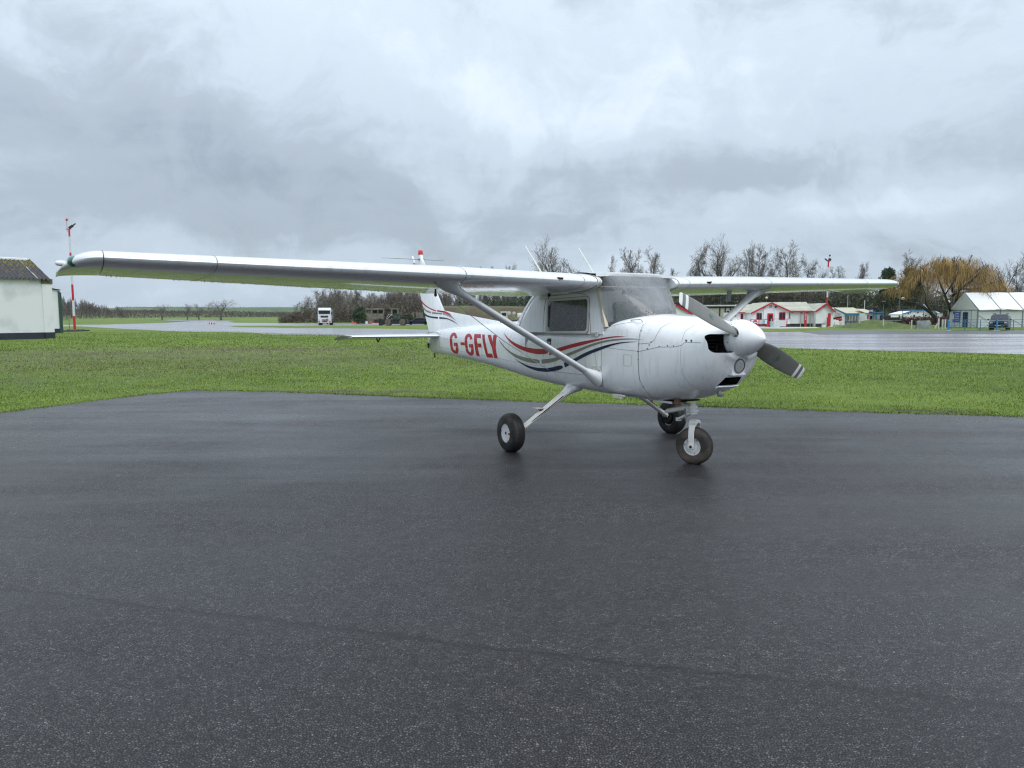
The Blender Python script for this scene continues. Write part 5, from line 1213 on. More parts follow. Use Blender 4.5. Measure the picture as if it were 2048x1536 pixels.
# green bush by the ruin
Y=150; x=at(719,630,Y).x; t=thing('bush','rounded dark green bush left of the ruined building','bush',(x,Y,0)); H=at(719,612,Y).z
mb=MB(); mb.tube([(0,0,0),(0,0,H*.6)],[.15,.05],6); build(mb,'stem',m_bark,t)
leaf_cloud('foliage',[(-.3,0,H*.45,1.1,1.0,H*.45),(.5,.2,H*.5,.8,.8,H*.5)],4200,.16,m_holly,t)
# ---- the willow
WY=84.0
def wp(px,py,dy=0): return at(px,py,WY+dy)
t=thing('willow_tree','large golden weeping willow with two dark leaning trunks beside the tent','tree',wp(1884,655)*Vector((1,1,0)) if 0 else (wp(1884,650).x,WY,0))
org=Vector(t.location); m_wbark=mat('dark_willow_bark',(.035,.030,.024),.95,.4,2.5,bump=.6)
def W_(pts): return [wp(*p)-org for p in pts]
limbs=[([(1884,664),(1880,648),(1872,638),(1862,626),(1846,614),(1826,606),(1806,602),(1790,596)],[.55,.5,.42,.36,.30,.24,.18,.10]),
 ([(1888,664),(1892,648,1),(1898,636,2),(1906,622,3),(1913,600,3),(1918,578,2),(1922,556,0)],[.55,.5,.42,.38,.32,.25,.14]),
 ([(1902,630,2),(1898,612,-2),(1890,590,-3),(1880,566,-3),(1874,548,-2)],[.32,.26,.2,.15,.08]),
 ([(1846,614),(1836,596,2),(1828,576,3),(1822,560,2)],[.22,.17,.12,.06]),
 ([(1904,592,2),(1922,578,0),(1942,562,-2),(1958,548,-2),(1966,536,-1)],[.26,.22,.17,.11,.06]),
 ([(1918,578,2),(1932,554,3),(1940,534,3)],[.18,.12,.06]),([(1890,590,-3),(1906,566,-4),(1916,544,-4),(1918,526,-3)],[.16,.12,.09,.05]),
 ([(1862,626),(1852,606,-3),(1850,588,-3),(1844,570,-3)],[.2,.14,.1,.05]),([(1922,578,0),(1950,578,-1),(1980,568,-1),(2000,560,0)],[.17,.13,.09,.05])]
mb=MB()
for pts,rad in limbs: mb.tube(W_(pts),[r*.55 for r in rad],8)
build(mb,'trunk',m_wbark,t,smooth=60)
r=np.random.RandomState(5); LV=[];TV=[]
# canopy domes (photo centre, half width, half height) from which the strands hang
domes=[(1905,566,78,58,0),(1802,582,36,38,1),(1838,560,44,38,-1),(1960,572,50,52,1),(1880,548,60,38,0),(1935,548,50,38,-1),(1985,590,30,40,0)]
def ribbon(P_,w,out):
    P_=np.array(P_); a=r.rand()*PI; o=np.array([math.cos(a)*w,math.sin(a)*w,0]); out.append((P_-o,P_+o))
strands=[];branches=[]
for cx,cy,wx,wy,dy in domes:
    nb=int(17*wx/40)
    c0=np.array(wp(cx,cy+wy*.35,dy)-org); sx=wx/F_*WY; sz=wy/F_*WY
    for i in range(nb):
        a=r.rand()*2*PI; el=r.uniform(.15,1.5); e=c0+np.array([math.cos(a)*math.cos(el)*sx*.95,math.sin(a)*math.cos(el)*sx*.8,math.sin(el)*sz*1.25])
        pts=[c0+(e-c0)*q+np.array([0,0,.35*math.sin(q*PI)])+r.randn(3)*.12*q for q in np.linspace(0,1,7)]; branches.append(pts)
        for k in range(48):
            q=r.uniform(.35,1.0); p=c0+(e-c0)*q+np.array([0,0,.35*math.sin(q*PI)])+r.randn(3)*[.25,.25,.15]
            out=np.array([p[0]-c0[0],p[1]-c0[1],0]); out/=np.linalg.norm(out)+1e-6
            L=r.uniform(.35,1.5)*(.75+.45*(cx>1890))*(1.25 if r.rand()<.15 else 1); s_=[p]; v=out*r.uniform(.3,1.3)+np.array([r.randn()*.35,r.randn()*.35,r.uniform(.0,.8)])
            for j in range(5): v=v*.72+np.array([r.randn()*.06,r.randn()*.06,-.42]); s_.append(s_[-1]+v*L/5*1.25)
            strands.append(s_)
m_wil=mat('golden_willow_shoots',(.28,.175,.045),.8,.3,.8,col2=(.50,.335,.095),lo=.4,hi=.62)
m_wil2=mat('russet_willow_twigs',(.20,.12,.055),.85,.3,.8)
def ribbons(name,S_,w,m):
    V=[];F=[];o=0
    for s_ in S_:
        s_=np.array(s_); n=len(s_); a=r.rand()*PI; d=np.array([math.cos(a),math.sin(a),0])*w
        V.append(s_-d);V.append(s_+d)
        for j in range(n-1): F.append((o+j,o+j+1,o+n+j+1,o+n+j))
        o+=2*n
    arr_mesh(name,np.concatenate(V),F,m,t)
ribbons('branches',branches,.035,m_wbark); ribbons('hanging_shoots',[s for i,s in enumerate(strands) if i%3],.012,m_wil); ribbons('twigs',[s for i,s in enumerate(strands) if i%3==0],.011,m_wil2)
# ------------------------------------------------------------------ buildings and airfield furniture
m_wwall=mat('white_render',(.62,.63,.62),.8,.08,.8,col2=(.44,.45,.43),lo=.52,hi=.72,bump=.15,bscale=9)
m_wwood=mat('white_boards',(.80,.81,.82),.6,.06,1.5)
m_roofc=mat('lichen_roof',(.36,.37,.31),.85,.12,1.2,col2=(.46,.45,.36),lo=.4,hi=.65)
m_redp=mat('red_woodwork',(.50,.015,.035),.5,.1,3)
m_bluep=mat('blue_woodwork',(.035,.16,.32),.5,.1,3)
m_plinth=mat('dark_plinth',(.020,.025,.038),.6,.25,2)
m_glassd=mat('dark_window_glass',(.02,.022,.025),.10,.2,2,spec=.35)
m_cream=mat('cream_panel',(.42,.41,.33),.7,.08,1.5)
m_blackt=mat('black_timber',(.02,.02,.02),.7,.2,3)
m_gpost=mat('weathered_post',(.50,.50,.47),.8,.12,4)
m_steel=mat('grey_steel',(.22,.23,.24),.5,.12,4,metal=.3)
m_darkcar=mat('dark_blue_car_paint',(.010,.015,.030),.3,.1,2,coat=.2,spec=.35)
m_blackc=mat('black_plastic',(.015,.015,.016),.5,.2,5)
m_whitev=mat('white_vehicle_paint',(.68,.69,.70),.3,.05,3,coat=.4)
m_sil=mat('silver_plastic',(.35,.36,.37),.35,.08,3)
m_lampg=mat('lamp_glass',(.55,.56,.55),.15,.05,3)
m_muddy=mat('muddy_rubber',(.12,.10,.085),.9,.2,3)
m_rub=mat('plain_rubber',(.02,.02,.02),.8,.2,3)
def gx(px,Y,py=640): return at(px,py,Y).x
def gz(py,Y,px): return at(px,py,Y).z
class FB:      # build in photo-plane measures, then shift to the thing's own origin
    def __init__(s,Y,pc): s.Y=Y; s.pc=pc; s.o=Vector((gx(pc,Y),Y,0))
    def pt(s,px,py,dy=0): p=at(px,py,s.Y); return Vector((p.x-s.o.x,dy,p.z if py!='g' else 0))
    def z(s,py): return 0 if py=='g' else gz(py,s.Y,s.pc)
    def x(s,px): return gx(px,s.Y)-s.o.x
    def box(s,mb,x0,x1,y0,y1,d0,d1,mi=0):
        a,b=s.x(x0),s.x(x1); z1,z0=s.z(y0),s.z(y1)
        mb.box(((a+b)/2,(d0+d1)/2,(z0+z1)/2),(b-a,d1-d0,z1-z0),mi)
    def poly(s,mb,pts,d0,d1,mi=0):
        mb.prism([(s.x(p[0]),s.z(p[1])) for p in pts],lambda u,v,k:(u,d0 if k==0 else d1,v),mi)
def pc(f,name,m,parent,*boxes,bevel=0):
    if len(boxes)>1:
        for b in boxes: o=pc(f,name,m,parent,b,bevel=bevel)
        return o
    mb=MB()
    for b in boxes: f.box(mb,*b)
    return build(mb,name,m,parent,bevel=bevel)
def win(f,parent,x0,x1,y0,y1,dep,frame=m_redp,glass=m_glassd,mull=1,name='window',fw=1.0):
    mb=MB(); f.box(mb,x0,x1,y0,y1,dep-.03,dep+.03); 
    w=build(mb,name,glass,parent)
    mb=MB(); q=fw*.9
    f.box(mb,x0-q*.3,x0+q*.7,y0,y1,dep-.07,dep-.031);f.box(mb,x1-q*.7,x1+q*.3,y0,y1,dep-.07,dep-.031);f.box(mb,x0+q*.7,x1-q*.7,y0-q*.3,y0+q*.7,dep-.07,dep-.031);f.box(mb,x0+q*.7,x1-q*.7,y1-q*.7,y1+q*.3,dep-.07,dep-.031)
    for i in range(mull): xm=x0+(x1-x0)*(i+1)/(mull+1); f.box(mb,xm-.3*q,xm+.3*q,y0+q*.7,y1-q*.7,dep-.068,dep-.031)
    build(mb,'window_bars',frame,w)
# ---- clubhouse with red trim
f=FB(89,1572); cb=thing('clubhouse','white single-storey clubhouse with red gable trim and pale lichened roof','building',f.o)
mb=MB(); f.poly(mb,[(1503,'g'),(1503,624.5),(1541,606.5),(1580,623),(1580,'g')],0,6.5)
f.poly(mb,[(1632,'g'),(1632,622),(1650.5,608.5),(1667,622),(1667,'g')],.1,6.5)
f.box(mb,1580,1632,622.5,'g',1.0,6.4); f.box(mb,1476,1503,624.5,'g',2.2,6.2); build(mb,'wall',m_wwood,cb)
# roofs as sheets
def rsheet(name,m,parent,pts,t=.06):
    mb=MB(); sheet_quad(mb,*pts,t=t); return build(mb,name,m,parent)
X=f.x; Z=f.z
def roof_gable(pxl,pxm,pxr,yl,ym,yr,d0,d1,over=.25):
    L,M,Rr=(X(pxl),Z(yl)),(X(pxm),Z(ym)),(X(pxr),Z(yr))
    rsheet('roof_slope',m_roofc,cb,[(L[0],d0-over,L[1]),(L[0],d1,L[1]),(M[0],d1,M[1]),(M[0],d0-over,M[1])],-.05)
    rsheet('roof_slope',m_roofc,cb,[(M[0],d0-over,M[1]),(M[0],d1,M[1]),(Rr[0],d1,Rr[1]),(Rr[0],d0-over,Rr[1])],-.05)
    for (a,b) in ((L,M),(M,Rr)):
        mb=MB(); mb.bar((a[0],d0-over-.05,a[1]-.05),(b[0],d0-over-.05,b[1]-.05),.05,.17,up=(0,0,1)); build(mb,'bargeboard',m_redp,cb)
roof_gable(1500,1541,1582,626,605,623.5,0,6.6); roof_gable(1629,1650.5,1669.5,623,607,624.5,.1,6.6)
n=6   # main roof in front slope sheets
for i in range(n):
    a,b=1582+(1632-1582)*i/n,1582+(1632-1582)*(i+1)/n
    rsheet('roof_sheet',m_roofc,cb,[(X(a)+.01,.75,Z(622)),(X(b)-.01,.75,Z(622)),(X(a+(1645-1552)*0+ (b-a)*0+ (i+1)/n*9)+.02+(X(b)-X(a)),4.6,Z(603.5)),(X(a+(i)/n*9)+.0,4.6,Z(603.5))],.05)
rsheet('roof_sheet',m_roofc,cb,[(X(1541),1.2,Z(604.8)),(X(1582),.80,Z(621.5)),(X(1583),4.6,Z(603.6)),(X(1541),4.6,Z(603.6))],.03)
rsheet('roof_sheet',m_roofc,cb,[(X(1476),2.0,Z(624.3)),(X(1501),2.0,Z(624.3)),(X(1540),5.2,Z(607.5)),(X(1496),5.2,Z(608.5))],.05)
pc(f,'fascia',m_redp,cb,(1581,1631,621.8,624.4,.68,.74),(1474,1502,624.4,626,1.9,1.96))
pc(f,'plinth',m_plinth,cb,(1580,1632,647.5,'g',.95,.99),(1632,1650,647.5,'g',.03,.09),(1560,1579.5,648,'g',-.07,-.01))
for a in ((1513,1523,626,639.5,0,1),(1558,1570,624.8,639.5,0,1),(1577.2,1580.3,625,638,-.01,0)): win(f,cb,*a[:5],mull=a[5],frame=m_redp if a[0]<1577 else m_gpost)
for a in ((1478,1483,627,632.5,2.2,1),(1492.5,1497,627,638.5,2.2,0)): win(f,cb,*a[:5],mull=a[5],fw=.7)
d=pc(f,'door',m_redp,cb,(1534.5,1546,626.5,'g',-.08,-.02)); pc(f,'door_glass',m_glassd,d,(1537,1544,629.5,642,-.12,-.085))
d=pc(f,'door',m_redp,cb,(1656,1661.5,627,652,.02,.08)); pc(f,'door_panel',m_redp,cb,(1652,1654.8,635,'g',-.3,-.2))
dp=pc(f,'entrance_post',m_redp,cb,(1612,1616.5,624.5,'g',.45,.55)); dp['label']='red door post with small white letters down it'
mb=MB()
for k in range(5): f.box(mb,1613.4,1614.9,628+k*2.6,629.4+k*2.6,.40,.445)
build(mb,'white_lettering',m_wwood,cb)
for px,y0 in ((1584,625),(1607,625),(1626.5,624.6)): pc(f,'drainpipe',m_gpost,cb,(px-.6,px+.6,y0,'g',.86,.95))
for px in (1528,1550): pc(f,'wall_pier',m_wwood,cb,(px-1.5,px+1.5,614 if px==1550 else 617,'g',-.09,-.01))
pc(f,'wall_lamp',m_blackc,cb,(1548.5,1552,612.5,615.2,-.3,-.02)); pc(f,'wall_lamp',m_blackc,cb,(1525,1528,615,616,-.35,-.02)); pc(f,'wall_lamp',m_blackc,cb,(1644.5,1647,613.5,615,-.3,.08)); pc(f,'gutter_bracket',m_blackc,cb,(1606,1609,624.6,625.6,.6,.9),(1588,1590,624.6,625.6,.6,.9),(1618,1622,625,626.6,.5,.9))
mb=MB(); c=(X(1540.5),-.05,Z(612.8)); 
for k in range(14):
    a0,a1=2*PI*k/14,2*PI*(k+1)/14; mb.bar((c[0]+.13*math.cos(a0),c[1],c[2]+.13*math.sin(a0)),(c[0]+.13*math.cos(a1),c[1],c[2]+.13*math.sin(a1)),.04)
build(mb,'round_badge',m_blackc,cb)
# railings with banners and no-entry disc, in front of the clubhouse
f=FB(87,1540); t=thing('railing','red railing with white boards and a red and white disc in front of the clubhouse','railing',f.o)
for px in (1501.5,1517.5,1532,1546,1574): pc(f,'post',m_redp,t,(px-.6,px+.6,638.5,'g',-.05,.05))
pc(f,'rail',m_redp,t,(1501.5,1534,638.3,639.3,-.03,.03)); pc(f,'rail',m_redp,t,(1546,1576,637.6,638.4,-.03,.03))
pc(f,'kick_board',mat('dark_red_board',(.14,.02,.025),.6),t,(1502,1534,647.8,653,-.02,.02))
pc(f,'board',m_wwood,t,(1503.5,1516.6,639.8,647.5,-.06,-.04)); pc(f,'board',mat('pale_pink_board',(.6,.5,.5),.6),t,(1518.3,1524,640,647.5,-.06,-.04)); pc(f,'board',mat('teal_poster',(.25,.42,.48),.5,.2,4),t,(1524.3,1530,640,647.8,-.06,-.04)); pc(f,'board',m_wwood,t,(1530.2,1533.5,640,647.5,-.06,-.04))
mb=MB(); T=Matrix.Translation((f.x(1510),-.10,f.z(644.5)))@Matrix.Rotation(PI/2,4,'X'); mb.lathe([(.27,-.01),(.27,.01)],T,24); ds=build(mb,'no_entry_disc',m_redp,t); mb=MB(); mb.box(T@Vector((0,0,.02)),(.36,.01,.09)); build(mb,'white_bar',m_wwood,ds)
f=FB(86,1558); t=thing('sign_board','large white board standing by the clubhouse window','sign',f.o); pc(f,'panel',mat('pale_notice',(.62,.65,.64),.6,.06,6,col2=(.52,.55,.53),lo=.5,hi=.6),t,(1547.5,1572,641,652.8,-.03,.03)); pc(f,'leg',m_gpost,t,(1548.5,1549.3,640,'g',.04,.10)); pc(f,'leg',m_gpost,t,(1570.5,1571.3,640,'g',.04,.10))
f=FB(86,1543); t=thing('litter_bin','small white and teal bin between the red door and the white board','bin',f.o); mb=MB(); f.box(mb,1541.5,1546,643,'g',-.15,.2); f.box(mb,1542,1543,637.5,643,-.05,.05); build(mb,'body',mat('teal_bin',(.35,.52,.52),.6,.2,3),t,bevel=.02); pc(f,'lid',m_gpost,t,(1541.2,1546.3,642.4,643.1,-.17,.22))
f=FB(84,1647); t=thing('storage_box','small white box on the grass before the right gable','box',f.o); pc(f,'body',m_wwood,t,(1645,1650,649,'g',-.2,.2),bevel=.02); pc(f,'lid',m_gpost,t,(1644.8,1650.2,648.6,649.1,-.22,.22))
# cream prefab and second red-trimmed gable seen over the cowling
f=FB(97,1440); t=thing('prefab_cabin','cream flat-roofed cabin with black uprights left of the clubhouse','building',f.o)
for a,b in ((1398,1438),(1440.5,1449),(1451,1459.5),(1461.5,1478)): pc(f,'wall_panel',m_cream,t,(a,b,616,'g',0,4))
for a in (1438,1449,1459.5): pc(f,'upright',m_blackt,t,(a,a+2,612.5,'g',-.12,.1))
pc(f,'eaves_board',m_blackt,t,(1398,1480,612.6,615.9,-.12,.0)); pc(f,'roof',m_gpost,t,(1396,1482,609.8,612.5,-.3,4.2)); win(f,t,1452,1458.5,621,632,0,frame=m_gpost,mull=0)
f=FB(92,1365); t=thing('gabled_hut','white hut with red bargeboard just visible beyond the windscreen','building',f.o)
mb=MB(); f.poly(mb,[(1330,'g'),(1330,622),(1350,610.5),(1382,628),(1382,'g')],0,5); build(mb,'wall',m_wwood,t)
mb=MB(); mb.bar((f.x(1350),-.2,f.z(610)),(f.x(1384),-.2,f.z(629)),.06,.22); build(mb,'bargeboard',m_redp,t); mb=MB(); sheet_quad(mb,(f.x(1350),-.2,f.z(609.6)),(f.x(1384),-.2,f.z(628.4)),(f.x(1384),5,f.z(628.4)),(f.x(1350),5,f.z(609.6)),t=.05); build(mb,'roof',m_roofc,t)
# ---- blue-trimmed hut
f=FB(103,1700); t=thing('pavilion_hut','long white hut with blue fascia and cream ribbed roof right of the clubhouse','building',f.o)
mb=MB(); f.poly(mb,[(1667,'g'),(1667,618),(1690,629.5),(1690,'g')],0,5); f.box(mb,1690,1731,630,'g',.9,5); build(mb,'wall',m_wwood,t)
for i in range(6):
    a,b=1690+i*(1732-1690)/6,1690+(i+1)*(1732-1690)/6
    ra,rb=1667+i*(1727-1667)/6,1667+(i+1)*(1727-1667)/6
    mb=MB(); sheet_quad(mb,(f.x(a)+.01,-.2,f.z(627)),(f.x(b)-.01,-.2,f.z(627)),(f.x(rb)-.01,3.2,f.z(615.3)),(f.x(ra)+.01,3.2,f.z(615.3)),t=.05); build(mb,'roof_sheet',mat('cream_roof',(.48,.46,.34),.8,.1,1.5) if i==0 else bpy.data.materials['cream_roof'],t)
mb=MB(); mb.bar((f.x(1666.5),-.1,f.z(617)),(f.x(1690.5),-.3,f.z(628.2)),.05,.18); build(mb,'bargeboard',m_bluep,t); pc(f,'fascia',m_bluep,t,(1690,1731.5,627.2,630.3,-.28,-.2))
for px in (1691,1697,1703,1709,1715,1721,1727,1731): pc(f,'veranda_post',m_bluep if px in(1691,1731) else m_wwood,t,(px-.35,px+.35,630.3,'g',-.2,-.1))
for a in (1693.5,1701,1708.5,1717,1724): win(f,t,a,a+2.6,632.5,640,.9,frame=m_wwood,mull=0,fw=.5)
pc(f,'low_wall',m_plinth,t,(1690,1731,643,645,-.2,.0))
f=FB(101,1741); t=thing('kiosk','small white kiosk with blue sign and pink poster beside the blue-trimmed hut','building',f.o)
pc(f,'wall',m_wwood,t,(1730,1752,626.5,'g',0,3)); mb=MB(); sheet_quad(mb,(f.x(1729),-.2,f.z(626.3)),(f.x(1752.5),-.2,f.z(626.3)),(f.x(1747),3,f.z(618)),(f.x(1731),3,f.z(618)),t=.05); build(mb,'roof',bpy.data.materials['cream_roof'],t)
sg=pc(f,'sign',mat('blue_sign',(.03,.06,.30),.4,.1,3),t,(1735,1744.5,618.3,626,-.35,-.3))
mb=MB()
for a,b,c,d in ((1736,1737,620,623.5),(1737,1738.6,621.5,622.2),(1738.6,1739.4,620,623.5),(1740.2,1742.3,620,620.7),(1740.2,1740.9,620.7,622),(1740.2,1742.3,622,622.6),(1741.7,1742.3,622.6,624)): f.box(mb,a,b,c,d,-.38,-.352)
build(mb,'white_lettering',m_wwood,sg); pc(f,'poster',mat('pink_poster',(.6,.03,.12),.5),t,(1733.8,1736.8,630,637.5,-.04,-.005)); win(f,t,1739,1744,632,638.5,0,frame=m_bluep,mull=0,fw=.5)
f=FB(100,1757); t=thing('blue_framed_shed','low grey shed with blue frame at the end of the huts','building',f.o); pc(f,'wall',mat('grey_green_panel',(.34,.36,.33),.7),t,(1753,1762,627,'g',0,3)); pc(f,'corner_post',m_bluep,t,(1751,1753,625,'g',-.08,.0)); pc(f,'corner_post',m_bluep,t,(1762,1764.5,625,'g',-.08,.0)); pc(f,'roof',m_bluep,t,(1748,1765,624,626,-.2,3.2))
# ---- hut with black patches, red hedge, black trailer, slide
f=FB(106,1842); t=thing('patched_hut','white hut with black cow-like patches and blue roof edge behind the willow','building',f.o)
mb=MB(); f.poly(mb,[(1805.5,'g'),(1805.5,627.5),(1828,621.5),(1845,621.5),(1862,627.2),(1862,'g')],0,4); build(mb,'wall',m_wwood,t)
for (a,ya,b,yb) in ((1804,627.6,1826,621),(1826,621,1844,620.6),(1844,620.6,1864,627.4)):
    mb=MB(); mb.bar((f.x(a),-.15,f.z(ya)),(f.x(b),-.15,f.z(yb)),.05,.14); build(mb,'roof_edge',m_bluep,t)
mb=MB(); sheet_quad(mb,(f.x(1826),-.1,f.z(621)),(f.x(1844),-.1,f.z(620.4)),(f.x(1844),4,f.z(619.6)),(f.x(1826),4,f.z(620)),t=.04); build(mb,'roof',m_bluep,t)
rr=random.Random(4)
for i,(px,py,s_) in enumerate(((1816,627,1.4),(1820,625.5,1.3),(1823,632,1.3),(1835,625.5,1.7),(1846.5,629,2.0),(1851,631,2.2),(1847,634.5,2.4),(1853,636.5,1.8),(1838.5,633,1.3),(1826,637,1.2),(1808,637,1.5),(1833,633.5,1.0),(1813,634,.9))):
    mb=MB(); pts=[(px+s_*(.75+.4*rr.random())*math.cos(2*PI*k/9),py+s_*(.6+.5*rr.random())*math.sin(2*PI*k/9)) for k in range(9)]; f.poly(mb,pts,-.012,-.004); build(mb,'black_patch',m_blackc,t)
win(f,t,1826,1829.5,629.5,635,0,frame=m_gpost,mull=0,fw=.4)
f=FB(100,1845); t=thing('clipped_hedge','low brown-red clipped hedge in front of the patched hut','hedge',f.o)
leaf_cloud('foliage',[(f.x(px),0,.5,1.5,.5,.62) for px in (1798,1812,1828,1846,1862,1878,1890)],5200,.10,mat('red_brown_leaf',(.10,.035,.03),.8,.3,1.5),t)
f=FB(98,1785); t=thing('trailer','low dark trailer with a white sign board on its side','trailer',f.o)
pc(f,'body',m_blackc,t,(1771,1800,630.5,640,0,1.6),bevel=.05); pc(f,'sign_panel',m_wwood,t,(1781,1796.5,630.8,634.6,-.05,-.01)); pc(f,'deck',m_steel,t,(1769,1802,640,641.5,-.1,1.7))
for px in (1776,1795):
    mb=MB(); mb.lathe([(.27,-.1),(.27,.1)],Matrix.Translation((f.x(px),.1,.27))@Matrix.Rotation(PI/2,4,'X'),16); build(mb,'wheel',m_rub,t)
f=FB(104,1855); t=thing('water_slide','pale blue curved slide boards rising behind the willow trunk','slide',f.o)
for off in (0,4):
    mb=MB(); mb.tube([f.pt(1843+off*1.1,609,0),f.pt(1847+off,614,0),f.pt(1852+off,619.5,0),f.pt(1858+off,624,0),f.pt(1864+off,627.5,0)],.09,6,flat=1.0); build(mb,'slide_board',mat('pale_blue_board',(.30,.45,.58),.4) if off==0 else bpy.data.materials['pale_blue_board'],t)
for px in (1848,1860): pc(f,'support',m_steel,t,(px-.3,px+.3,617 if px==1848 else 626,'g',.1,.2))
f=FB(104,1880); t=thing('canopy_tent','pale blue pointed canopy between the willow trunks','canopy',f.o)
mb=MB(); a,b,c=f.pt(1870,621.5),f.pt(1889,625.5),f.pt(1876,627); mb.add([a,b+Vector((0,1,0)),c,a+Vector((0,2,0))],[(0,1,2),(0,2,3),(0,3,1),(1,3,2)]); build(mb,'canopy',bpy.data.materials['pale_blue_board'],t)
for px in (1872,1886): pc(f,'pole',m_steel,t,(px-.3,px+.3,625,'g',.1,.2))
pc(f,'white_flag',m_wwood,t,(1866,1867.8,628,636,-.1,-.05)); pc(f,'backdrop_panel',m_gpost,t,(1876,1888,627,636,.3,.36))
# red and white kart-like frame outside the hut
f=FB(96,1675); t=thing('display_frame','black and red metal frame with silver lattice beside the clubhouse','frame',f.o)
mb=MB(); mb.bar(f.pt(1667,637,0),f.pt(1683,634,0),.18,.22); build(mb,'black_boom',m_blackc,t); mb=MB(); mb.bar(f.pt(1672,638.5,0),f.pt(1684,639,0),.22,.3); mb.bar(f.pt(1677,641,0),f.pt(1682,640,0),.15,.2); build(mb,'red_body',m_redp,t,bevel=.03)
mb=MB()
for k in range(7): mb.bar(f.pt(1668+k*2,625+k*.4,.1),f.pt(1671+k*1.6,634.5,.1),.03); 
for k in range(6): mb.bar(f.pt(1682-k*2,626.5,.1),f.pt(1680-k*2.2,634,.1),.03)
build(mb,'lattice',m_steel,t); pc(f,'stand',m_steel,t,(1669.6,1670.2,637,'g',-.05,.05),(1680,1680.5,640,'g',-.05,.05))
f=FB(86,1671); t=thing('notice_board','small white notice board on posts right of the red side door','sign',f.o); pc(f,'panel',m_wwood,t,(1665.5,1677,640,648,-.03,.03)); pc(f,'post',m_gpost,t,(1669,1669.8,640,'g',.04,.1)); pc(f,'post',m_gpost,t,(1674,1674.8,646,'g',.04,.1))
# posts along the verge
def wpost(px,yt,yb,lab,w=.9):
    Y=gp(px,yb).y; f=FB(Y,px); o=MB(); f.box(o,px-w,px+w,yt,'g',-.06,.06); b=build(o,'verge_post',m_gpost,bevel=.015); b.location=f.o; tag(b,lab,'post','white posts along the verge')
for a in ((1669,643,655.3,'short white post nearest the red side door'),(1719,640.5,656.2,'white post at the left foot of the grass mound'),(1767,639,657,'white post in front of the top of the grass mound'),(1823.5,640,657.8,'white post at the right foot of the grass mound'),
 (1683,645,652,'low white stub post on the grass left of the mound'),(1694.5,646,652,'low white stub post, second left of the mound'),(1873,646,653.5,'small white stub left of the wooden posts by the willow')): wpost(*a,w=.55 if a[1]>642 else .9)
for px,lab in ((1877.5,'thick pale timber post left of the willow base'),(1885.5,'pale timber post under the willow, second of three'),(1890.8,'pale timber post nearest the blue gate')): wpost(px,637 if px<1880 else 639,658,lab,w=1.3)
Y=gp(1872,658).y; f=FB(Y,1872); mb=MB(); mb.bar(f.pt(1869.5,657.3)*Vector((1,1,1)),f.pt(1878,643),.09); o=build(mb,'timber_brace',m_gpost); o.location=f.o; tag(o,'sloping timber brace leaning on the thick post by the willow','brace')
f=FB(74,1850); t=thing('metal_sheet_stack','leaning dented grey metal sheets left of the willow posts','metal sheets',f.o)
mb=MB(); f.poly(mb,[(1834,'g'),(1834.3,641.5),(1859.5,640.5),(1864,648.5),(1858.5,650),(1865,'g')],0,.06); build(mb,'panel',mat('galvanised_sheet',(.33,.36,.37),.35,.2,1.6,metal=.55,bump=.5,bscale=3,col2=(.52,.55,.56),lo=.42,hi=.6),t)
pc(f,'support_frame',m_blackc,t,(1833.5,1860,639.4,640.3,.08,.2),(1834,1835,640.3,'g',.08,.2),(1857,1858,640.3,'g',.08,.2))
# grass mound
mb=MB(); Y=80; rings=[]
for i in range(25):
    px=1690+i*(1836-1690)/24; x=at(px,650,Y).x; u=(px-1742)/ (50 if px<1742 else 92); H=max(0,(1-abs(u)**1.7))*1.0+.0
    H*=.86+.05*math.sin(px*.5)
    rings.append([Vector((x,Y-4.5+9*j/10,H*math.sin(PI*j/10)**1.2-.02)) for j in range(11)])
mb.loft(rings,cap=False,closed=False); md=build(mb,'grass_mound',mat('rough_mound_turf',(.035,.060,.010),.85,.3,2.2,bump=1.0,bscale=7,col2=(.10,.135,.018),lo=.35,hi=.65),smooth=180,fix=True); md['kind']='structure'; tag(md,None)
# ---- lamp posts and poles
def lamp(px,yt,Y,lab,m,head=True,w=.5):
    f=FB(Y,px); t=thing('lamp_post',lab,'lamp post',f.o,group='lamp posts by the huts'); H=f.z(yt)
    mb=MB(); mb.tube([(0,0,0),(0,0,H*.3),(0,0,H)],[w/F_*Y*1.3,w/F_*Y,w/F_*Y*.8],8); build(mb,'pole',m,t,smooth=40)
    if head:
        mb=MB(); mb.lathe([(.06,0),(.17,.05),(.22,.22),(.12,.32),(.02,.36)],Matrix.Translation((0,0,H)),12); build(mb,'lantern',m_lampg if head==1 else m_blackc,t,smooth=40)
        mb=MB(); mb.lathe([(.05,-.08),(.07,0)],Matrix.Translation((0,0,H)),10); build(mb,'collar',m_blackc,t)
m_grn=mat('dark_green_paint',(.02,.07,.05),.5,.1,3)
lamp(1766,607.5,92,'blue lamp post with small dark head right of the huts',m_bluep,2,.7)
lamp(1804.5,600,90,'dark green lamp post with pale glass lantern left of the patched hut',m_grn,1,.5)
lamp(1532,598,112,'lamp post with white globe behind the clubhouse ridge',m_steel,1,.3)
lamp(1895.5,606,100,'slim pale lamp post between willow trunk and tent',m_gpost,1,.35)
for px,yt,Y,lab,m in ((1694,590,130,'bare timber pole behind the blue-trimmed hut',m_gpost),(1728,600,106,'short white pole on the end of the blue-trimmed hut',m_wwood),(1797,590,130,'tall thin grey pole left of the willow',m_steel),(1405,592,140,'thin grey pole left of the far wing strut',m_steel),(1441,592,140,'thin grey pole right beside the far wing strut',m_steel)):
    f=FB(Y,px); mb=MB(); mb.tube([(0,0,0),(0,0,f.z(yt))],.42/F_*Y,6); o=build(mb,'utility_pole',m,smooth=60); o.location=f.o; tag(o,lab,'pole','plain poles behind the huts')
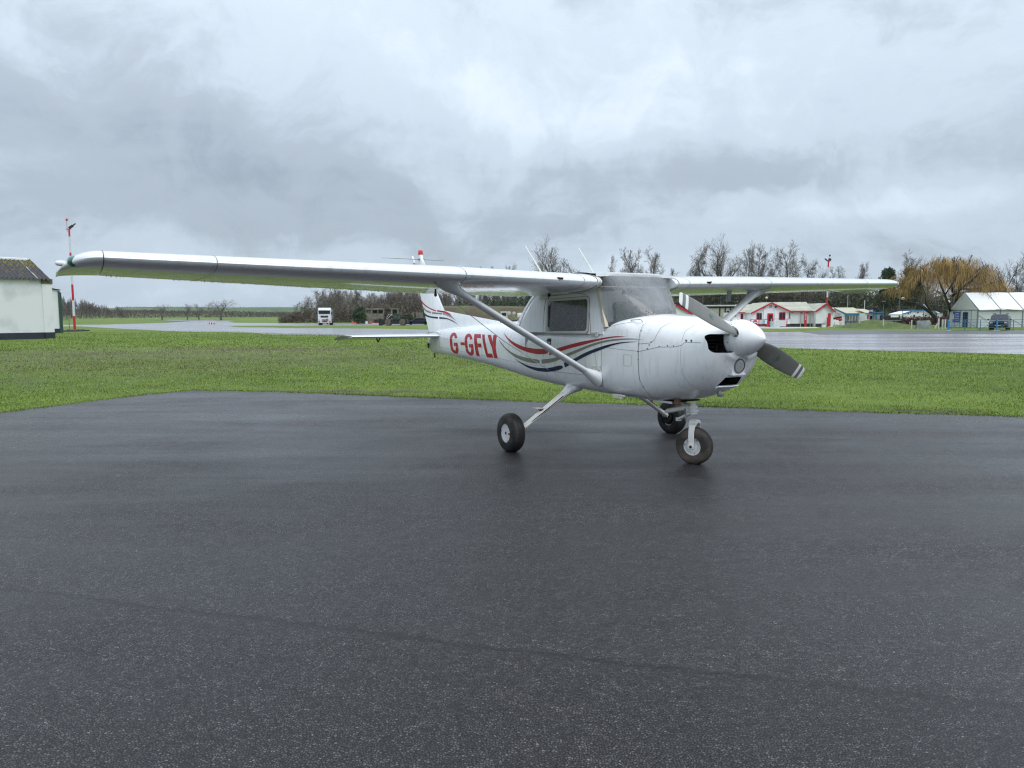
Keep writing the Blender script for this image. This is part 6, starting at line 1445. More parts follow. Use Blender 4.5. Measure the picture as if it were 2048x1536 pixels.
# ---- red and white masts
m_redm=mat('mast_red',(.52,.01,.03),.45,.06,3); m_whm=mat('mast_white',(.62,.65,.68),.45,.04,3)
def mast(px,Y,bands,lab,heads,xt,w0,w1,base=0):
    f=FB(Y,px); t=thing('floodlight_mast',lab,'mast',f.o,group='red and white floodlight masts'); H=bands[0][0]; Ht=gz(bands[0][0],Y,xt)
    lean=(gx(xt,Y,bands[0][0])-gx(px,Y,630))
    for i,(y0,y1,c) in enumerate(bands):
        z1=gz(y0,Y,xt);z0=0 if y1=='g' else gz(y1,Y,xt); r0=w0+(w1-w0)*z0/Ht; r1=w0+(w1-w0)*z1/Ht
        mb=MB(); mb.tube([(lean*0,0,z0),(lean*0,0,z1)],[r0,r1],12); build(mb,'pole_section',m_redm if c else m_whm,t,smooth=40)
    return f,t,Ht
f,t,Ht=mast(148.5,83.5,[(458.5,473,1),(473,505.5,0),(505.5,542,1),(542,569,0),(569,601,1),(601,632,0),(632,'g',1)],'tall red and white banded floodlight mast beyond the white building on the left',0,134,.13,.085)
mb=MB(); mb.tube([(-.22,0,Ht-.3),(-.20,0,Ht+.95)],.022,6); build(mb,'rod',m_steel,t)
mb=MB(); mb.lathe([(.01,0),(.11,.05),(.13,.14),(.09,.24),(.01,.28)],Matrix.Translation((-.20,0,Ht+.9)),12); build(mb,'warning_lamp',m_redm,t,smooth=50)
mb=MB(); mb.box((-.05,0,Ht+.02),(.55,.12,.08)); build(mb,'bracket',m_redm,t)
mb=MB(); mb.bar((.0,0,Ht+.12),(.42,.05,Ht+.40),.20,.22); mb.bar((.42,.05,Ht+.42),(.72,.05,Ht+.62),.10,.10); build(mb,'floodlight',m_blackc,t)
f,t,Ht=mast(1653,102,[(522,534,1),(534,560,0),(560,575,1),(575,594.5,0),(594.5,'g',1)],'red and white floodlight mast behind the right gable of the clubhouse',0,1655,.13,.095)
mb=MB(); mb.tube([(.12,0,Ht-.2),(.16,0,Ht+.85)],.022,6); build(mb,'rod',m_steel,t)
mb=MB(); mb.lathe([(.01,0),(.10,.05),(.12,.14),(.08,.24),(.01,.28)],Matrix.Translation((.16,0,Ht+.6)),12); build(mb,'warning_lamp',mat('dark_red_lamp',(.1,.01,.015),.4),t,smooth=50)
mb=MB(); mb.bar((-.1,0,Ht-.02),(-.5,0,Ht+.32),.14,.14); build(mb,'floodlight',m_blackc,t); mb=MB(); mb.box((.16,0,Ht+.2),(.34,.2,.28)); build(mb,'floodlight',m_blackc,t); mb=MB(); mb.box((.05,0,Ht+.0),(.5,.12,.08)); build(mb,'bracket',m_redm,t)
# ---- frame tent
f=FB(79,1990); TX0=gx(1955,79)-f.o.x; bay=2.36; D_=5.0; EZ=gz(620,79,1955); RZ_=gz(585.6,81.5,1932)
m_pvc=mat('white_pvc',(.74,.75,.75),.45,.03,1.5); m_pvcw=mat('white_pvc_wall',(.58,.61,.60),.55,.05,1.2)
t=thing('frame_tent','long white frame tent with ribbed roof panels behind the blue gate','tent',f.o)
for i in range(8):
    a,b=TX0+i*bay+.02,TX0+(i+1)*bay-.02
    for q,(y0,z0,y1,z1) in enumerate(((-.12,EZ,D_/2,RZ_),(D_+.12,EZ,D_/2,RZ_))):
        nr=6; mb=MB(); vs=[]
        for k in range(nr+1):
            for x_ in (a,(a+b)/2,b): vs.append((x_,y0+(y1-y0)*k/nr,z0+(z1-z0)*k/nr+(.035 if x_!=a and x_!=b else 0)+(.012 if k%2 else 0)))
        n0=len(vs); vs+=[(v[0],v[1],v[2]-.03) for v in vs]; fs=[]
        for k in range(nr):
            for j in range(2): fs.append((k*3+j,k*3+j+1,k*3+j+4,k*3+j+3))
        fs+=[tuple(p+n0 for p in reversed(g)) for g in fs]; mb.add(vs,fs); build(mb,'roof_panel',m_pvc,t,smooth=30,fix=False)
    mb=MB(); mb.box(((a+b)/2,0,EZ/2-.02),(b-a-.06,.03,EZ-.04)); build(mb,'wall_panel',m_pvcw,t)
for i in range(9):
    x_=TX0+i*bay; mb=MB(); mb.bar((x_,-.14,EZ+.02),(x_,D_/2,RZ_+.03),.055,.05); mb.bar((x_,D_/2,RZ_+.03),(x_,D_+.14,EZ+.02),.055,.05); build(mb,'roof_beam',m_steel,t)
    mb=MB(); mb.box((x_,-.03,EZ/2),(.10,.08,EZ)); build(mb,'upright',m_steel,t)
mb=MB(); g=TX0-.03; mb.prism([(0,EZ+.02),(D_,EZ+.02),(D_/2,RZ_)],lambda u,v,k:(g-(0 if k==0 else .03),u,v)); build(mb,'gable_panel',m_pvcw,t)
for k in range(5):
    a,b=D_*k/5+.03,D_*(k+1)/5-.03; mb=MB(); mb.box((g-.01,(a+b)/2,EZ/2),(.03,b-a,EZ-.04)); build(mb,'gable_wall_panel',m_pvcw,t)
    mb=MB(); mb.box((g-.02,a-.03,EZ/2),(.06,.05,EZ)); build(mb,'gable_upright',m_steel,t)
mb=MB(); mb.bar((g-.03,-.05,EZ),(g-.03,D_+.05,EZ),.05,.08); build(mb,'eaves_beam',m_steel,t)
mb=MB(); mb.bar((TX0,-.12,EZ-.02),(TX0+8*bay,-.12,EZ-.02),.05,.07); build(mb,'eaves_beam',m_steel,t)
mb=MB(); mb.tube([(TX0+.05,-.3,EZ-.08),(TX0+bay*.5,-.3,EZ-.04),(TX0+bay,-.32,EZ+.10),(TX0+1.5*bay,-.3,EZ+.0),(TX0+2*bay,-.3,EZ-.10)],.035,6); build(mb,'grey_valance',m_steel,t)
mb=MB(); mb.bar((TX0+.05,-.08,EZ*.70),(TX0+1.0,-.08,EZ*.42),.03); build(mb,'brace',m_steel,t)
mb=MB(); mb.box((g-.07,D_*.72,EZ*.60),(.02,1.35,EZ*.62)); bn=build(mb,'blue_banner',mat('banner_blue',(.045,.09,.42),.5,.1,2),t)
mb=MB()
for k,(u,w) in enumerate(((.0,.7),(.05,.9),(.0,.8),(.04,.75),(-.05,.8))): mb.box((g-.09,D_*.72-.12+u,EZ*(.82-.10*k)),(.012,w,.05))
mb.box((g-.09,D_*.72+.55,EZ*.62),(.012,.16,.55)); build(mb,'white_lettering',m_pvc,bn)
mb=MB(); mb.box((g-.06,D_*.40,EZ*.46),(.02,.85,EZ*.86)); dr=build(mb,'doorway',m_glassd,t)
mb=MB()
for k in range(4): mb.box((g-.08,D_*.40-.42+.28*k,EZ*.46),(.02,.03,EZ*.86))
for k in range(4): mb.box((g-.082,D_*.40,EZ*(.15+.24*k)),(.02,.85,.03))
build(mb,'door_bars',m_bluep,dr)
# ---- blue gate
GY=gp(1995,661.2).y; f=FB(GY,1960); m_gate=mat('gate_blue_grey',(.06,.16,.24),.5,.15,4); m_gateb=mat('gate_bright_blue',(.02,.22,.50),.45,.08,4)
for k,(a,b,lab) in enumerate(((1899,1993.5,'left leaf of the low blue tubular gate in front of the tent'),(1995.5,2092,'right leaf of the low blue tubular gate in front of the dark car'))):
    t=thing('field_gate',lab,'gate',f.o,group='leaves of the blue gate'); zt=f.z(639.6); zz_=[.06,zt*.28,zt*.52,zt*.78,zt]
    xs_=[f.x(a),f.x(a+(b-a)*.33),f.x(a+(b-a)*.66),f.x(b)]
    for z in zz_: mb=MB(); mb.bar((xs_[0],0,z),(xs_[3],0,z),.035 if z<zt else .05,.035); build(mb,'rail',m_gate,t)
    for x_ in xs_: mb=MB(); mb.bar((x_,-.005,.02),(x_,-.005,zt+.01),.045,.045); build(mb,'stile',m_gate,t)
    for x0_,x1_,z0_,z1_ in ((xs_[0],xs_[1],.08,zt*.95),(xs_[1],xs_[2],zt*.95,.08),(xs_[2],xs_[3],.08,zt*.95)): mb=MB(); mb.bar((x0_,.03,z0_),(x1_,.03,z1_),.03); build(mb,'diagonal_brace',m_gate,t)
f=FB(GY-.1,1897.5); t=thing('gate_post','bright blue post at the hinge end of the gate','post',f.o); pc(f,'post',m_gateb,t,(1896,1899,640.5,'g',-.07,.07),bevel=.01); pc(f,'foot_plate',m_gpost,t,(1893.5,1901.5,660,'g',-.15,.15)); pc(f,'cap',m_gpost,t,(1895.7,1899.3,639.6,640.5,-.08,.08))
f=FB(GY-.1,1994.5); t=thing('gate_latch_post','slim blue latch post where the two gate leaves meet','post',f.o); pc(f,'post',m_gateb,t,(1993.6,1995.4,638.5,'g',-.05,.03)); pc(f,'foot_plate',m_gpost,t,(1986,1998,660.4,'g',-.2,.1))
# ---- vehicles
def wheelv(parent,c,r_,w,axis='X',tm=m_rub,hm=m_sil,face=1):
    T=Matrix.Translation(c)@(Matrix.Rotation(PI/2,4,'X') if axis=='Y' else Matrix.Rotation(PI/2,4,'Y'))
    mb=MB(); mb.lathe([(r_*.62,-w/2),(r_*.95,-w/2),(r_,-w*.35),(r_,w*.35),(r_*.95,w/2),(r_*.62,w/2)],T,22); wt=build(mb,'wheel',tm,parent,smooth=40)
    mb=MB(); mb.lathe([(r_*.60,-w*.42),(r_*.15,-w*.46),(r_*.15,w*.46),(r_*.60,w*.42)],T,18); build(mb,'rim',hm,wt,smooth=30)
# dark 4x4 facing the camera behind the gate: x across, -y front
VY=GY+1.0; sx=(gx(2018,VY)-gx(1975,VY))/2*.80; H=gz(627.5,VY,1997); t=thing('parked_car','dark blue boxy four-wheel-drive car with roof bars facing out behind the blue gate','car',(gx(1997,VY),VY,0),R(-37))
def xloft(rings): mb=MB(); mb.loft(rings); return mb
def sec(y,z0,z1,w0,w1,r_=.08): return [Vector((x_,y,z_)) for x_,z_ in ((-w0,z0),(w0,z0),(w0,z0+(z1-z0)*.6),(w1,z1-r_*.4),(w1-r_,z1),(-w1+r_,z1),(-w1,z1-r_*.4),(-w0,z0+(z1-z0)*.6))]
w=sx*.97
build(xloft([sec(-.02,.22,H*.56,w*.93,w*.86),sec(.12,.20,H*.60,w,w*.92),sec(1.0,.20,H*.635,w,w*.94),sec(3.7,.22,H*.66,w,w*.95),sec(3.85,.25,H*.64,w*.95,w*.9)]),'body',m_darkcar,t,smooth=30)
build(xloft([sec(.95,H*.62,H*.66,w*.93,w*.90,.03),sec(1.45,H*.62,H*.965,w*.92,w*.76),sec(3.4,H*.62,H*.975,w*.92,w*.78),sec(3.75,H*.62,H*.90,w*.92,w*.76)]),'cabin',m_darkcar,t,smooth=30)
mb=MB(); sheet_quad(mb,(-w*.80,1.00,H*.665),(w*.80,1.00,H*.665),(w*.68,1.42,H*.925),(-w*.68,1.42,H*.925),t=-.012); build(mb,'windscreen',m_glassd,t)
for s in(-1,1):
    mb=MB(); mb.prism([(1.35,H*.67),(3.5,H*.67),(3.4,H*.90),(1.6,H*.90)],lambda u,v,k:(s*(w*.925-.14*(v-H*.62)/(H*.35)*w+(.012 if k else .0)),u,v)); build(mb,'side_window',m_glassd,t)
    mb=MB(); mb.box((s*w*.72,-.035,H*.47),(w*.30,.06,H*.10)); build(mb,'headlight',m_lampg,t,bevel=.015)
    mb=MB(); mb.box((s*(w+.10),1.05,H*.645),(.16,.10,.13)); build(mb,'door_mirror',m_blackc,t,bevel=.02)
    mb=MB(); mb.tube([(s*w*.66,1.5,H*.985),(s*w*.66,1.55,H*1.025),(s*w*.66,3.3,H*1.025),(s*w*.66,3.35,H*.985)],.03,6); build(mb,'roof_rail',m_blackc,t)
    for y_ in (.72,3.05): wheelv(t,(s*(w-.12),y_,.30),.30,.20)
mb=MB(); mb.box((0,-.05,H*.47),(w*1.0,.05,H*.12)); build(mb,'grille',m_blackc,t,bevel=.01)
mb=MB(); mb.box((0,-.08,H*.27),(w*1.86,.12,H*.13)); build(mb,'bumper',m_blackc,t,bevel=.03)
mb=MB(); mb.box((0,-.15,H*.30),(.46,.01,.10)); npl=build(mb,'number_plate',m_wwood,t)
mb=MB()
for k in range(7): mb.box((-.18+.06*k,-.158,H*.30),(.03 if k!=3 else .0,.004,.06))
build(mb,'plate_characters',m_blackc,npl)
mb=MB(); mb.box((-.1,1.2,H*.79),(.2,.03,.05)); build(mb,'rear_view_mirror',m_blackc,t)
# white lorry facing the camera
VY=gp(648,650.2).y; t=thing('lorry','white high-cab lorry facing the camera on the far taxiway','lorry',(gx(649,VY),VY,0),R(9)); w=(gx(661.3,VY)-gx(635.8,VY))/2; H=gz(614.6,VY,648)
mb=MB(); mb.loft([[Vector((x_,y,z_)) for x_,z_ in ((-w,.40),(w,.40),(w,H*.70),(w*.96,zt),(w*.86,zt+.06),(-w*.86,zt+.06),(-w*.96,zt),(-w,H*.70))] for y,zt in ((0,H*.80),(.10,H*.86),(.35,H*.95),(1.4,H*.96),(1.95,H*.96))]); build(mb,'cab',m_whitev,t,smooth=30)
mb=MB(); mb.box((0,4.0,1.9),(w*1.9,3.6,1.7)); mb.box((0,3.0,.75),(w*.9,6,.25)); build(mb,'load_body',m_steel,t)
mb=MB(); mb.box((0,-.02,H*.71),(w*1.74,.05,H*.165)); build(mb,'windscreen',m_glassd,t)
mb=MB(); mb.box((0,-.10,H*.81),(w*1.75,.22,.10)); build(mb,'sun_visor',m_blackc,t)
gr=MB(); gr.box((0,-.03,H*.48),(w*1.15,.05,H*.10)); gg=build(gr,'grille',m_blackc,t)
mb=MB(); mb.box((0,-.06,H*.50),(.16,.02,.06)); build(mb,'maker_badge',m_sil,gg)
for z_,ww in ((H*.30,.85),(H*.20,.85)): mb=MB(); mb.box((0,-.03,z_),(w*ww,.05,.10)); build(mb,'lower_grille',m_blackc,t)
mb=MB(); mb.box((w*.42,-.04,H*.29),(w*.34,.02,H*.14)); build(mb,'orange_panel',mat('faded_orange',(.42,.16,.09),.6,.2,6),t)
for s in(-1,1):
    mb=MB(); mb.box((s*w*.80,-.03,H*.30),(w*.30,.06,.20)); build(mb,'headlight',m_lampg,t,bevel=.02)
    mb=MB(); mb.box((s*w*.82,-.03,H*.19),(w*.26,.05,.12)); build(mb,'fog_lamp',m_blackc,t)
    mb=MB(); mb.box((s*(w+.16),.15,H*.66),(.20,.12,H*.16)); build(mb,'door_mirror',m_blackc,t,bevel=.02)
    for y_ in (1.0,4.6): wheelv(t,(s*(w-.18),y_,.42),.42,.30)
mb=MB(); mb.box((0,.15,.30),(w*1.1,.1,.25)); build(mb,'front_under_guard',m_blackc,t); mb=MB(); mb.box((0,.09,.24),(.62,.01,.14)); build(mb,'number_plate',m_gpost,t)
mb=MB(); mb.box((-.15,.01,H*.645),(.16,.02,.14)); build(mb,'dashboard_paper',m_wwood,t)
# telehandler side-on, nose to the left
VY=gp(785,651.3).y; f=FB(VY,787); t=thing('telehandler','black telehandler with muddy wheels and bucket at left','telehandler',f.o)
for px in (775.5,804.5):
    for y_ in (.0,1.5): wheelv(t,(f.x(px),y_,.50),.50,.38,'Y',m_muddy,m_blackc)
mb=MB(); f.poly(mb,[(768,645),(770,640),(782,639),(784,640.5),(797,640.5),(799,637.5),(813,638.5),(815,645),(812,648),(770,648)],.15,1.35); build(mb,'chassis',m_blackc,t,bevel=.03)
mb=MB(); f.poly(mb,[(784.5,641),(785.5,630),(787.5,627.5),(800,627.3),(801.5,630),(802,641)],.05,.95); build(mb,'cab',m_blackt,t,bevel=.03)
for a,b in ((786.3,793.8),(795,800.5)):
    mb=MB(); f.poly(mb,[(a,637.5),(a+.8,629),(b,629),(b,637.5)],.02,.048); build(mb,'cab_window',mat('tinted_green_glass',(.06,.085,.08),.15,spec=.3) if a<790 else bpy.data.materials['tinted_green_glass'],t)
mb=MB(); mb.bar(f.pt(811,636,1.15),f.pt(778,634,1.15),.26,.30); mb.bar(f.pt(778,634,1.15),f.pt(764,645,1.15),.18,.2); build(mb,'lifting_boom',m_blackc,t)
mb=MB(); mb.bar(f.pt(783,628.5,.3),f.pt(774,637.5,.3),.08); mb.bar(f.pt(776,628.5,.6),f.pt(771.5,637,.6),.06); mb.bar(f.pt(782,628.3,.5),f.pt(775,628.5,.5),.05); build(mb,'hydraulic_arms',m_gpost,t)
mb=MB(); f.poly(mb,[(757,638),(759,637.5),(768,638.5),(767,649),(759,650.8),(757.5,650)],-.1,1.7); build(mb,'bucket',m_blackt,t)
mb=MB()
for k in range(5): mb.box((f.x(758.5+k*1.8),-.13,.55),(.04,.04,.75))
build(mb,'bucket_ribs',m_blackc,t)
for px in (775.5,804.5): mb=MB(); mb.tube([f.pt(px-7,644,.0),f.pt(px-4.5,639.5,.0),f.pt(px+4.5,639.5,.0),f.pt(px+7,644,.0)],.05,6); build(mb,'mudguard',m_blackc,t)
# dark hatchback and white cars behind
def car_side(px0,px1,yt,yb,Y,lab,m,cat='car',name='parked_car',flip=False):
    f=FB(Y,(px0+px1)/2); t=thing(name,lab,cat,f.o); L=px1-px0; Hh=yb-yt
    P_=lambda u,v:(px0+(1-u if flip else u)*L,yt+v*Hh)
    mb=MB(); pts=[P_(0,.92),P_(0,.60),P_(.04,.48),P_(.22,.42),P_(.80,.40),P_(.97,.46),P_(1,.62),P_(1,.92)]; f.poly(mb,pts,0,1.6); build(mb,'body',m,t,bevel=.05)
    mb=MB(); pts=[P_(.22,.43),P_(.38,.06),P_(.50,0),P_(.72,.01),P_(.86,.12),P_(.96,.44)]; f.poly(mb,pts,.12,1.48); build(mb,'cabin',m,t,bevel=.06)
    for u0,u1,a in ((.30,.54,.41),(.57,.80,.57)):
        mb=MB(); pts=[P_(u0,.42),P_(a,.12),P_(u1,.10),P_(u1+.02,.42)]; f.poly(mb,pts,.08,.115); build(mb,'side_window',m_glassd,t)
    for u in (.18,.80): wheelv(t,(f.x(P_(u,0)[0]),.10,.27),.27,.20,'Y')
    return f,t
car_side(813,860,635.5,649,gp(830,649.6).y,'dark blue hatchback behind the telehandler, by the tail fin',m_darkcar)
f,t=car_side(1462,1503,632.5,648,94,'white pickup truck with roof lamps parked beside the clubhouse railing',m_whitev,'pickup','pickup_truck')
for k in range(3): mb=MB(); mb.box((f.x(1471+k*3.5),.8,f.z(631.6)),(.12,.1,.16)); build(mb,'roof_lamp',mat('amber_lamp',(.3,.05,.03),.4) if k==0 else bpy.data.materials['amber_lamp'],t)
# white tanker-like works lorry seen under the wing
VY=112; f=FB(VY,1020); t=thing('works_lorry','dirty white works lorry with square cab and round tank under the wing strut','lorry',f.o); m_dw=mat('dirty_white_paint',(.50,.49,.44),.6,.15,3)
pc(f,'cab',m_dw,t,(1001,1015,623,641,0,1.9),bevel=.06); pc(f,'cab_window',m_glassd,t,(1003.5,1012.5,625.5,631.5,-.03,.02)); pc(f,'chassis',m_blackc,t,(998,1060,640.5,642.5,.1,1.8))
mb=MB(); mb.lathe([(.1,0),(.55,.08),(.62,1.2),(.62,2.4),(.3,2.7)],Matrix.Translation((f.x(1034),.9,f.z(633.5)))@Matrix.Rotation(PI/2,4,'Y'),18); build(mb,'tank',m_dw,t,smooth=40)
for px,r_ in ((1018,.28),(1028,.25)): mb=MB(); mb.lathe([(r_,-.08),(r_*.8,.08)],Matrix.Translation((f.x(px),.2,f.z(626.5)))@Matrix.Rotation(PI/2,4,'X'),14); build(mb,'drum',m_dw,t)
mb=MB(); mb.tube([f.pt(1016,636,.3),f.pt(1022,630,.3),f.pt(1028,634,.3),f.pt(1033,640,.3)],.09,6); build(mb,'hose',m_steel,t)
for px in (1006,1040,1052): wheelv(t,(f.x(px),.1,.38),.38,.25,'Y')
# orange and white barriers, markers
def barrier(px,py,lab,col,w=.9,h=.35):
    Y=gp(px,py).y; f=FB(Y,px); t=thing('traffic_barrier',lab,'barrier',f.o,group='plastic barriers on the far taxiway'); mb=MB(); mb.prism([(-w/2,0),(w/2,0),(w*.42,h),(-w*.42,h)],lambda u,v,k:(u,-.12 if k==0 else .12,v)); build(mb,'shell',col,t,bevel=.03); mb=MB(); mb.box((0,0,h*.12),(w*1.04,.34,h*.2)); build(mb,'foot',col,t)
m_or=mat('orange_plastic',(.70,.07,.03),.5,.1,3)
barrier(709,646.5,'long orange barrier left of the white one',m_or,1.0,.38); barrier(733,647,'round white barrier between the orange ones',m_wwood,.45,.45); barrier(741,648.2,'upright orange barrier right of the white one',m_or,.42,.5)
Y=gp(750,648).y; f=FB(Y,752); t=thing('barrier_tape','low orange and white boards laid left of the telehandler bucket','barrier',f.o); pc(f,'board',m_or,t,(748,757,645.5,646.5,0,.05)); pc(f,'board',m_wwood,t,(744,757,646.6,647.4,.02,.07)); pc(f,'foot',m_or,t,(748,750,647.4,'g',0,.2))
Y=gp(423,643.9).y
for k,(dx,lab) in enumerate(((0,'left wedge of the red and white runway marker pair'),(5.2,'right wedge of the red and white runway marker pair'))):
    f=FB(150,421+dx); t=thing('runway_marker',lab,'marker',(gx(421+dx,150),150,0),group='red and white wedge markers'); 
    for j in range(3): mb=MB(); mb.prism([(-.30+.2*j,0),(-.10+.2*j,0),(-.10+.2*j-.04,.32-.06*j),(-.28+.2*j,.38-.06*j)],lambda u,v,k:(u,-.2 if k==0 else .2,v)); build(mb,'stripe',m_redp if j%2==0 else m_wwood,t)
# ruined concrete building
VY=160; f=FB(VY,765); t=thing('ruined_building','low ruined concrete building with empty openings at the edge of the wood','building',f.o); m_conc=mat('stained_concrete',(.20,.18,.145),.9,.25,.8,col2=(.11,.10,.08),lo=.45,hi=.65)
for a in ((728,733),(742,745),(755,757),(766,769),(782,785),(795,797)): pc(f,'pier',m_conc,t,(a[0],a[1],618,'g',0,.5))
pc(f,'lintel',m_conc,t,(728,769,616.8,619.5,-.05,.6)); pc(f,'lintel',m_conc,t,(780,798,616.6,619,-.05,.6)); pc(f,'sill_wall',m_conc,t,(728,769,627,'g',.05,.45)); pc(f,'end_wall',m_conc,t,(729,741,621,'g',.5,3)); pc(f,'back_wall',m_conc,t,(728,798,619,'g',4,4.3)); pc(f,'floor_slab',m_conc,t,(728,798,616.2,616.8,0,4.3))
leaf_cloud('ivy',[(f.x(775),.2,1.4,.9,.6,1.2),(f.x(760),.0,.5,1.5,.5,.5)],1500,.12,m_scrub,t)
f=FB(165,830); t=thing('ruined_building','small pale ruined outbuilding right of the telehandler cab','building',f.o); pc(f,'wall',m_conc,t,(822,828,626,'g',0,.4),(832,846,625,'g',0,.4)); pc(f,'lintel',m_conc,t,(822,846,623.5,625,-.05,.5))
leaf_cloud('ivy',[(f.x(818),-.2,1.2,1.0,.6,1.0)],900,.12,m_holly,t)
# ---- the white building on the left, with its moss-covered corrugated roof
u_=Vector((.60,.80,0)); n_=Vector((-.80,.60,0)); C0=Vector((gx(87,51.6,640),51.6,0))   # right-hand front corner
t=thing('white_building','weathered white rendered building with mossy corrugated roof and dark plinth at the left edge','building',C0)
EZ=4.12; RZ=5.55; RD=2.9; LL=9.0
def B_(a,b,z): p=-u_*a+n_*b; return Vector((p.x,p.y,z))     # a along the wall to the left/near, b back
def bbox(mb,a0,a1,b0,b1,z0,z1,mi=0):
    P_=[B_(a,b,z) for z in(z0,z1) for b in(b0,b1) for a in(a0,a1)]; mb.add(P_,[(0,2,3,1),(4,5,7,6),(0,1,5,4),(2,6,7,3),(0,4,6,2),(1,3,7,5)],mi)
m_oldw=mat('stained_white_wall',(.76,.77,.78),.85,.1,.6,col2=(.50,.51,.51),lo=.50,hi=.74,bump=.35,bscale=7,detail=8)
mb=MB(); bbox(mb,0,LL,0,2*RD,.44,EZ); build(mb,'wall',m_oldw,t)
mb=MB(); P_=[B_(0,0,EZ),B_(0,2*RD,EZ),B_(0,RD,RZ-.05),B_(.3,0,EZ),B_(.3,2*RD,EZ),B_(.3,RD,RZ-.05)]; mb.add(P_,[(0,1,2),(5,4,3),(0,3,4,1),(1,4,5,2),(2,5,3,0)]); build(mb,'gable',m_oldw,t)
mb=MB(); bbox(mb,-.02,LL,-.04,2*RD+.02,-.05,.44); build(mb,'plinth',m_plinth,t)
mb=MB(); bbox(mb,-.62,-.001,-.10,.9,.44,EZ-.35); build(mb,'pier',m_oldw,t); mb=MB(); bbox(mb,-.64,-.021,-.14,.92,-.05,.44); build(mb,'pier_plinth',m_plinth,t)
mb=MB(); bbox(mb,-.66,.02,-.14,.95,EZ-.35,EZ-.02); build(mb,'pier_cap',mat('mossy_stone',(.12,.11,.05),.95,.3,4,bump=.5),t)
mb=MB(); P2=[B_(3.3+.16*math.cos(q*PI/4)*(1+.3*(q%2)),-.05,.34+.11*math.sin(q*PI/4)*(1+.3*((q+1)%2))) for q in range(8)]; mb.add(P2,[tuple(range(8))]); 
build(mb,'bare_patch',mat('exposed_render',(.5,.48,.38),.9),t,fix=False)
def corrugated(name,a0,a1,q0,q1,lift,m,parent,wave=.26,amp=.075):
    n=int((a1-a0)/wave*8); mb=MB(); vs=[]
    for k,q in enumerate((q0,q1)):
        b=-.28+(RD+.28)*q; z=EZ-.10+(RZ-EZ+.10)*q+lift*(1-k)
        for i in range(n+1):
            a=a0+(a1-a0)*i/n; vs.append(B_(a,b,z+amp*math.sin(a*2*PI/wave)))
    m_=n+1; vs+=[v-Vector((0,0,.02)) for v in vs]
    fs=[(i,i+1,m_+i+1,m_+i) for i in range(n)]+[(2*m_+m_+i,2*m_+m_+i+1,2*m_+i+1,2*m_+i) for i in range(n)]+[(i,2*m_+i,2*m_+i+1,i+1) for i in range(n)]
    mb.add(vs,fs); return build(mb,name,m,parent,smooth=50,fix=False)
def moss(name,th):
    m=mat(name,(.075,.072,.078),.95,.25,5,bump=.5); t_=m.node_tree; b=t_.nodes['Principled BSDF']; g=TN(t_,'ShaderNodeNewGeometry').outputs['Position']
    n1=TN(t_,'ShaderNodeTexNoise',inp={'Vector':g,'Scale':3.2,'Detail':7.0,'Roughness':.75}).outputs['Fac']
    z=TN(t_,'ShaderNodeSeparateXYZ',inp={0:g}).outputs['Z']; k=TM(t_,'ADD',n1,TM(t_,'MULTIPLY',TN(t_,'ShaderNodeMapRange',inp={0:z,1:4.2,2:5.3}).outputs[0],.13))
    c=ramp_(t_,k,[(th-.05,(.075,.072,.08)),(th,(.10,.10,.085)),(th+.05,(.15,.135,.018)),(th+.16,(.22,.19,.02))]); t_.links.new(c,b.inputs['Base Color']); return m
mm1=moss('mossy_corrugated_sheet',.615)
for i in range(9):
    a0=-.45+i*1.0
    for q0,q1 in ((0,.37),(.34,.70),(.67,1.0)): corrugated('roof_sheet',a0,a0+1.03,q0,q1,.03,mm1,t).location.z=.014*(i%2)
mb=MB(); sheet_quad(mb,B_(-.45,RD,RZ),B_(LL,RD,RZ),B_(LL,2*RD+.3,EZ-.1),B_(-.45,2*RD+.3,EZ-.1),t=.04); build(mb,'back_roof',mm1,t)
mb=MB(); bbox(mb,-.25,1.5,RD-.22,RD+.22,RZ-.10,RZ+.10); build(mb,'white_ridge_piece',m_wwood,t,bevel=.05)
mb=MB(); mb.tube([B_(1.5,RD,RZ+.03),B_(LL,RD,RZ+.03)],.07,8); build(mb,'ridge_capping',mm1,t)
# lower wing behind
cx=gx(118.5,70,640); t=thing('lean_to_building','lower white lean-to with dark green end boards behind the white building','building',(cx,70,0))
def bq(mb,a0,a1,b0,b1,z0,z1): return bbox(mb,a0,a1,b0,b1,z0,z1)
za,zb_=gz(569.5,69,98),gz(578.5,70,117)
def lp(a,b,z): return B_(a,b,z)
mb=MB(); P_=[lp(a,b,z) for b in(0,4) for a,z in((0,-.05),(4,-.05),(4,za+(za-zb_)*2.6),(0,zb_))]; mb.add(P_,[(0,1,2,3),(7,6,5,4),(0,4,5,1),(1,5,6,2),(2,6,7,3),(3,7,4,0)]); build(mb,'wall',m_oldw,t)
mb=MB(); bbox(mb,-.01,4,-.05,4.02,-.05,.42); build(mb,'plinth',m_plinth,t)
mb=MB(); q=(za-zb_)*3.6/4; sheet_quad(mb,lp(-.2,-.15,zb_-.03),lp(4,-.15,zb_+q*1.0+.33),lp(4,4,zb_+q+.33),lp(-.2,4,zb_-.03),t=.08); build(mb,'roof',m_blackt,t)
mb=MB(); bbox(mb,-.14,.0,-.10,.3,-.05,zb_-.15); build(mb,'end_board',m_grn,t)
mb=MB(); bbox(mb,-.30,-.15,.0,.5,-.05,zb_-.28); build(mb,'end_board',m_grn,t)
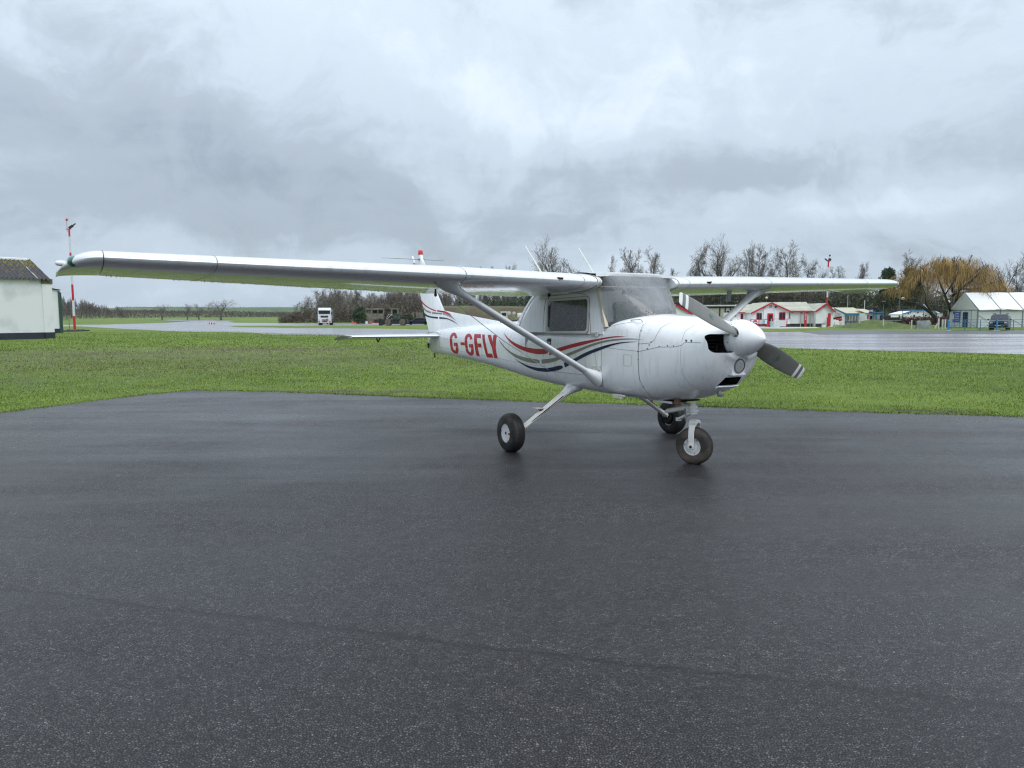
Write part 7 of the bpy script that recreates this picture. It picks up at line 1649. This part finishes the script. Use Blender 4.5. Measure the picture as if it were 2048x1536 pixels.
# small metal hurdle and debris by the mast
f=FB(79,132); t=thing('metal_hurdle','plain grey tubular hurdle between the lean-to and the mast','barrier',f.o)
mb=MB(); mb.bar(f.pt(124,638.5),f.pt(138,638.5),.05); build(mb,'top_rail',m_steel,t); mb=MB(); mb.bar(f.pt(138,638.3),Vector((f.x(138),0,0)),.06); build(mb,'post',m_steel,t); mb=MB(); mb.bar(Vector((f.x(124.5),0,0)),f.pt(124.5,638.5),.05); build(mb,'post',m_steel,t)
f=FB(79,150); t=thing('concrete_pad','dark debris-strewn pad round the foot of the left mast','pad',f.o); mb=MB(); mb.prism([(f.x(126),-2),(f.x(168),-1),(f.x(162),1.5),(f.x(126),2.5)],lambda u,v,k:(u,v,.01 if k==0 else .12)); build(mb,'slab',mat('wet_black_slab',(.02,.018,.018),.5,.3,2),t)
mb=MB(); rr=random.Random(3)
for k in range(9): mb.box((f.x(rr.uniform(128,160)),rr.uniform(-1,1),.18),(rr.uniform(.2,.7),.3,rr.uniform(.06,.16)),rz=rr.uniform(0,3))
o=build(mb,'rubble',m_steel,t); o['kind']='stuff'
# small fittings that cannot be picked apart at this size stay joined
for o in list(COL.objects):
    n=o.name.split('.')[0]
    if n in ('wing_skin_joints','engine_cylinder_fins','control_yokes','papers_on_shelf','spinner_screws','hub_bolts','hub_fins','window_bars','white_lettering','plate_characters','bucket_ribs','door_bars','steering_rods','rubble','lattice','hydraulic_arms','gutter_bracket','tyre_groove','wood','maker_emblem') and o.type=='MESH': o['kind']='stuff'
# ---- the damp air: one closed box of thin even haze
hm=bpy.data.materials.new('damp_air'); hm.use_nodes=True; ht=hm.node_tree; ht.nodes.clear()
hv=ht.nodes.new('ShaderNodeVolumePrincipled'); hv.inputs['Color'].default_value=(.86,.90,.95,1); hv.inputs['Density'].default_value=.00013; hv.inputs['Anisotropy'].default_value=.2
ho=ht.nodes.new('ShaderNodeOutputMaterial'); ht.links.new(hv.outputs[0],ho.inputs['Volume'])
mb=MB(); mb.box((0,1420,14.5),(5400,3200,33)); hb=build(mb,'haze',hm); hb['kind']='stuff'
